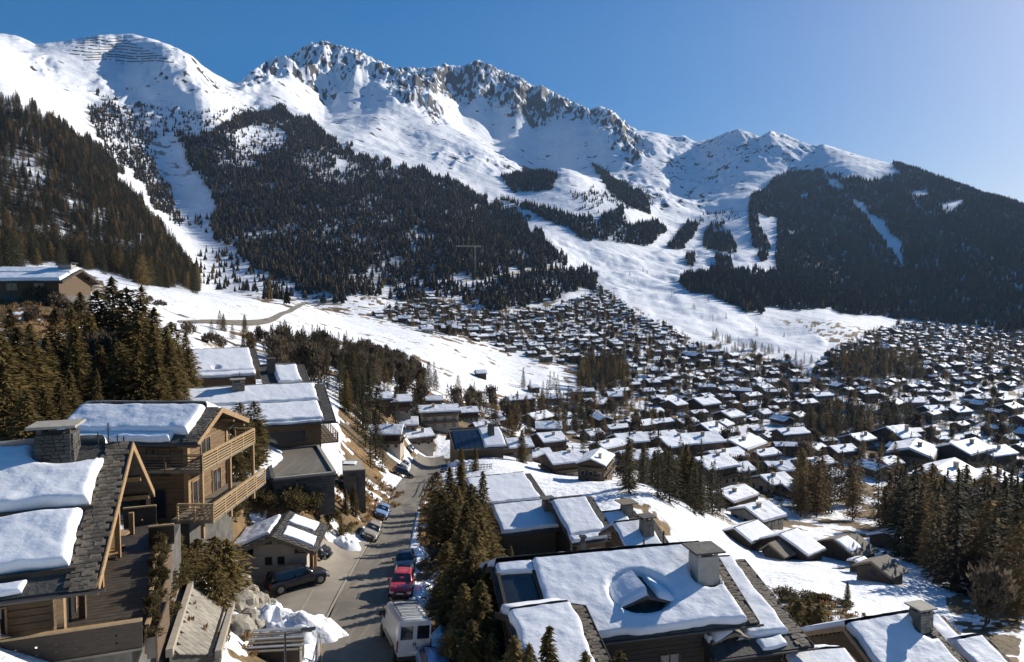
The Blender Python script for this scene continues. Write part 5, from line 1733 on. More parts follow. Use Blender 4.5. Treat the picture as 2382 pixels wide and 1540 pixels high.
HV = []          # joined variants for the small far houses
HP = []          # the same variants in parts
for i in range(10):
    rr = random.Random(50 + i)
    L_, W_, H_, p_ = rr.uniform(10, 17), rr.uniform(9.5, 14), rr.choice((3.2, 4.0, 4.8, 6.2, 7.2)), rr.uniform(19, 25)
    pc = house_pieces(L_, W_, H_, p_, 80 + i, True)
    wm = WALLS[i % 5]
    j = MB()
    order = [('wall', 0), ('base_wall', 1), ('roof', 2), ('roof_snow', 3), ('chimney', 1), ('balcony', 5)]
    for nm, mi in order:
        if pc.get(nm):
            j.add(pc[nm].v, pc[nm].f, mi)
    for wi in pc['windows']:
        win_quad(j, wi, mi=4)
    mats_ = [M[wm], M['wall_far_pale'], M['eave_far'], M['far_snow'], M['glass'], M['wood_brown']]
    HV.append((j.mesh('village_house', *mats_), L_, W_, H_, wm))
    d_ = {}
    for nm, mi in order:
        if pc.get(nm):
            d_[nm] = pc[nm].mesh(nm, mats_[mi])
    fr = {}
    for ax in ('x', 'y'):
        f = MB()
        win_quad(f, (ax, 0, 0, 0), 0.72, 1.45)
        g = MB()
        s_ = 1 if ax == 'y' else 1
        if ax == 'x':
            g.box(-0.06, 0.06, -0.58, 0.58, 0.14, 1.31)
        else:
            g.box(-0.58, 0.58, -0.06, 0.06, 0.14, 1.31)
        fr[ax] = (f.mesh('window', M['wood_brown'] if wm == 'wall_far_pale' else M['wall_far_pale']), g.mesh('pane', M['glass']))
    HP.append((d_, fr, pc['windows'], L_, W_, H_, wm))

# surveyed houses of the near village: column, row of the roof centre, rough range, ridge turn, size, variant
SURV = [(900, 728, 200, 72, 0.62), (847, 720, 200, 25, 0.6), (810, 702, 215, 20, 0.62), (918, 687, 285, 35, 0.95), (950, 687, 300, 25, 0.95), (992, 673, 340, 25, 1.0), (970, 664, 350, 40, 0.9), (894, 668, 330, 30, 0.85), (1018, 692, 305, 30, 1.1), (1057, 688, 315, 22, 1.25),
        (1074, 663, 355, 40, 1.25), (1098, 701, 298, 25, 1.3), (1125, 683, 330, 45, 1.6), (1066, 628, 440, 35, 1.25), (1106, 640, 415, 32, 1.3), (1008, 617, 460, 35, 1.1), (1022, 629, 440, 35, 1.0), (1118, 722, 272, 22, 1.0), (1077, 726, 268, 28, 1.1), (958, 705, 268, 18, 0.95),
        (1174, 736, 245, 20, 1.2), (1241, 711, 290, 18, 1.1), (1202, 678, 370, 20, 1.1), (1392, 692, 330, 48, 1.9), (1365, 670, 385, 20, 1.5), (1307, 676, 370, 28, 1.2), (1440, 742, 240, 40, 1.6), (1508, 747, 240, 40, 1.4), (1515, 778, 200, 70, 1.0), (1470, 699, 312, 30, 1.5), (1515, 704, 312, 25, 1.2),
        (1423, 632, 460, 18, 1.2), (1462, 634, 460, 18, 1.2), (1388, 625, 470, 12, 1.0), (1112, 760, 192, 35, 0.95), (1150, 784, 180, 35, 0.95), (1262, 727, 262, 25, 0.9), (1205, 752, 240, 30, 0.9), (1160, 700, 330, 30, 1.0), (1240, 690, 345, 28, 1.0), (1280, 700, 320, 22, 0.9),
        (770, 690, 235, 15, 0.75), (655, 645, 235, 15, 0.8), (620, 668, 175, 25, 0.7), (575, 672, 150, 5, 0.55), (605, 650, 215, 12, 0.7), (585, 628, 250, 15, 0.6), (562, 618, 270, 12, 0.6), (640, 628, 290, 10, 0.6), (700, 642, 300, 15, 0.55), (735, 655, 270, 15, 0.6), (880, 612, 470, 15, 0.9), (905, 628, 420, 25, 0.9)]
HOUSES = []      # x, y, z, turn, scale, variant
rr = random.Random(77)
occ = {}


def free(x, y, r, occ=occ):
    ci, cj = int(x // 16), int(y // 16)
    for a in range(ci - 2, ci + 3):
        for b_ in range(cj - 2, cj + 3):
            for (px, py, pr) in occ.get((a, b_), ()):
                if (px - x) ** 2 + (py - y) ** 2 < (0.5 * (r + pr)) ** 2:
                    return False
    return True


def take(x, y, r):
    occ.setdefault((int(x // 16), int(y // 16)), []).append((x, y, r))


for k, (sx, sy, d, t, s) in enumerate(SURV):
    p = G(sx, sy + 5.5 * s * 1029 / d)
    v = rr.randrange(10)
    HOUSES.append((p.x, p.y, p.z, math.radians(t + rr.uniform(-4, 4)), s, v))
    take(p.x, p.y, 17 * s)
VILLAGE = [[(560, 640), (640, 640), (760, 655), (800, 625), (880, 618), (905, 600), (890, 580), (800, 556), (730, 532), (640, 520), (560, 492), (620, 466), (660, 470), (700, 482), (760, 492), (830, 484), (890, 462), (905, 445), (925, 462), (960, 492), (1010, 512), (1060, 540), (1110, 556), (1170, 563),
            (1236, 584), (1268, 552), (1300, 532), (1340, 512), (1400, 502), (1600, 530), (1600, 790), (1500, 800), (1440, 765), (1300, 740), (1200, 762), (1100, 760), (1000, 735), (900, 730), (850, 712), (790, 695), (700, 680), (640, 672), (560, 660)]]
VHOLES = [[(870, 565), (945, 560), (960, 600), (905, 622), (872, 610)], [(1262, 562), (1330, 548), (1400, 562), (1412, 592), (1330, 602), (1272, 588)], [(1225, 660), (1290, 642), (1385, 652), (1396, 678), (1300, 692), (1232, 682)], [(1180, 565), (1230, 600), (1330, 625), (1280, 630), (1200, 600)], [(880, 640), (1000, 640), (960, 655), (880, 650)]]
occ_h = {}
C = sample_forest(VILLAGE, VHOLES, 7.0, 1.0, 5.0)
rng.shuffle(C)
csx, csy = survey(C[:, 0], C[:, 1], C[:, 2])
fld = vnoise(C[:, 0] / 70, C[:, 1] / 70, 401)
for (x, y, z), sx, sy, f in zip(C, csx, csy, fld):
    if sx < -30 or sx > 1610 or y < 210:
        continue
    s = rr.choice((0.6, 0.75, 0.85, 0.95, 1.1)) * rr.uniform(0.9, 1.1) * (0.80 if y > 700 else 0.88)
    gap = (13.5 if y > 600 else 16.5) * s + 1.5 + 7 * f
    if not free(x, y, gap * 1.04):
        continue
    take(x, y, gap * 1.04)
    # ridges run roughly down the fall line of the valley side
    t = math.radians(rr.gauss(24, 14) if rr.random() < 0.86 else rr.gauss(110, 12))
    HOUSES.append((x, y, z, t, s, rr.randrange(10)))
for h in HOUSES:
    occ_h.setdefault((int(h[0] // 16), int(h[1] // 16)), []).append((h[0], h[1], 12.0 * h[4]))
print('houses', len(HOUSES))
HOUSES.sort(key=lambda h: (h[4] / h[1]), reverse=True)
ORD = ['first', 'second', 'third', 'fourth', 'fifth', 'sixth', 'seventh', 'eighth', 'ninth', 'tenth', 'eleventh', 'twelfth', 'thirteenth', 'fourteenth', 'fifteenth', 'sixteenth', 'seventeenth', 'eighteenth', 'nineteenth', 'twentieth']
ORD += ['twenty-' + w for w in ORD[:9]] + ['thirtieth'] + ['thirty-' + w for w in ORD[:9]] + ['fortieth']


def in_rows(items, per_row):
    """items sorted from near to far into rows, each row from left to right -> {index: (row, place)}"""
    idx = sorted(range(len(items)), key=lambda i: -survey(*items[i][:3])[1])
    res = {}
    for r in range(0, len(idx), per_row):
        row = sorted(idx[r:r + per_row], key=lambda i: survey(*items[i][:3])[0])
        for c_, i in enumerate(row):
            res[i] = (r // per_row, c_)
    return res


BIG = HOUSES[:300]
RW = in_rows(BIG, 15)
for i, (x, y, z, t, s, v) in enumerate(BIG):
    r_, c_ = RW[i]
    wm = HV[v][4]
    tone = 'brown timber' if wm == 'wall_far_dark' else 'pale plastered'
    size = 'tall' if HV[v][3] > 6 else 'low'
    label = '%s %s chalet, %s from left in %s house row above the barns' % (size, tone, ORD[c_], ORD[r_])
    if i < 95:
        d_, fr, wins, L_, W_, H_, _w = HP[v]
        o = empty('village_house', (x, y, z - 0.3), t, label, 'house', 'houses of the village')
        o.scale = (s, s, s)
        for nm, me_ in d_.items():
            place(nm, me_, o)
        for wi in wins:
            # only walls that can face the road side are glazed in detail
            ax, a, b_, zz = wi
            if ax == 'x' and a > 0 and math.cos(t) > 0.2 and i > 40:
                continue
            q = place('window', fr[ax][0], o, (a, b_, zz))
            place('pane', fr[ax][1], q)
    else:
        o = bpy.data.objects.new('village_house', HV[v][0])
        COL.objects.link(o)
        o.location = (x, y, z - 0.3)
        o.rotation_euler = (0, 0, t)
        o.scale = (s, s, s)
        prop(o, label, 'house', 'houses of the village')
rest = HOUSES[300:]
scatter_mass('distant_village', 'dense mass of small snow-roofed chalets in the far village below the forest', 'village', [(h[0], h[1], h[2] - 0.3) for h in rest], [h[4] for h in rest], [h[3] for h in rest], [h[5] for h in rest], [h[0] for h in HV])

# ------------------------------------------------------------------ single trees
TREES = []       # x, y, z, height, kind, turn, zone
rt = random.Random(5)


def T(sx, d, h, kind, zone, r=1.0):
    p = onground(sx, d)
    TREES.append([p.x, p.y, p.z - 0.15, h, kind, rt.uniform(0, 6.28), zone, r])


def sp():
    return 'spruce%d' % rt.randrange(4)


def pn():
    return 'pine%d' % rt.randrange(3)


def dk_():
    return 'dark%d' % rt.randrange(3)


def la():
    return 'larch%d' % rt.randrange(3)


Z1 = 'between the road and large chalet'
for sx, d, h, k, r in [(652, 90, 6.0, 'p', 1), (672, 86, 7.5, 's', 1), (690, 84, 8.3, 's', 1), (706, 80, 6.5, 'p', 1.1), (724, 71, 9.2, 'n', 0.75), (660, 72, 5.6, 'p', 1.1), (684, 68, 7.0, 's', 1), (708, 66, 6.6, 'p', 1.1), (732, 64, 5.0, 's', 1),
                       (672, 60, 6.2, 'p', 1.2), (698, 58, 7.0, 's', 1.1), (722, 56, 6.6, 's', 1.1), (742, 60, 4.6, 'p', 1), (668, 51, 4.6, 'p', 1.1), (690, 50, 6.2, 's', 1.1), (714, 49, 7.2, 's', 1.1), (736, 50, 5.4, 'p', 1.1),
                       (682, 43, 5.2, 'p', 1.2), (704, 42.5, 6.8, 's', 1.15), (730, 42, 6.2, 's', 1.1), (752, 43, 4.6, 'p', 1), (694, 37.5, 5.4, 's', 1.2), (720, 37, 6.2, 's', 1.2), (748, 38, 5.2, 's', 1.1), (706, 33, 5.2, 's', 1.2), (738, 33, 5.0, 's', 1.2), (676, 36, 3.4, 'p', 1.2), (650, 78, 4.2, 'p', 1.1)]:
    T(sx, d, h, {'s': sp, 'p': pn, 'n': sp}[k](), Z1, r)
Z2 = 'in front of the large chalet'
for sx, d, h, r in [(829, 30, 7.9, 0.75), (797, 29, 6.8, 1), (774, 31, 6.2, 1.1), (887, 30.5, 7.0, 1), (943, 31, 7.3, 1.05), (912, 29.5, 6.4, 1), (964, 30, 6.3, 1), (1092, 29, 6.4, 0.8), (860, 28, 5.6, 1), (812, 33, 5.4, 1)]:
    T(sx, d, h, sp(), Z2, r)
Z3 = 'in clump above the balcony chalet'
for sx, d, h, k, r in [(100, 84, 8, 's', 1.1), (126, 82, 9.5, 'p', 1.1), (150, 82, 12, 's', 1.15), (172, 80, 11.5, 'p', 1.1), (196, 80, 12.5, 's', 1.1), (214, 77, 11, 's', 1.1), (232, 76, 9.5, 's', 1.1), (84, 74, 8, 's', 1.1), (112, 72, 8.5, 's', 1.15), (140, 70, 8.6, 'b', 0.9), (166, 70, 9.5, 's', 1.15),
                       (190, 70, 10, 'p', 1.1), (212, 69, 9.5, 's', 1.1), (236, 69, 8.4, 's', 1.1), (60, 66, 8.5, 's', 1.15), (90, 64, 8, 's', 1.1), (128, 63, 7.5, 's', 1.1), (158, 63, 8, 'p', 1.1), (188, 63, 8, 's', 1.1), (216, 64, 7.2, 's', 1.1), (250, 78, 7.5, 's', 1.1), (266, 84, 7.5, 'p', 1), (240, 90, 9, 'p', 1), (262, 95, 8.5, 's', 1),
                       (122, 54, 6.8, 's', 0.55), (258, 72, 5, 's', 1)]:
    T(sx, d, h, {'s': sp, 'p': pn, 'b': lambda: 'bare0'}[k](), Z3, r)
Z4 = 'behind chimney at the left edge'
for sx, d, h, r in [(0, 50, 8.5, 1.2), (24, 52, 8, 1.2), (44, 56, 7.5, 1.1), (-24, 46, 8, 1.2), (10, 43, 5.6, 1.2), (38, 46, 5.6, 1.1), (62, 50, 5.5, 1.1), (-40, 54, 9, 1.2), (78, 56, 5.5, 1.1), (20, 62, 7, 1.1), (-10, 66, 7, 1.1)]:
    T(sx, d, h, sp(), Z4, r)
Z5 = 'in garden beside the balcony chalet'
for sx, d, h, k, r in [(374, 67, 4.2, 'p', 1.2), (354, 65, 4.6, 'p', 1.3), (336, 60, 4.0, 'p', 1.3), (366, 71, 5.0, 'p', 1.1), (318, 46, 3.6, 's', 1.0), (508, 72, 3.0, 's', 0.9), (520, 74, 3.6, 's', 1), (500, 66, 2.6, 's', 0.8), (540, 130, 9, 'd', 1), (556, 128, 10, 'd', 1), (528, 135, 8, 'd', 1), (548, 118, 7, 'd', 1), (566, 122, 6, 'd', 1), (344, 69, 4.6, 'p', 1.2), (300, 43.5, 4.2, 'p', 1.1), (318, 44, 4.8, 'p', 1.1), (240, 39, 3.2, 'p', 1.1), (272, 41, 3.6, 'p', 1.1), (300, 40, 3.2, 'p', 1.1), (260, 46, 3.2, 'p', 1.2), (246, 44, 3.0, 'p', 1.2),
                       (262, 40, 2.8, 'p', 1.2), (290, 44, 3.0, 's', 1.0), (225, 50, 3.8, 'p', 1.3), (205, 48, 3.6, 'p', 1.3), (190, 52, 4.2, 'p', 1.2), (548, 150, 12, 'd', 0.9), (520, 160, 13, 'd', 1), (532, 158, 12, 'd', 1)]:
    T(sx, d, h, {'s': sp, 'p': pn, 'd': dk_}[k](), Z5, r)
Z6 = 'beside the roofs right of road'
for sx, d, h, k, r in [(768, 68, 3.3, 's', 0.9), (812, 69, 3.2, 's', 1.1), (830, 70, 3.0, 's', 1), (858, 71, 2.6, 's', 1), (800, 70, 2.4, 's', 1), (1225, 60, 5.0, 'p', 1), (1243, 57, 6.0, 's', 0.9), (1258, 56, 5.6, 'p', 1), (1272, 54, 4.6, 's', 1), (1236, 54, 4.8, 'p', 1), (1264, 60, 4.8, 's', 1), (1303, 80, 3.4, 's', 0.8), (1212, 62, 4, 'p', 1), (850, 190, 8, 'd', 1), (865, 185, 7, 'd', 1), (690, 128, 6, 's', 1), (712, 134, 5, 's', 1),
                       (838, 160, 6, 's', 1.2), (925, 175, 6, 'b', 1), (940, 172, 5, 'b', 1), (786, 158, 8, 's', 1)]:
    T(sx, d, h, {'s': sp, 'p': pn, 'd': dk_, 'b': lambda: 'bare1'}[k](), Z6, r)
nman = len(TREES)


def grove(polys, spacing, hr, kinds, zone, dens=1.0, jit=5.0, dl=(0, 1e9)):
    P_ = sample_forest(polys, None, spacing, dens, jit, dl)
    for (x, y, z) in P_:
        sx, _ = survey(x, y, z)
        if sx < -40 or sx > 1600 or not free(x, y, 4.0, occ_h):
            continue
        k = rt.choice(kinds)()
        TREES.append([x, y, z - 0.2, rt.uniform(*hr), k, rt.uniform(0, 6.28), zone, rt.uniform(0.85, 1.15)])


bb = lambda: 'bare%d' % rt.randrange(2)
grove([[(375, 560), (420, 545), (470, 540), (540, 560), (600, 585), (600, 600), (540, 605), (450, 600), (385, 590)]], 5.5, (7, 11), [dk_, dk_, dk_, bb], 'in dark grove below snow field')
grove([[(530, 548), (570, 552), (640, 585), (620, 600), (560, 588)]], 6, (6, 9), [bb, bb, dk_], 'in dark grove below snow field')
grove([[(560, 605), (650, 600), (720, 625), (800, 640), (790, 660), (680, 655), (580, 640)]], 9, (7, 12), [dk_, dk_, la, bb], 'in belt below the white meadow')
grove([[(500, 600), (560, 612), (585, 660), (590, 690), (560, 700), (520, 690), (500, 640)]], 6.5, (7, 12), [dk_, dk_, sp], 'in garden beside the balcony chalet')
grove([[(500, 590), (560, 600), (560, 650), (500, 640)]], 8, (8, 12), [dk_, dk_, sp], 'in dark grove below snow field')
grove([[(875, 570), (940, 560), (960, 600), (905, 625), (870, 612)]], 7.5, (12, 18), [dk_, dk_, dk_, la], 'in dark grove amid the village')
grove([[(1262, 562), (1330, 548), (1400, 562), (1412, 592), (1330, 602), (1272, 588)]], 9, (12, 18), [dk_, dk_, la], 'in grove below the ski run')
grove([[(1225, 660), (1290, 642), (1385, 652), (1396, 678), (1300, 692), (1232, 682)]], 7.5, (12, 18), [dk_, dk_, dk_, la], 'in long grove before tall buildings')
grove([[(925, 762), (1000, 748), (1080, 768), (1110, 800), (1060, 802), (1000, 786), (945, 770)]], 5.6, (8, 12.5), [dk_, dk_, dk_, sp], 'in dark row below brown meadow')
grove([[(1330, 800), (1400, 835), (1540, 830), (1600, 930), (1540, 960), (1475, 938), (1410, 895), (1350, 855)]], 5.6, (14, 21), [dk_, dk_, la, la, dk_], 'in tall wood at right edge')
grove([[(1195, 765), (1320, 775), (1310, 815), (1215, 805)]], 8.5, (13, 19), [la, la, la, dk_], 'among larches above the barns')
grove([[(1440, 890), (1540, 880), (1600, 960), (1540, 1000), (1480, 960)]], 8, (9, 14), [la, bb, la], 'in tall wood at right edge')
grove([[(1100, 765), (1190, 770), (1190, 800), (1120, 790)]], 9, (8, 12), [dk_, la, dk_], 'among larches above the barns')
grove([[(300, 505), (340, 510), (400, 530), (360, 560), (300, 540)]], 10, (4, 7), [bb, la, sp], 'in dark grove below snow field')
grove(VILLAGE, 9.8, (5, 14), [dk_, dk_, dk_, dk_, la, bb], 'among the village houses')
grove([[(780, 622), (900, 622), (900, 680), (800, 690)]], 12, (10, 15), [dk_, dk_, la], 'among the village houses')
grove([[(1080, 520), (1250, 575), (1180, 580), (1080, 556)]], 14, (9, 14), [dk_, dk_, la], 'along lower edge of ski run')
grove([[(780, 600), (830, 606), (870, 612), (800, 620)]], 13, (10, 14), [dk_], 'at foot of the white meadow')
grove([[(900, 405), (1000, 425), (1080, 440), (1150, 500), (1240, 515), (1170, 540), (1040, 470)]], 62, (9, 14), [dk_], 'scattered over the white ski run')
print('trees', len(TREES))
order = sorted(range(len(TREES)), key=lambda i: -(TREES[i][3] / TREES[i][1]) if i >= nman else -9)
BIGT = order[:300]
zones = {}
for i in BIGT:
    zones.setdefault(TREES[i][6], []).append(i)
KNAME = {'spruce': ('spruce_tree', 'bushy olive spruce'), 'pine': ('pine_tree', 'broad brushy pine'), 'dark': ('fir_tree', 'slim dark fir'), 'larch': ('larch_tree', 'golden brown larch'), 'bare': ('bare_tree', 'leafless grey-brown tree')}
for zn, ids in zones.items():
    # inside a zone: depth rows of at most 12, each from left to right
    items = [TREES[i] for i in ids]
    RW = in_rows(items, 12 if len(items) > 14 else 14)
    nrow = 1 + max(a for a, _ in RW.values())
    for q, i in enumerate(ids):
        x, y, z, h, kind, tr, _z, rad = TREES[i]
        kn = kind.rstrip('0123456789')
        nm, desc = KNAME[kn]
        r_, c_ = RW[q]
        row = '' if nrow == 1 else ', %s row' % ORD[r_]
        label = '%s, %s from left%s, %s' % (desc, ORD[c_], row, zn)
        cm, tm = KIND[kind]
        o = empty(nm, (x, y, z), tr, label, 'tree', 'trees ' + zn)
        s = h / 10
        o.scale = (s * rad, s * rad, s)
        place('crown', cm, o)
        place('trunk', tm, o)
REST = [TREES[i] for i in order[300:]]
pk = ['dark0', 'dark1', 'dark2', 'larch0', 'larch1', 'bare0', 'spruce0', 'pine0']
px = {k: i for i, k in enumerate(pk)}
px.update(larch2=4, bare1=5, spruce1=6, spruce2=6, spruce3=6, pine1=7, pine2=7)
scatter_mass('village_trees', 'small dark firs and brown larches scattered between the far village houses', 'trees', [t[:3] for t in REST], [t[3] / 10 for t in REST], [t[5] for t in REST], [px[t[4]] for t in REST], [KIND[k][0] for k in pk])

# ------------------------------------------------------------------ road, drive, paths
def strip(name, L_, R_, mat, off, n=8, m=60, kind='structure', drop=0.0):
    """a surface laid on the ground between two survey lines"""
    def resample(poly):
        P_ = [G(*p) if len(p) == 2 else W(*p) for p in poly]
        P_ = np.array([[p.x, p.y] for p in P_])
        dd = np.concatenate([[0], np.cumsum(np.linalg.norm(np.diff(P_, axis=0), axis=1))])
        q = np.linspace(0, dd[-1], m)
        return np.stack([np.interp(q, dd, P_[:, 0]), np.interp(q, dd, P_[:, 1])], -1)
    A_, B_ = resample(L_), resample(R_)
    for _ in range(6):
        for Q in (A_, B_):
            Q[1:-1] = 0.25 * Q[:-2] + 0.5 * Q[1:-1] + 0.25 * Q[2:]
    f = np.linspace(0, 1, n)[None, :, None]
    P_ = A_[:, None] * (1 - f) + B_[:, None] * f
    x, y = P_[..., 0], P_[..., 1]
    z = ground(x, y) + off
    me_ = grid_mesh(name, x, y, z)
    me_.materials.append(M[mat])
    o = bpy.data.objects.new(name, me_)
    COL.objects.link(o)
    prop(o, kind=kind)
    return o


strip('road', [(455, 1150), (472, 1029), (478, 975), (500, 930), (528, 880), (552, 840), (568, 818), (578, 779), (590, 757), (612, 731), (616, 714), (624, 704)],
      [(672, 1150), (650, 1029), (632, 985), (618, 944), (612, 900), (609, 856), (614, 824), (623, 792), (634, 760), (652, 738), (668, 722), (664, 708)], 'asphalt', 0.03, 9, 90)
strip('driveway', [(385, 990), (372, 940), (362, 900), (372, 868), (430, 862), (490, 842), (540, 842)], [(470, 990), (476, 972), (490, 948), (500, 930), (514, 905), (530, 876), (551, 840)], 'concrete', 0.036, 8, 60)
strip('kerb', [(466, 1029), (473, 975), (496, 930), (525, 879), (548, 842)], [(471, 1029), (477, 975), (499, 930), (527, 879), (550, 842)], 'kerb', 0.09, 3, 50)
strip('gutter_line', [(436, 958), (448, 938), (459, 917)], [(440, 958), (451, 938), (462, 917)], 'kerb', 0.05, 3, 20)
strip('path', [(196, 1060), (207, 1000), (220, 960), (236, 920), (248, 900)], [(238, 1060), (243, 1015), (255, 968), (268, 925), (276, 905)], 'asphalt', 0.04, 5, 30)
strip('upper_road', [(250, 499), (290, 496), (340, 499), (385, 498), (408, 487), (430, 477), (470, 470), (510, 463)], [(252, 502), (290, 502), (340, 507), (390, 506), (414, 491), (436, 481), (472, 473), (512, 466)], 'asphalt', 0.25, 4, 60)
strip('valley_road', [(690, 436), (730, 428), (780, 423), (840, 416)], [(694, 440), (732, 433), (780, 427), (842, 419)], 'cream', 1.6, 4, 40)

# ------------------------------------------------------------------ paved ramp with its kerbs
c4 = [G(238, 1045), G(316, 1045), G(345, 930), G(278, 906)]
for p in c4:
    p.z += 0.85
o0 = sum(c4, Vector()) / 4
rp = empty('paved_ramp', o0, 0, 'grey paved ramp with raised kerbs, between the terrace hedge and the rock wall', 'ramp')


def bi(u, v, dz=0.0):
    a = c4[0].lerp(c4[1], u)
    b_ = c4[3].lerp(c4[2], u)
    p = a.lerp(b_, v) - o0
    p.z += dz
    return p


wv = MB()
base = [bi(0, 0), bi(1, 0), bi(1, 1), bi(0, 1)]
wv.add(base + [p + Vector((0, 0, -4)) for p in base], [(0, 1, 2, 3), (0, 4, 5, 1), (1, 5, 6, 2), (2, 6, 7, 3), (3, 7, 4, 0)])
wv.build('ramp_bed', M['stone_dark'], rp)
rr = random.Random(3)
ncol, nrow = 6, 19
PV = []
for k in range(4):
    PV.append(MB().prism([(-0.5, -0.48), (0.0, -0.5), (0.5, -0.48), (0.49, 0.5), (-0.5, 0.49)], -0.5, 0.5, 'z').mesh('paver', M['paver']))
e1 = (bi(1, 0.5) - bi(0, 0.5))
e2 = (bi(0.5, 1) - bi(0.5, 0))
nv = e1.cross(e2).normalized()
q0 = Matrix((e1.normalized(), nv.cross(e1.normalized()), nv)).transposed().to_euler()
for j in range(nrow):
    for i in range(ncol):
        u, v = 0.09 + 0.84 * (i + 0.5) / ncol + (0.03 if j % 2 else -0.03), (j + 0.5) / nrow
        p = bi(u, v, 0.03 + rr.uniform(0, 0.012))
        la_, lb_ = bi(min(1, u + .07), v) - bi(max(0, u - .07), v), bi(u, min(1, v + .03)) - bi(u, max(0, v - .03))
        n2 = la_.cross(lb_).normalized()
        la_.normalize()
        q0 = Matrix((la_, n2.cross(la_), n2)).transposed().to_euler()
        wid = (bi(1, v) - bi(0, v)).length
        place('paver', rr.choice(PV), rp, p, q0, (wid * 0.84 / ncol - 0.02, e2.length / nrow - 0.02, 0.05))
for u0, nm in ((0.015, 'kerb'), (0.985, 'kerb'), (0.80, 'drain_channel')):
    w_ = 0.28 if nm == 'kerb' else 0.16
    MB().beam(bi(u0, -0.02, 0.12 if nm == 'kerb' else 0.04), bi(u0, 1.02, 0.12 if nm == 'kerb' else 0.04), w_, 0.34 if nm == 'kerb' else 0.12).build(nm, M['kerb'] if nm == 'kerb' else M['metal_dark'], rp)

# metal railing at the head of the ramp
pa, pb_ = W(278, 908, 41.5), W(342, 872, 46)
fr = empty('white_fence', pa, 0, 'pale two-rail fence at the head of the paved ramp beside the snow heap', 'fence')
for k in range(4):
    p = pa.lerp(pb_, k / 3) - pa
    MB().beam(p + Vector((0, 0, -0.8)), p + Vector((0, 0, 0.55)), 0.1, 0.1).build('post', M['metal_pale'], fr)
for h_ in (0.48, 0.05, -0.38):
    MB().beam(Vector((0, 0, h_)), pb_ - pa + Vector((0, 0, h_)), 0.07, 0.14).build('rail', M['metal_pale'], fr)


# ------------------------------------------------------------------ snow heaps, rocks
def lump(name, label, cat, p, rx, ry, h, seed, mat, n=34, rough=0.35, yaw=0.0, freq=1.2):
    th = np.linspace(0, 2 * np.pi, n + 1)
    q = np.linspace(0, 1, 14)
    TT, QQ = np.meshgrid(th, q)
    cx, cy = np.cos(TT), np.sin(TT)
    rr_ = 1 + rough * 1.6 * (fbm(cx * freq + seed, cy * freq + seed, 3, seed) - 0.5)
    x, y = cx * rx * QQ * rr_, cy * ry * QQ * rr_
    z = h * np.clip(1 - QQ ** 2.2, 0, 1) * (1 + rough * 2.2 * (fbm(x * freq * 1.3 + seed * 3, y * freq * 1.3, 4, seed + 1) - 0.5)) - 0.5 * QQ ** 3
    gz = ground(p.x + x * math.cos(yaw) - y * math.sin(yaw), p.y + x * math.sin(yaw) + y * math.cos(yaw)) - p.z
    me_ = grid_mesh(name, x, y, z + gz * QQ)
    me_.materials.append(M[mat])
    o = bpy.data.objects.new(name, me_)
    COL.objects.link(o)
    o.location = p
    o.rotation_euler = (0, 0, yaw)
    prop(o, label, cat)
    return o


lump('snow_heap', 'big ploughed snow heap at the road edge, above the grey slatted box', 'snow heap', G(405, 985), 4.3, 2.0, 1.5, 4, 'snow', 60, 0.55, 0.15, 1.5)
lump('snow_heap', 'lumpy snow heap beside the pale two-rail fence', 'snow heap', W(262, 900, 41) + Vector((0, 0, -0.5)), 2.2, 1.3, 1.1, 9, 'snow', 48, 0.6, 0.2, 1.5)
lump('snow_heap', 'small snow heap in front of the beige car', 'snow heap', G(513, 850), 1.6, 1.1, 0.9, 12, 'snow', 40, 0.5, 0.3, 1.5)
lump('snow_heap', 'narrow snow bank right of the red car', 'snow heap', G(628, 930), 1.0, 5.5, 0.55, 15, 'snow', 40, 0.5, -0.05, 1.1)
lump('snow_heap', 'snow bank at the roadside right of the white van', 'snow heap', G(652, 1000), 0.9, 3.2, 0.6, 18, 'snow', 40, 0.5, -0.1, 1.1)
lump('snow_heap', 'snow bank along the fence, right of the dark car behind the red one', 'snow heap', G(622, 868), 0.9, 5.0, 0.5, 21, 'snow', 40, 0.5, 0.0, 1.1)
lump('snow_heap', 'long snow bank on the outside of the road bend', 'snow heap', G(690, 722), 5.0, 2.0, 0.9, 24, 'snow', 44, 0.5, 0.2, 1.0)
rr = random.Random(21)
RK = []
for k in range(4):
    bm_ = bmesh.new()
    bmesh.ops.create_icosphere(bm_, subdivisions=3, radius=1)
    for v in bm_.verts:
        n_ = v.co.normalized()
        f = 0.72 + 0.6 * float(fbm(np.array([n_.x * 1.5 + k * 5 + n_.z]), np.array([n_.y * 1.5 - n_.z * 0.8]), 4, 60 + k)[0])
        v.co = n_ * f
        for ax in range(3):
            v.co[ax] = round(v.co[ax] * 3.2) / 3.2 * 0.55 + v.co[ax] * 0.45
    me_ = bpy.data.meshes.new('boulder')
    bm_.to_mesh(me_)
    bm_.free()
    me_.materials.append(M['boulder'])
    RK.append(me_)
ROCKS = [(342, 878, 50, .9, .6, .8), (352, 900, 49, 1.0, .7, 1.1), (362, 922, 48, 1.0, .8, 1.3), (345, 925, 46, 1.2, .9, 1.3), (370, 945, 46, 1.1, .8, 1.2), (352, 952, 44, 1.2, 1, 1.3), (380, 962, 44, 1.0, .8, .9), (395, 945, 47, .7, .6, .6), (362, 975, 41, 1.2, .9, 1.0), (345, 985, 39, 1.1, .9, 1.0), (408, 958, 46, .6, .5, .5), (334, 905, 47, 1, .8, .9)]
RWo = ['topmost', 'second from the top', 'third from the top', 'fourth from the top', 'fifth from the top', 'sixth from the top', 'seventh from the top', 'eighth from the top', 'ninth from the top', 'tenth from the top', 'eleventh from the top', 'lowest']
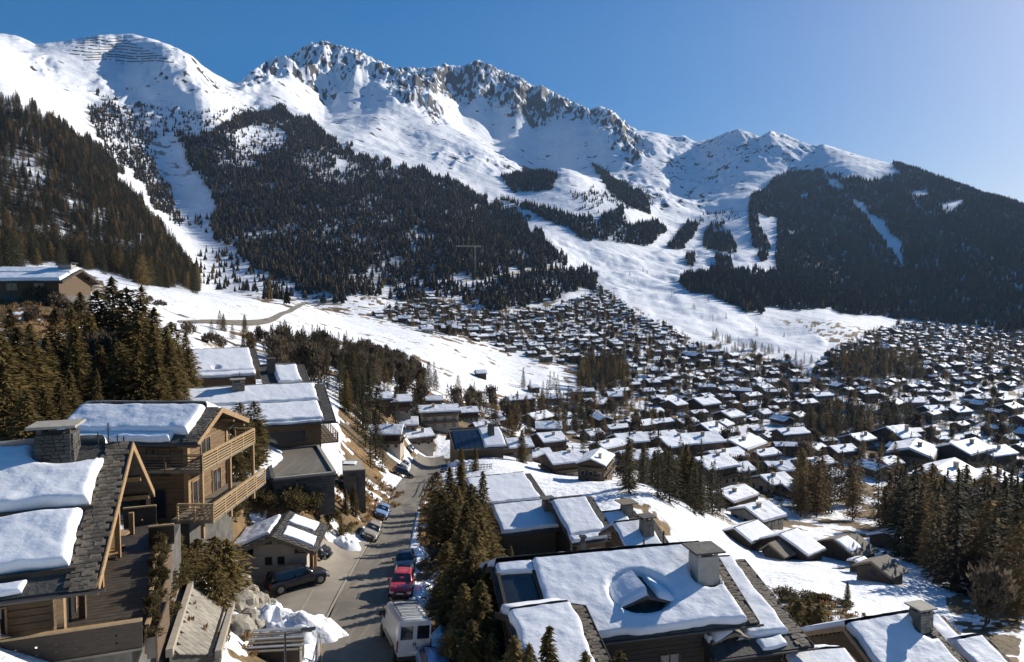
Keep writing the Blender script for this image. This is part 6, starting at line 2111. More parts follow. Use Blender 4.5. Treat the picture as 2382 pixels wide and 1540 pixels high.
for i, (sx, sy, d, a, b_, c_) in enumerate(sorted(ROCKS, key=lambda r: r[1])):
    o = bpy.data.objects.new('boulder', RK[i % 4])
    COL.objects.link(o)
    p = W(sx, sy, d)
    p.z = min(p.z, ground(p.x, p.y) + 0.9)
    o.location = p
    o.scale = (a, b_, c_)
    o.rotation_euler = (rr.uniform(-.3, .3), rr.uniform(-.3, .3), rr.uniform(0, 6))
    prop(o, 'pale jagged boulder, %s in the rock wall below the pale fence' % RWo[i], 'rock', 'boulders of the rock wall')


# ------------------------------------------------------------------ vehicles
def section(w, z0, z1, bulge=0.06, n=5):
    """half-open cross-section from the sill over the shoulder, both sides"""
    return [(-w * 0.90, z0), (-w * 0.99, z0 + (z1 - z0) * 0.30), (-w, z0 + (z1 - z0) * 0.62), (-w * 0.965, z1 - 0.03), (-w * 0.86, z1 + 0.01), (-w * 0.45, z1 + 0.03), (0, z1 + 0.038), (w * 0.45, z1 + 0.03), (w * 0.86, z1 + 0.01), (w * 0.965, z1 - 0.03), (w, z0 + (z1 - z0) * 0.62), (w * 0.99, z0 + (z1 - z0) * 0.30), (w * 0.90, z0)]


def loft(secs, xs, close=True):
    V, F = [], []
    k = len(secs[0])
    for x, s in zip(xs, secs):
        V += [(x, p[0], p[1]) for p in s]
    for i in range(len(xs) - 1):
        for j in range(k - 1):
            F.append((i * k + j, i * k + j + 1, (i + 1) * k + j + 1, (i + 1) * k + j))
        F.append((i * k + k - 1, i * k, (i + 1) * k, (i + 1) * k + k - 1))
    F.append(tuple(range(k - 1, -1, -1)))
    F.append(tuple((len(xs) - 1) * k + j for j in range(k)))
    return V, F


def smooth_obj(o, lev=2):
    s = o.modifiers.new('smooth', 'SUBSURF')
    s.levels = lev
    s.render_levels = lev
    for p in o.data.polygons:
        p.use_smooth = True


def wheel(root, x, y, r, w=0.22, rim='rim'):
    o = MB().tube((x, y - w / 2, r), (x, y + w / 2, r), r, seg=22).build('wheel', M['tyre'], root)
    sgn = 1 if y > 0 else -1
    h = MB()
    yo = y + sgn * (w / 2 + 0.008)
    h.tube((x, yo - sgn * 0.03, r), (x, yo, r), r * 0.64, seg=18)
    for k in range(5):
        a = 6.283 * k / 5
        h.beam((x, yo + sgn * 0.012, r), (x + math.cos(a) * r * 0.6, yo + sgn * 0.012, r + math.sin(a) * r * 0.6), 0.06, 0.03)
    h.build('rim', M[rim], o)
    return o


def car(name, label, cat, p, yaw, paint_, L=4.4, wd=1.82, ht=1.58, style='suv', rim='rim', roofbars=False, dark_rim=False, plate=True):
    """x = forward"""
    root = empty(name, p, yaw, label, cat)
    w = wd / 2
    r = 0.34 if style != 'suv' else 0.37
    z0 = 0.24
    f, b_ = L / 2, -L / 2
    belt = 0.95 if style != 'suv' else 1.02
    hood = belt - 0.06
    xs = [b_, b_ + 0.06, b_ + 0.35, b_ + 0.9, 0, f - 1.25, f - 0.85, f - 0.35, f - 0.08, f]
    hh = [belt - 0.25, belt - 0.06, belt, belt, belt, belt - 0.01, hood - 0.02, hood - 0.10, hood - 0.22, hood - 0.42]
    ww = [w * 0.84, w * 0.94, w * 0.99, w, w, w, w * 0.99, w * 0.94, w * 0.84, w * 0.74]
    zz = [0.42, 0.33, z0, z0, z0, z0, z0, z0 + 0.02, 0.30, 0.34]
    V, F = loft([section(a, c, h) for a, h, c in zip(ww, hh, zz)], xs)
    bo = bpy.data.objects.new('body', mesh_from('body', V, F, [M[paint_]]))
    COL.objects.link(bo)
    bo.parent = root
    smooth_obj(bo)
    # cabin: pillars and roof in body colour, the glazing slightly proud
    tw = w * 0.74
    bx0, bx1 = (b_ + 0.12, f - 1.15) if style != 'sedan' else (b_ + 0.75, f - 1.35)
    rx0, rx1 = (b_ + 0.42, f - 1.95) if style != 'sedan' else (b_ + 1.35, f - 2.1)

    def csec(wb, wt, zb, zt):
        return [(-wb, zb), (-wb * 0.6 - wt * 0.4, zb + (zt - zb) * 0.45), (-wt, zt - 0.05), (-wt * 0.8, zt), (0, zt + 0.02), (wt * 0.8, zt), (wt, zt - 0.05), (wb * 0.6 + wt * 0.4, zb + (zt - zb) * 0.45), (wb, zb)]
    zb = belt - 0.03
    xs = [bx0, bx0 + (rx0 - bx0) * 0.5, rx0, rx0 * 0.4 + rx1 * 0.6, rx1, rx1 * 0.45 + bx1 * 0.55, bx1]
    zt = [zb + 0.05, zb + (ht - zb) * 0.62, ht - 0.03, ht, ht - 0.04, zb + (ht - zb) * 0.50, zb + 0.03]
    V, F = loft([csec(w * 0.93, tw if z > ht - 0.2 else w * 0.84, zb, z) for z in zt], xs)
    cb = bpy.data.objects.new('cabin', mesh_from('cabin', V, F, [M[paint_]]))
    COL.objects.link(cb)
    cb.parent = root
    smooth_obj(cb, 1)
    # glass
    def quad(nm, pts_, par=root, mat='car_glass', th=0.012):
        a, b2, c2, d2 = [Vector(q) for q in pts_]
        n_ = (b2 - a).cross(d2 - a).normalized() * th
        MB().add([a, b2, c2, d2, a + n_, b2 + n_, c2 + n_, d2 + n_], [(0, 1, 2, 3), (7, 6, 5, 4), (0, 4, 5, 1), (1, 5, 6, 2), (2, 6, 7, 3), (3, 7, 4, 0)])
        mb = MB()
        mb.add([a, b2, c2, d2, a + n_, b2 + n_, c2 + n_, d2 + n_], [(0, 1, 2, 3), (7, 6, 5, 4), (0, 4, 5, 1), (1, 5, 6, 2), (2, 6, 7, 3), (3, 7, 4, 0)])
        return mb.build(nm, M[mat], par)
    e = 0.035
    zlo, zhi = zb + 0.07, ht - 0.13
    quad('windscreen', [(bx1 - 0.08 + e, w * 0.80, zb + 0.09), (bx1 - 0.08 + e, -w * 0.80, zb + 0.09), (rx1 + 0.10 + e, -tw * 0.92, ht - 0.10), (rx1 + 0.10 + e, tw * 0.92, ht - 0.10)])
    quad('rear_window', [(bx0 + 0.06 - e, -w * 0.76, zb + 0.12), (bx0 + 0.06 - e, w * 0.76, zb + 0.12), (rx0 - 0.06 - e, tw * 0.88, ht - 0.11), (rx0 - 0.06 - e, -tw * 0.88, ht - 0.11)])
    xa, xb_ = bx0 + 0.38, bx1 - 0.42
    xm = (xa + xb_) / 2 + 0.1
    for s in (-1, 1):
        yb_, yt = s * (w * 0.935), s * (tw + 0.055)
        for x0, x1, tx0, tx1 in ((xa, xm - 0.06, rx0 + 0.18, xm - 0.06), (xm + 0.06, xb_, xm + 0.06, rx1 + 0.02)):
            quad('side_window', [(x0, yb_, zlo), (x1, yb_, zlo), (tx1, yt, zhi), (tx0, yt, zhi)])
        wheel(root, f - 0.82, s * (w - 0.10), r, rim=rim)
        wheel(root, b_ + 0.78, s * (w - 0.10), r, rim=rim)
        for wx in (f - 0.82, b_ + 0.78):
            MB().tube((wx, s * (w - 0.05), r + 0.02), (wx, s * (w + 0.006), r + 0.02), r + 0.07, seg=20).build('wheel_arch', M['tyre'], root)
        hl = MB().prism([(f - 0.34, hood - 0.28), (f - 0.02, hood - 0.36), (f - 0.02, hood - 0.50), (f - 0.30, hood - 0.44)], s * w * 0.56, s * w * 0.90, 'y')
        hl.build('headlight', M['lamp_glass'], root)
        MB().box(b_ - 0.015, b_ + 0.12, min(s * w * 0.64, s * w * 0.93), max(s * w * 0.64, s * w * 0.93), belt - 0.34, belt - 0.16).build('tail_light', M['tail_glass'], root)
        MB().box(bx1 - 0.52, bx1 - 0.36, min(s * (w + 0.0), s * (w + 0.2)), max(s * (w + 0.0), s * (w + 0.2)), belt + 0.02, belt + 0.16).build('mirror', M[paint_], root)
        if roofbars:
            MB().beam((rx0 + 0.1, s * tw * 0.86, ht + 0.06), (rx1 - 0.05, s * tw * 0.86, ht + 0.055), 0.04, 0.04).build('roof_bar', M['metal_pale'], root)
    MB().box(f - 0.03, f + 0.02, -w * 0.46, w * 0.46, 0.46, 0.66).build('grille', M['metal_dark'], root)
    MB().box(f - 0.05, f + 0.03, -w * 0.70, w * 0.70, 0.27, 0.40).build('bumper', M['metal_dark'], root)
    MB().box(b_ - 0.03, b_ + 0.05, -w * 0.72, w * 0.72, 0.36, 0.52).build('bumper', M['metal_dark'], root)
    if plate:
        MB().box(f + 0.021, f + 0.032, -0.26, 0.26, 0.42, 0.53).build('number_plate', M['white_wall'], root)
    return root


def park(sx, sy, to):
    """ground point and heading for a vehicle whose middle is at a survey point and which faces another survey point"""
    a, b_ = G(sx, sy), G(*to)
    d = b_ - a
    return a + Vector((0, 0, 0.05)), math.atan2(d.y, d.x)


def tilt_to_ground(root, L=4.4):
    y = root.rotation_euler.z
    p = root.location
    f = Vector((math.cos(y), math.sin(y), 0))
    s = Vector((-f.y, f.x, 0))
    za, zb = ground(p.x + f.x * 1.4, p.y + f.y * 1.4), ground(p.x - f.x * 1.4, p.y - f.y * 1.4)
    zc, zd = ground(p.x + s.x * 0.8, p.y + s.y * 0.8), ground(p.x - s.x * 0.8, p.y - s.y * 0.8)
    X_ = (f * 2.8 + Vector((0, 0, za - zb))).normalized()
    Y_ = (s * 1.6 + Vector((0, 0, zc - zd))).normalized()
    Z_ = X_.cross(Y_).normalized()
    Y_ = Z_.cross(X_)
    root.rotation_euler = Matrix((X_, Y_, Z_)).transposed().to_euler()
    root.location.z = max((za + zb) / 2, (zc + zd) / 2) + 0.06


def V_(name, label, cat, at, to, paint_, **kw):
    p, y = park(*at, to)
    c_ = car(name, label, cat, p, y, paint_, **kw)
    tilt_to_ground(c_)
    return c_


V_('parked_car', 'bright red off-road car facing downhill behind the white van', 'car', (598, 922), (592, 950), 'paint_red', L=4.2, wd=1.80, ht=1.62, roofbars=True)
V_('parked_car', 'dark navy car parked directly behind the red car', 'car', (604, 885), (600, 910), 'paint_navy', L=4.1, wd=1.76, ht=1.50, style='hatch')
V_('parked_car', 'glossy black off-road car parked across the drive in front of the small garage', 'car', (437, 912), (488, 903), 'paint_black', L=4.75, wd=1.92, ht=1.68)
V_('parked_car', 'dusty beige car parked at the left road edge, nearer of the facing pair', 'car', (549, 836), (540, 850), 'paint_beige', L=4.2, wd=1.78, ht=1.52, style='hatch')
V_('parked_car', 'light blue car parked at the left road edge behind the beige car', 'car', (566, 803), (557, 822), 'paint_blue', L=4.3, wd=1.78, ht=1.50, style='hatch')
V_('parked_car', 'black car standing crosswise at the far end of the road', 'car', (600, 741), (620, 744), 'paint_black', L=4.4, wd=1.8, ht=1.52, style='hatch')
V_('parked_car', 'silver car half hidden behind the black car at the far road end', 'car', (601, 727), (596, 738), 'paint_silver', L=4.2, wd=1.78, ht=1.5, style='hatch')
V_('parked_car', 'dark blue car under the solar panelled chalet on the outer road bend', 'car', (666, 733), (660, 745), 'paint_navy', L=4.3, wd=1.78, ht=1.52, style='hatch')
V_('parked_car', 'pale-topped black car among the garden walls beyond the road end', 'car', (610, 700), (606, 708), 'paint_black', L=4.4, wd=1.8, ht=1.55)
V_('parked_car', 'blue-grey car behind the white van, cut off by the bottom edge', 'car', (642, 1052), (634, 1020), 'paint_blue', L=4.3, wd=1.8, ht=1.5, style='hatch')


# white delivery van seen from behind
def van(p, yaw):
    root = empty('delivery_van', p, yaw, 'white delivery van with a barred roof rack, parked in front of the red car', 'van')
    L, w, h = 5.7, 1.0, 2.5
    f, b_ = L / 2, -L / 2

    def vs(w_, z0, z1):
        return [(-w_ * 0.94, z0), (-w_, z0 + 0.35), (-w_, z0 + (z1 - z0) * 0.55), (-w_ * 0.93, z1 - 0.16), (-w_ * 0.82, z1 - 0.02), (0, z1 + 0.03), (w_ * 0.82, z1 - 0.02), (w_ * 0.93, z1 - 0.16), (w_, z0 + (z1 - z0) * 0.55), (w_, z0 + 0.35), (w_ * 0.94, z0)]
    xs = [b_, b_ + 0.05, b_ + 0.5, f - 1.75, f - 1.35, f - 0.85, f - 0.45, f - 0.1, f]
    hs = [h - 0.06, h - 0.01, h, h - 0.01, h - 0.25, 1.45, 1.12, 0.95, 0.72]
    ws = [w * 0.97, w * 0.99, w, w, w, w * 0.98, w * 0.96, w * 0.9, w * 0.82]
    V, F = loft([vs(a, 0.30, z) for a, z in zip(ws, hs)], xs)
    o = bpy.data.objects.new('body', mesh_from('body', V, F, [M['paint_white']]))
    COL.objects.link(o)
    o.parent = root
    smooth_obj(o, 1)
    for s in (-1, 1):
        y0, y1 = (0.02, w * 0.93) if s > 0 else (-w * 0.93, -0.02)
        d_ = MB().box(b_ - 0.03, b_ + 0.0, y0, y1, 0.45, h - 0.12).build('rear_door', M['paint_white'], root)
        MB().box(b_ - 0.045, b_ - 0.031, y0 + 0.10, y1 - 0.10, 1.40, h - 0.38).build('pane', M['car_glass'], d_)
        MB().box(b_ - 0.07, b_ - 0.031, s * 0.06 - 0.025, s * 0.06 + 0.025, 1.05, 1.22).build('handle', M['metal_dark'], d_)
        MB().box(b_ - 0.05, b_ + 0.06, min(s * w * 0.935, s * w * 1.0), max(s * w * 0.935, s * w * 1.0), 0.75, 1.35).build('tail_light', M['tail_glass'], root)
        for x in (f - 0.95, b_ + 1.0):
            wheel(root, x, s * (w - 0.12), 0.35)
            MB().tube((x, s * (w - 0.05), 0.37), (x, s * (w + 0.008), 0.37), 0.43, seg=20).build('wheel_arch', M['tyre'], root)
        MB().box(f - 1.75, f - 1.0, min(s * w * 0.985, s * (w + 0.012)), max(s * w * 0.985, s * (w + 0.012)), 1.35, 1.85).build('side_window', M['car_glass'], root)
        MB().box(f - 1.0, f - 0.82, min(s * (w + 0.02), s * (w + 0.25)), max(s * (w + 0.02), s * (w + 0.25)), 1.30, 1.62).build('mirror', M['metal_dark'], root)
        MB().box(b_ + 0.6, f - 1.9, min(s * (w + 0.003), s * (w + 0.02)), max(s * (w + 0.003), s * (w + 0.02)), 0.80, 0.88).build('side_strip', M['metal_dark'], root)
        MB().beam((b_ + 0.25, s * w * 0.78, h + 0.13), (f - 1.9, s * w * 0.78, h + 0.13), 0.05, 0.05).build('rack_rail', M['metal_dark'], root)
    for k in range(6):
        x = b_ + 0.35 + k * 0.56
        MB().beam((x, -w * 0.80, h + 0.10), (x, w * 0.80, h + 0.10), 0.09, 0.05).build('rack_bar', M['metal_pale'] if k < 4 else M['metal_dark'], root)
    MB().box(f - 1.2, f - 1.18, -w * 0.8, w * 0.8, 1.45, 2.0, 0, Matrix.Translation((f - 1.1, 0, 1.72)) @ Matrix.Rotation(-0.72, 4, 'Y') @ Matrix.Translation((-f + 1.15, 0, -1.72))).build('windscreen', M['car_glass'], root)
    MB().box(b_ - 0.08, b_ + 0.1, -w * 0.95, w * 0.95, 0.32, 0.50).build('bumper', M['metal_dark'], root)
    MB().box(b_ - 0.045, b_ - 0.031, -0.27, 0.27, 0.62, 0.74).build('number_plate', M['white_wall'], root)
    return root


p = G(600, 1006)
vn_ = van(p, math.radians(90 + 21))
tilt_to_ground(vn_)


# quad bike under the eave of the garage
def quad_bike(p, yaw):
    root = empty('quad_bike', p, yaw, 'dark quad bike with pale wheel rims parked under the eave of the small garage', 'quad bike')
    for sx in (-0.62, 0.62):
        for sy in (-0.42, 0.42):
            wheel(root, sx, sy, 0.31, 0.24)
    b_ = MB().prism([(-0.95, 0.55), (-0.85, 0.75), (-0.1, 0.72), (0.2, 0.92), (0.55, 0.86), (0.95, 0.62), (0.8, 0.4), (-0.7, 0.4)], -0.20, 0.20, 'y')
    b_.build('body', M['paint_black'], root)
    MB().prism([(-0.7, 0.76), (-0.62, 0.90), (-0.05, 0.84), (0.0, 0.74)], -0.17, 0.17, 'y').build('seat', M['tyre'], root)
    for sx in (-0.62, 0.62):
        MB().prism([(sx - 0.42, 0.60), (sx - 0.2, 0.72), (sx + 0.2, 0.72), (sx + 0.42, 0.58), (sx + 0.2, 0.66), (sx - 0.2, 0.66)], -0.56, 0.56, 'y').build('mudguard', M['paint_black'], root)
    MB().beam((0.42, 0, 0.8), (0.28, 0, 1.08), 0.05, 0.05).beam((0.28, -0.38, 1.08), (0.28, 0.38, 1.08), 0.035, 0.035).build('handlebar', M['metal_dark'], root)
    MB().box(0.78, 0.9, -0.12, 0.12, 0.66, 0.78).build('headlight', M['lamp_glass'], root)
    return root


p, y = park(472, 866, (458, 872))
tilt_to_ground(quad_bike(p, y))

# ------------------------------------------------------------------ street furniture
def lamp(name, label, p, h, arm, yaw):
    root = empty(name, p, yaw, label, 'street lamp')
    MB().tube((0, 0, -0.6), (0, 0, h), 0.075, 0.05, 9).build('pole', M['metal_dark'], root)
    MB().beam((0, 0, h - 0.08), (arm, 0, h + 0.12), 0.05, 0.05).build('arm', M['metal_dark'], root)
    hd = MB().prism([(arm - 0.55, h + 0.08), (arm + 0.15, h + 0.16), (arm + 0.15, h + 0.24), (arm - 0.55, h + 0.19)], -0.11, 0.11, 'y').build('lamp_head', M['metal_dark'], root)
    MB().box(arm - 0.45, arm + 0.08, -0.08, 0.08, h + 0.045, h + 0.075).build('lamp_glass', M['lamp_glass'], hd)
    return root


pb0 = W(417, 1100, 33)
lamp('street_lamp', 'tall dark street lamp with a long sideways arm, in front of the snow heap', Vector((W(417, 984, 33).x, W(417, 984, 33).y, ground(W(417, 984, 33).x, W(417, 984, 33).y))), W(417, 984, 33).z - ground(W(417, 984, 33).x, W(417, 984, 33).y), 1.35, 0.05)
g = G(512, 800)
lamp('street_lamp', 'slim dark street lamp on the brown bank in front of the stone garden building', g, 3.9, -0.9, 0.0)

# slatted box below the snow heap
p = G(405, 1022)
bx = empty('slatted_box', p, 0.12, 'grey slatted box with a sloping lid at the bottom edge, below the snow heap', 'storage box')
MB().box(-1.35, 1.35, -0.7, 0.7, -0.3, 0.75).build('box_body', M['wood_dark'], bx)
for k in range(6):
    y0 = -0.85 + k * 0.285
    MB().box(-1.5, 1.5, y0, y0 + 0.26, 0.78 + 0.09 * k, 0.83 + 0.09 * k).build('slat', M['metal_pale'] if k % 2 else M['wood_grey'], bx)
for sx in (-1.45, 1.45):
    MB().beam((sx, -0.8, -0.3), (sx, -0.8, 0.95), 0.09, 0.09).build('post', M['metal_pale'], bx)
p = G(452, 1022)
tr = empty('pole_pile', p, 0.5, 'loose pale poles leaning on stones right of the grey slatted box', 'poles')
rr = random.Random(8)
for k in range(6):
    a = rr.uniform(-0.5, 0.5)
    MB().tube((-0.8 + 0.3 * k, -0.7, -0.1), (-0.6 + 0.3 * k + a, 0.6, 0.8 + rr.uniform(0, 0.3)), 0.045, 0.03, 6).build('pole', M['cap_rail'] if k % 2 else M['metal_pale'], tr)

# fences
def fence(name, label, pts_, h, mat, rails=2, picket=None, post_gap=2.2, post_w=0.1):
    P_ = [G(*q) if len(q) == 2 else onground(q[0], q[1]) for q in pts_]
    root = empty(name, P_[0], 0, label, 'fence')
    for a, b_ in zip(P_[:-1], P_[1:]):
        L = (b_ - a).length
        n_ = max(1, int(L / post_gap))
        for k in range(n_ + 1):
            p_ = a.lerp(b_, k / n_)
            p_.z = ground(p_.x, p_.y)
            q = p_ - P_[0]
            MB().box(q.x - post_w / 2, q.x + post_w / 2, q.y - post_w / 2, q.y + post_w / 2, q.z - 0.4, q.z + h + 0.05).build('post', M[mat], root)
            if k < n_:
                e = a.lerp(b_, (k + 1) / n_)
                e.z = ground(e.x, e.y)
                e = e - P_[0]
                for r_ in range(rails):
                    zz = h * (0.45 + 0.5 * r_ / max(1, rails - 1))
                    MB().beam(q + Vector((0, 0.06, zz)), e + Vector((0, 0.06, zz)), 0.05, 0.11).build('rail', M[mat], root)
                if picket:
                    m_ = int((e - q).length / picket)
                    for j in range(m_):
                        t_ = q.lerp(e, (j + 0.5) / m_)
                        MB().box(t_.x - 0.06, t_.x + 0.06, t_.y - 0.02, t_.y + 0.02, t_.z + 0.05, t_.z + h).build('picket', M[mat], root)
    return root


fence('rail_fence', 'two-rail wooden fence crossing the snowy bank at the left edge, below the hillside chalet', [(-20, 533), (30, 540), (66, 548)], 1.2, 'wood_dark', 3, None, 2.6)
fence('picket_fence', 'dark picket fence along the snow bank above the stepped roofs', [(676, 734), (706, 731), (738, 729)], 1.1, 'wood_dark', 2, 0.55, 2.8)
fence('road_fence', 'dark post fence at the right road edge, at the top of the tree row', [(634, 772), (641, 752), (650, 744)], 1.2, 'wood_dark', 2, None, 2.0)
fence('garden_fence', 'low timber railing on the deck between the tree row and the large chalet', [(760, 838), (790, 858), (812, 870)], 1.0, 'wood_brown', 3, None, 1.8)
fence('meadow_fence', 'low dark fence line along the far edge of the meadow beside the barns', [(1000, 776), (1060, 793), (1110, 812)], 1.0, 'wood_dark', 2, None, 5.0)

# ------------------------------------------------------------------ shrubs and hedges
def shrub(p, s, kind, label, grp):
    o = bpy.data.objects.new('shrub' if kind.startswith('shrub') else 'bare_shrub', KIND[kind][0])
    COL.objects.link(o)
    o.location = p
    o.scale = s
    o.rotation_euler = (0, 0, rt.uniform(0, 6.28))
    prop(o, label, 'shrub', grp)


yy = [(-6.0 + 1.0 * k) for k in range(13)]
for k, y_ in enumerate(yy):
    xa = 1.28 - 1.58 * (y_ + 6.4) / 14.4 + 0.27
    p = Am @ Vector((xa, y_, zdk - 0.05))
    shrub(p, (0.30, 0.60, 0.38 + 0.14 * (k % 3)), 'shrub%d' % (k % 3), 'clipped dry shrub, %s from the near end of the terrace planter' % ORD[k], 'shrubs in the terrace planter')
SHR = [(208, 962, 1.0), (216, 945, 1.1), (226, 925, 1.1), (236, 905, 1.2), (246, 885, 1.3), (256, 865, 1.3), (262, 845, 1.4), (285, 850, 1.2), (300, 838, 1.2), (272, 820, 1.6), (288, 805, 1.5), (250, 825, 1.6), (320, 815, 1.5), (345, 800, 1.5), (338, 770, 1.6), (360, 765, 1.5), (380, 785, 1.3), (395, 790, 1.2), (440, 790, 1.7), (455, 795, 1.7), (470, 790, 1.5), (425, 782, 1.5), (410, 772, 1.2),
       (488, 812, 1.2), (505, 832, 1.0), (478, 832, 1.0), (260, 885, 0.9), (230, 965, 0.7), (206, 990, 0.7), (196, 1015, 0.8)]
SR = in_rows([tuple(G(a, b_)) for a, b_, s in SHR], 8)
for i, (a, b_, s) in enumerate(SHR):
    r_, c_ = SR[i]
    shrub(G(a, b_), (s * 0.9, s * 0.9, s * 0.8), 'shrub%d' % (i % 3), 'brown-green shrub, %s from left in %s row between terrace and road' % (ORD[c_], ORD[r_]), 'garden shrubs left of the road')
SH2 = [(30, 470, 2.2), (60, 478, 2.0), (85, 470, 2.4), (100, 455, 2.6), (110, 445, 2.6), (20, 500, 1.6), (70, 500, 1.6), (92, 490, 2.0), (430, 560, 3.0), (270, 520, 2.6), (205, 470, 1.8), (222, 478, 2.2), (300, 535, 2.4), (320, 540, 2.4)]
for i, (a, b_, s) in enumerate(sorted(SH2, key=lambda q: q[0])):
    shrub(G(a, b_), (s * 0.8, s * 0.8, s * 0.75), 'bareshrub%d' % (i % 2), 'leafless brown shrub, %s from left below the hillside chalet' % ORD[i], 'bare shrubs on the upper left slope')
SH3 = [(1200, 935, 1.5), (1190, 930, 1.4), (1210, 942, 1.3), (1222, 936, 1.3), (1236, 934, 1.1), (1250, 935, 1.0), (1264, 938, 1.0), (1280, 942, 0.9), (1296, 947, 0.9)]
for i, (a, b_, s) in enumerate(SH3):
    shrub(G(a, b_), (s * 1.4, s, s * 0.6), 'shrub%d' % (i % 3), 'low brown hedge shrub, %s from left in the line crossing the meadow' % ORD[i], 'hedge line across the meadow')

# dry grass tufts on the bare banks: nobody could count them
P_ = sample_forest(BARE[2:4] + BARE[0:2] + BARE[7:9], [PADPOLY], 1.3, 1.0, 6.0, (20, 130))
gm = [shrub_mesh('tuft', 0.5, 0.42, 26, 0.34, M['dry_grass'], 800 + i, upright=0.8) for i in range(3)]
n_ = len(P_)
scatter_mass('dry_grass', 'tufts of dry brown grass on the bare banks', 'grass', P_, rng.uniform(0.5, 1.3, n_), rng.uniform(0, 6.28, n_), rng.integers(0, 3, n_), gm)
print('tufts', n_)

# ------------------------------------------------------------------ tower crane
g = G(713, 428)
d_ = math.hypot(g.x, g.y)
top = W_level(713, 428, g.z)
hc = (428 - 384) / 1029 * d_
cr = empty('tower_crane', g, 0.1, 'yellowish tower crane standing before the dark forest on the middle slope', 'crane')
M['crane_paint'] = simple('crane_paint', (0.62, 0.50, 0.32), (0.52, 0.42, 0.27), 2, 0.6)
mt = MB()
a_ = 1.0
for sx in (-a_, a_):
    for sy in (-a_, a_):
        mt.beam((sx, sy, -3), (sx, sy, hc), 0.55, 0.55)
for k in range(int(hc / 2.4)):
    z0 = k * 2.4
    for s in (-1, 1):
        mt.beam((-a_, s * a_, z0), (a_, s * a_, z0 + 2.4), 0.34, 0.34)
        mt.beam((s * a_, -a_, z0 + 2.4), (s * a_, a_, z0), 0.34, 0.34)
mt.build('mast', M['crane_paint'], cr)
jb = MB()
jl, cj = -30 / 1029 * d_, 9 / 1029 * d_
for y_, z_ in ((-0.8, 0), (0.8, 0), (0, 1.5)):
    jb.beam((jl, y_, hc + 0.3 + z_), (cj, y_, hc + 0.3 + z_), 0.6, 0.6)
for k in range(18):
    x0 = jl + (cj - jl) * k / 18
    x1 = jl + (cj - jl) * (k + 1) / 18
    jb.beam((x0, -0.8, hc + 0.3), ((x0 + x1) / 2, 0, hc + 1.8), 0.34, 0.34).beam(((x0 + x1) / 2, 0, hc + 1.8), (x1, 0.8, hc + 0.3), 0.34, 0.34)
jb.build('jib', M['crane_paint'], cr)
MB().box(cj - 3, cj - 0.4, -1.1, 1.1, hc - 1.8, hc + 0.2).build('counterweight', M['concrete'], cr)
MB().box(-1.6, 0.0, -1.9, -0.4, hc - 2.2, hc - 0.1).build('cab', M['white_wall'], cr)
MB().box(-2.6, 2.6, -2.6, 2.6, -2.5, 0.9).build('base', M['concrete'], cr)

# white lift pylon in the spur forest and lift pylons on the ski run
g = G(193, 392)
py = empty('lift_pylon', g, 0, 'tall white pylon rising from the spur forest at the left', 'pylon')
MB().tube((0, 0, -3), (0, 0, 22), 0.8, 0.55, 8).build('mast', M['white_wall'], py)
MB().beam((-3, 0, 21), (3, 0, 21), 0.6, 0.7).build('cross_arm', M['white_wall'], py)
for i, (a, b_) in enumerate([(1082, 500), (1018, 462), (960, 440), (1140, 540)]):
    g = G(a, b_)
    py = empty('lift_pylon', g, 0.4, 'grey lift pylon on the white ski run, %s from the left' % ORD[[2, 1, 0, 3][i]], 'pylon', 'lift pylons on the ski run')
    MB().tube((0, 0, -2), (0, 0, 11), 0.35, 0.25, 7).build('mast', M['metal_pale'], py)
    MB().beam((-2.4, 0, 10.8), (2.4, 0, 10.8), 0.3, 0.4).build('cross_arm', M['metal_pale'], py)

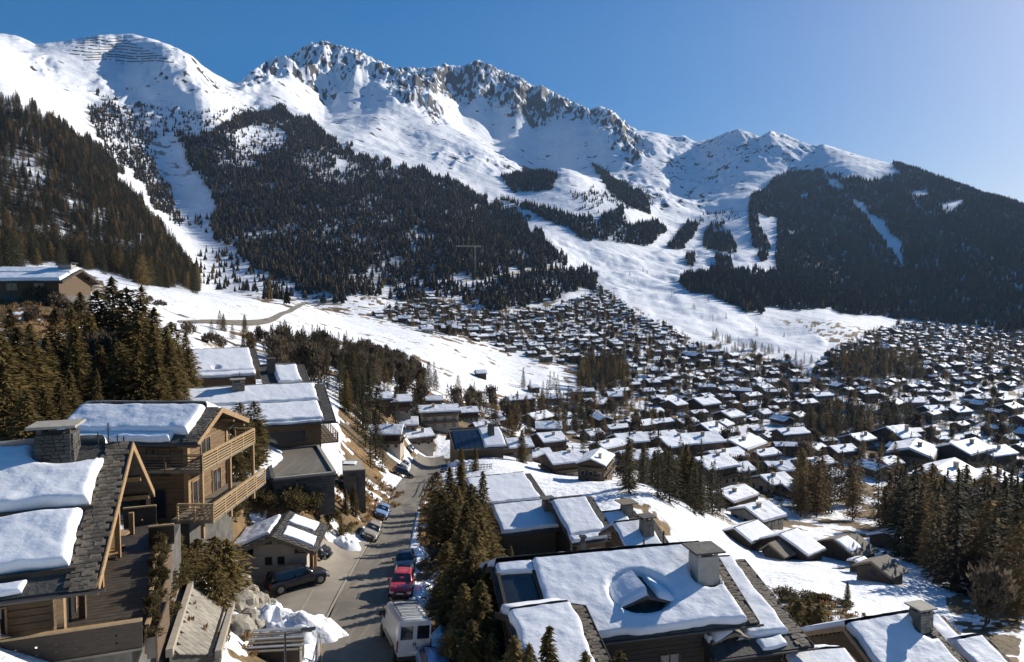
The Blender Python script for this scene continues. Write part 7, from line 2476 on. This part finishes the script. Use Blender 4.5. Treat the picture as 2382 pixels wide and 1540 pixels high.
# avalanche barriers on the upper left hill
BW = ['top', 'second', 'third', 'fourth', 'fifth', 'sixth', 'seventh', 'eighth', 'lowest']
for r_ in range(9):
    y0 = 58.5 + 4.3 * r_
    xl, xr_ = 108 - 4.2 * r_ + (30 if r_ > 6 else 0), 168 + 9.6 * r_
    row = MB()
    hits = []
    n_ = 46
    for k in range(n_ + 1):
        sx = xl + (xr_ - xl) * k / n_
        sy = y0 + 1.2 * math.sin(k * 0.25 + r_) + 0.03 * (sx - xl)
        p = G(sx, sy)
        hits.append(p if p is not None and 1800 < p.y < 3600 else None)
    q = [h for h in hits if h]
    if len(q) < 4:
        continue
    o0_ = q[0]
    ok = 0
    for a, b_ in zip(hits[:-1], hits[1:]):
        if a is None or b_ is None or (b_ - a).length > 60 or rt.random() < 0.10:
            continue
        a, b_ = a - o0_, b_ - o0_
        lean = Vector((0, -1.6, 0))
        row.add([a + Vector((0, 0, -1)), b_ + Vector((0, 0, -1)), b_ + lean + Vector((0, 0, 2.6)), a + lean + Vector((0, 0, 2.6)), a + Vector((0, .5, -1)), b_ + Vector((0, .5, -1)), b_ + lean + Vector((0, .5, 2.6)), a + lean + Vector((0, .5, 2.6))],
                [(0, 1, 2, 3), (7, 6, 5, 4), (0, 4, 5, 1), (1, 5, 6, 2), (2, 6, 7, 3), (3, 7, 4, 0)])
        ok += 1
    if ok:
        o = row.build('avalanche_barrier', M['wood_dark'])
        o.location = o0_
        prop(o, 'long dark snow barrier, %s row on the shaded side of the leftmost hill' % BW[r_], 'avalanche barrier', 'avalanche barrier rows on the hill')

# ------------------------------------------------------------------ mountain air
hz = MB().box(-12500, 12500, -60, 7600, float(Z.min()) - 60, float(Z.max()) + 60)
hm = bpy.data.materials.new('haze')
hm.use_nodes = True
hn = hm.node_tree
for nd in list(hn.nodes):
    if nd.type != 'OUTPUT_MATERIAL':
        hn.nodes.remove(nd)
pv = hn.nodes.new('ShaderNodeVolumePrincipled')
pv.inputs['Color'].default_value = (0.42, 0.64, 1.0, 1)
pv.inputs['Density'].default_value = 0.000024
pv.inputs['Anisotropy'].default_value = 0.2
hn.links.new(pv.outputs[0], [n for n in hn.nodes if n.type == 'OUTPUT_MATERIAL'][0].inputs['Volume'])
haze = hz.build('haze', hm)
prop(haze, kind='stuff')
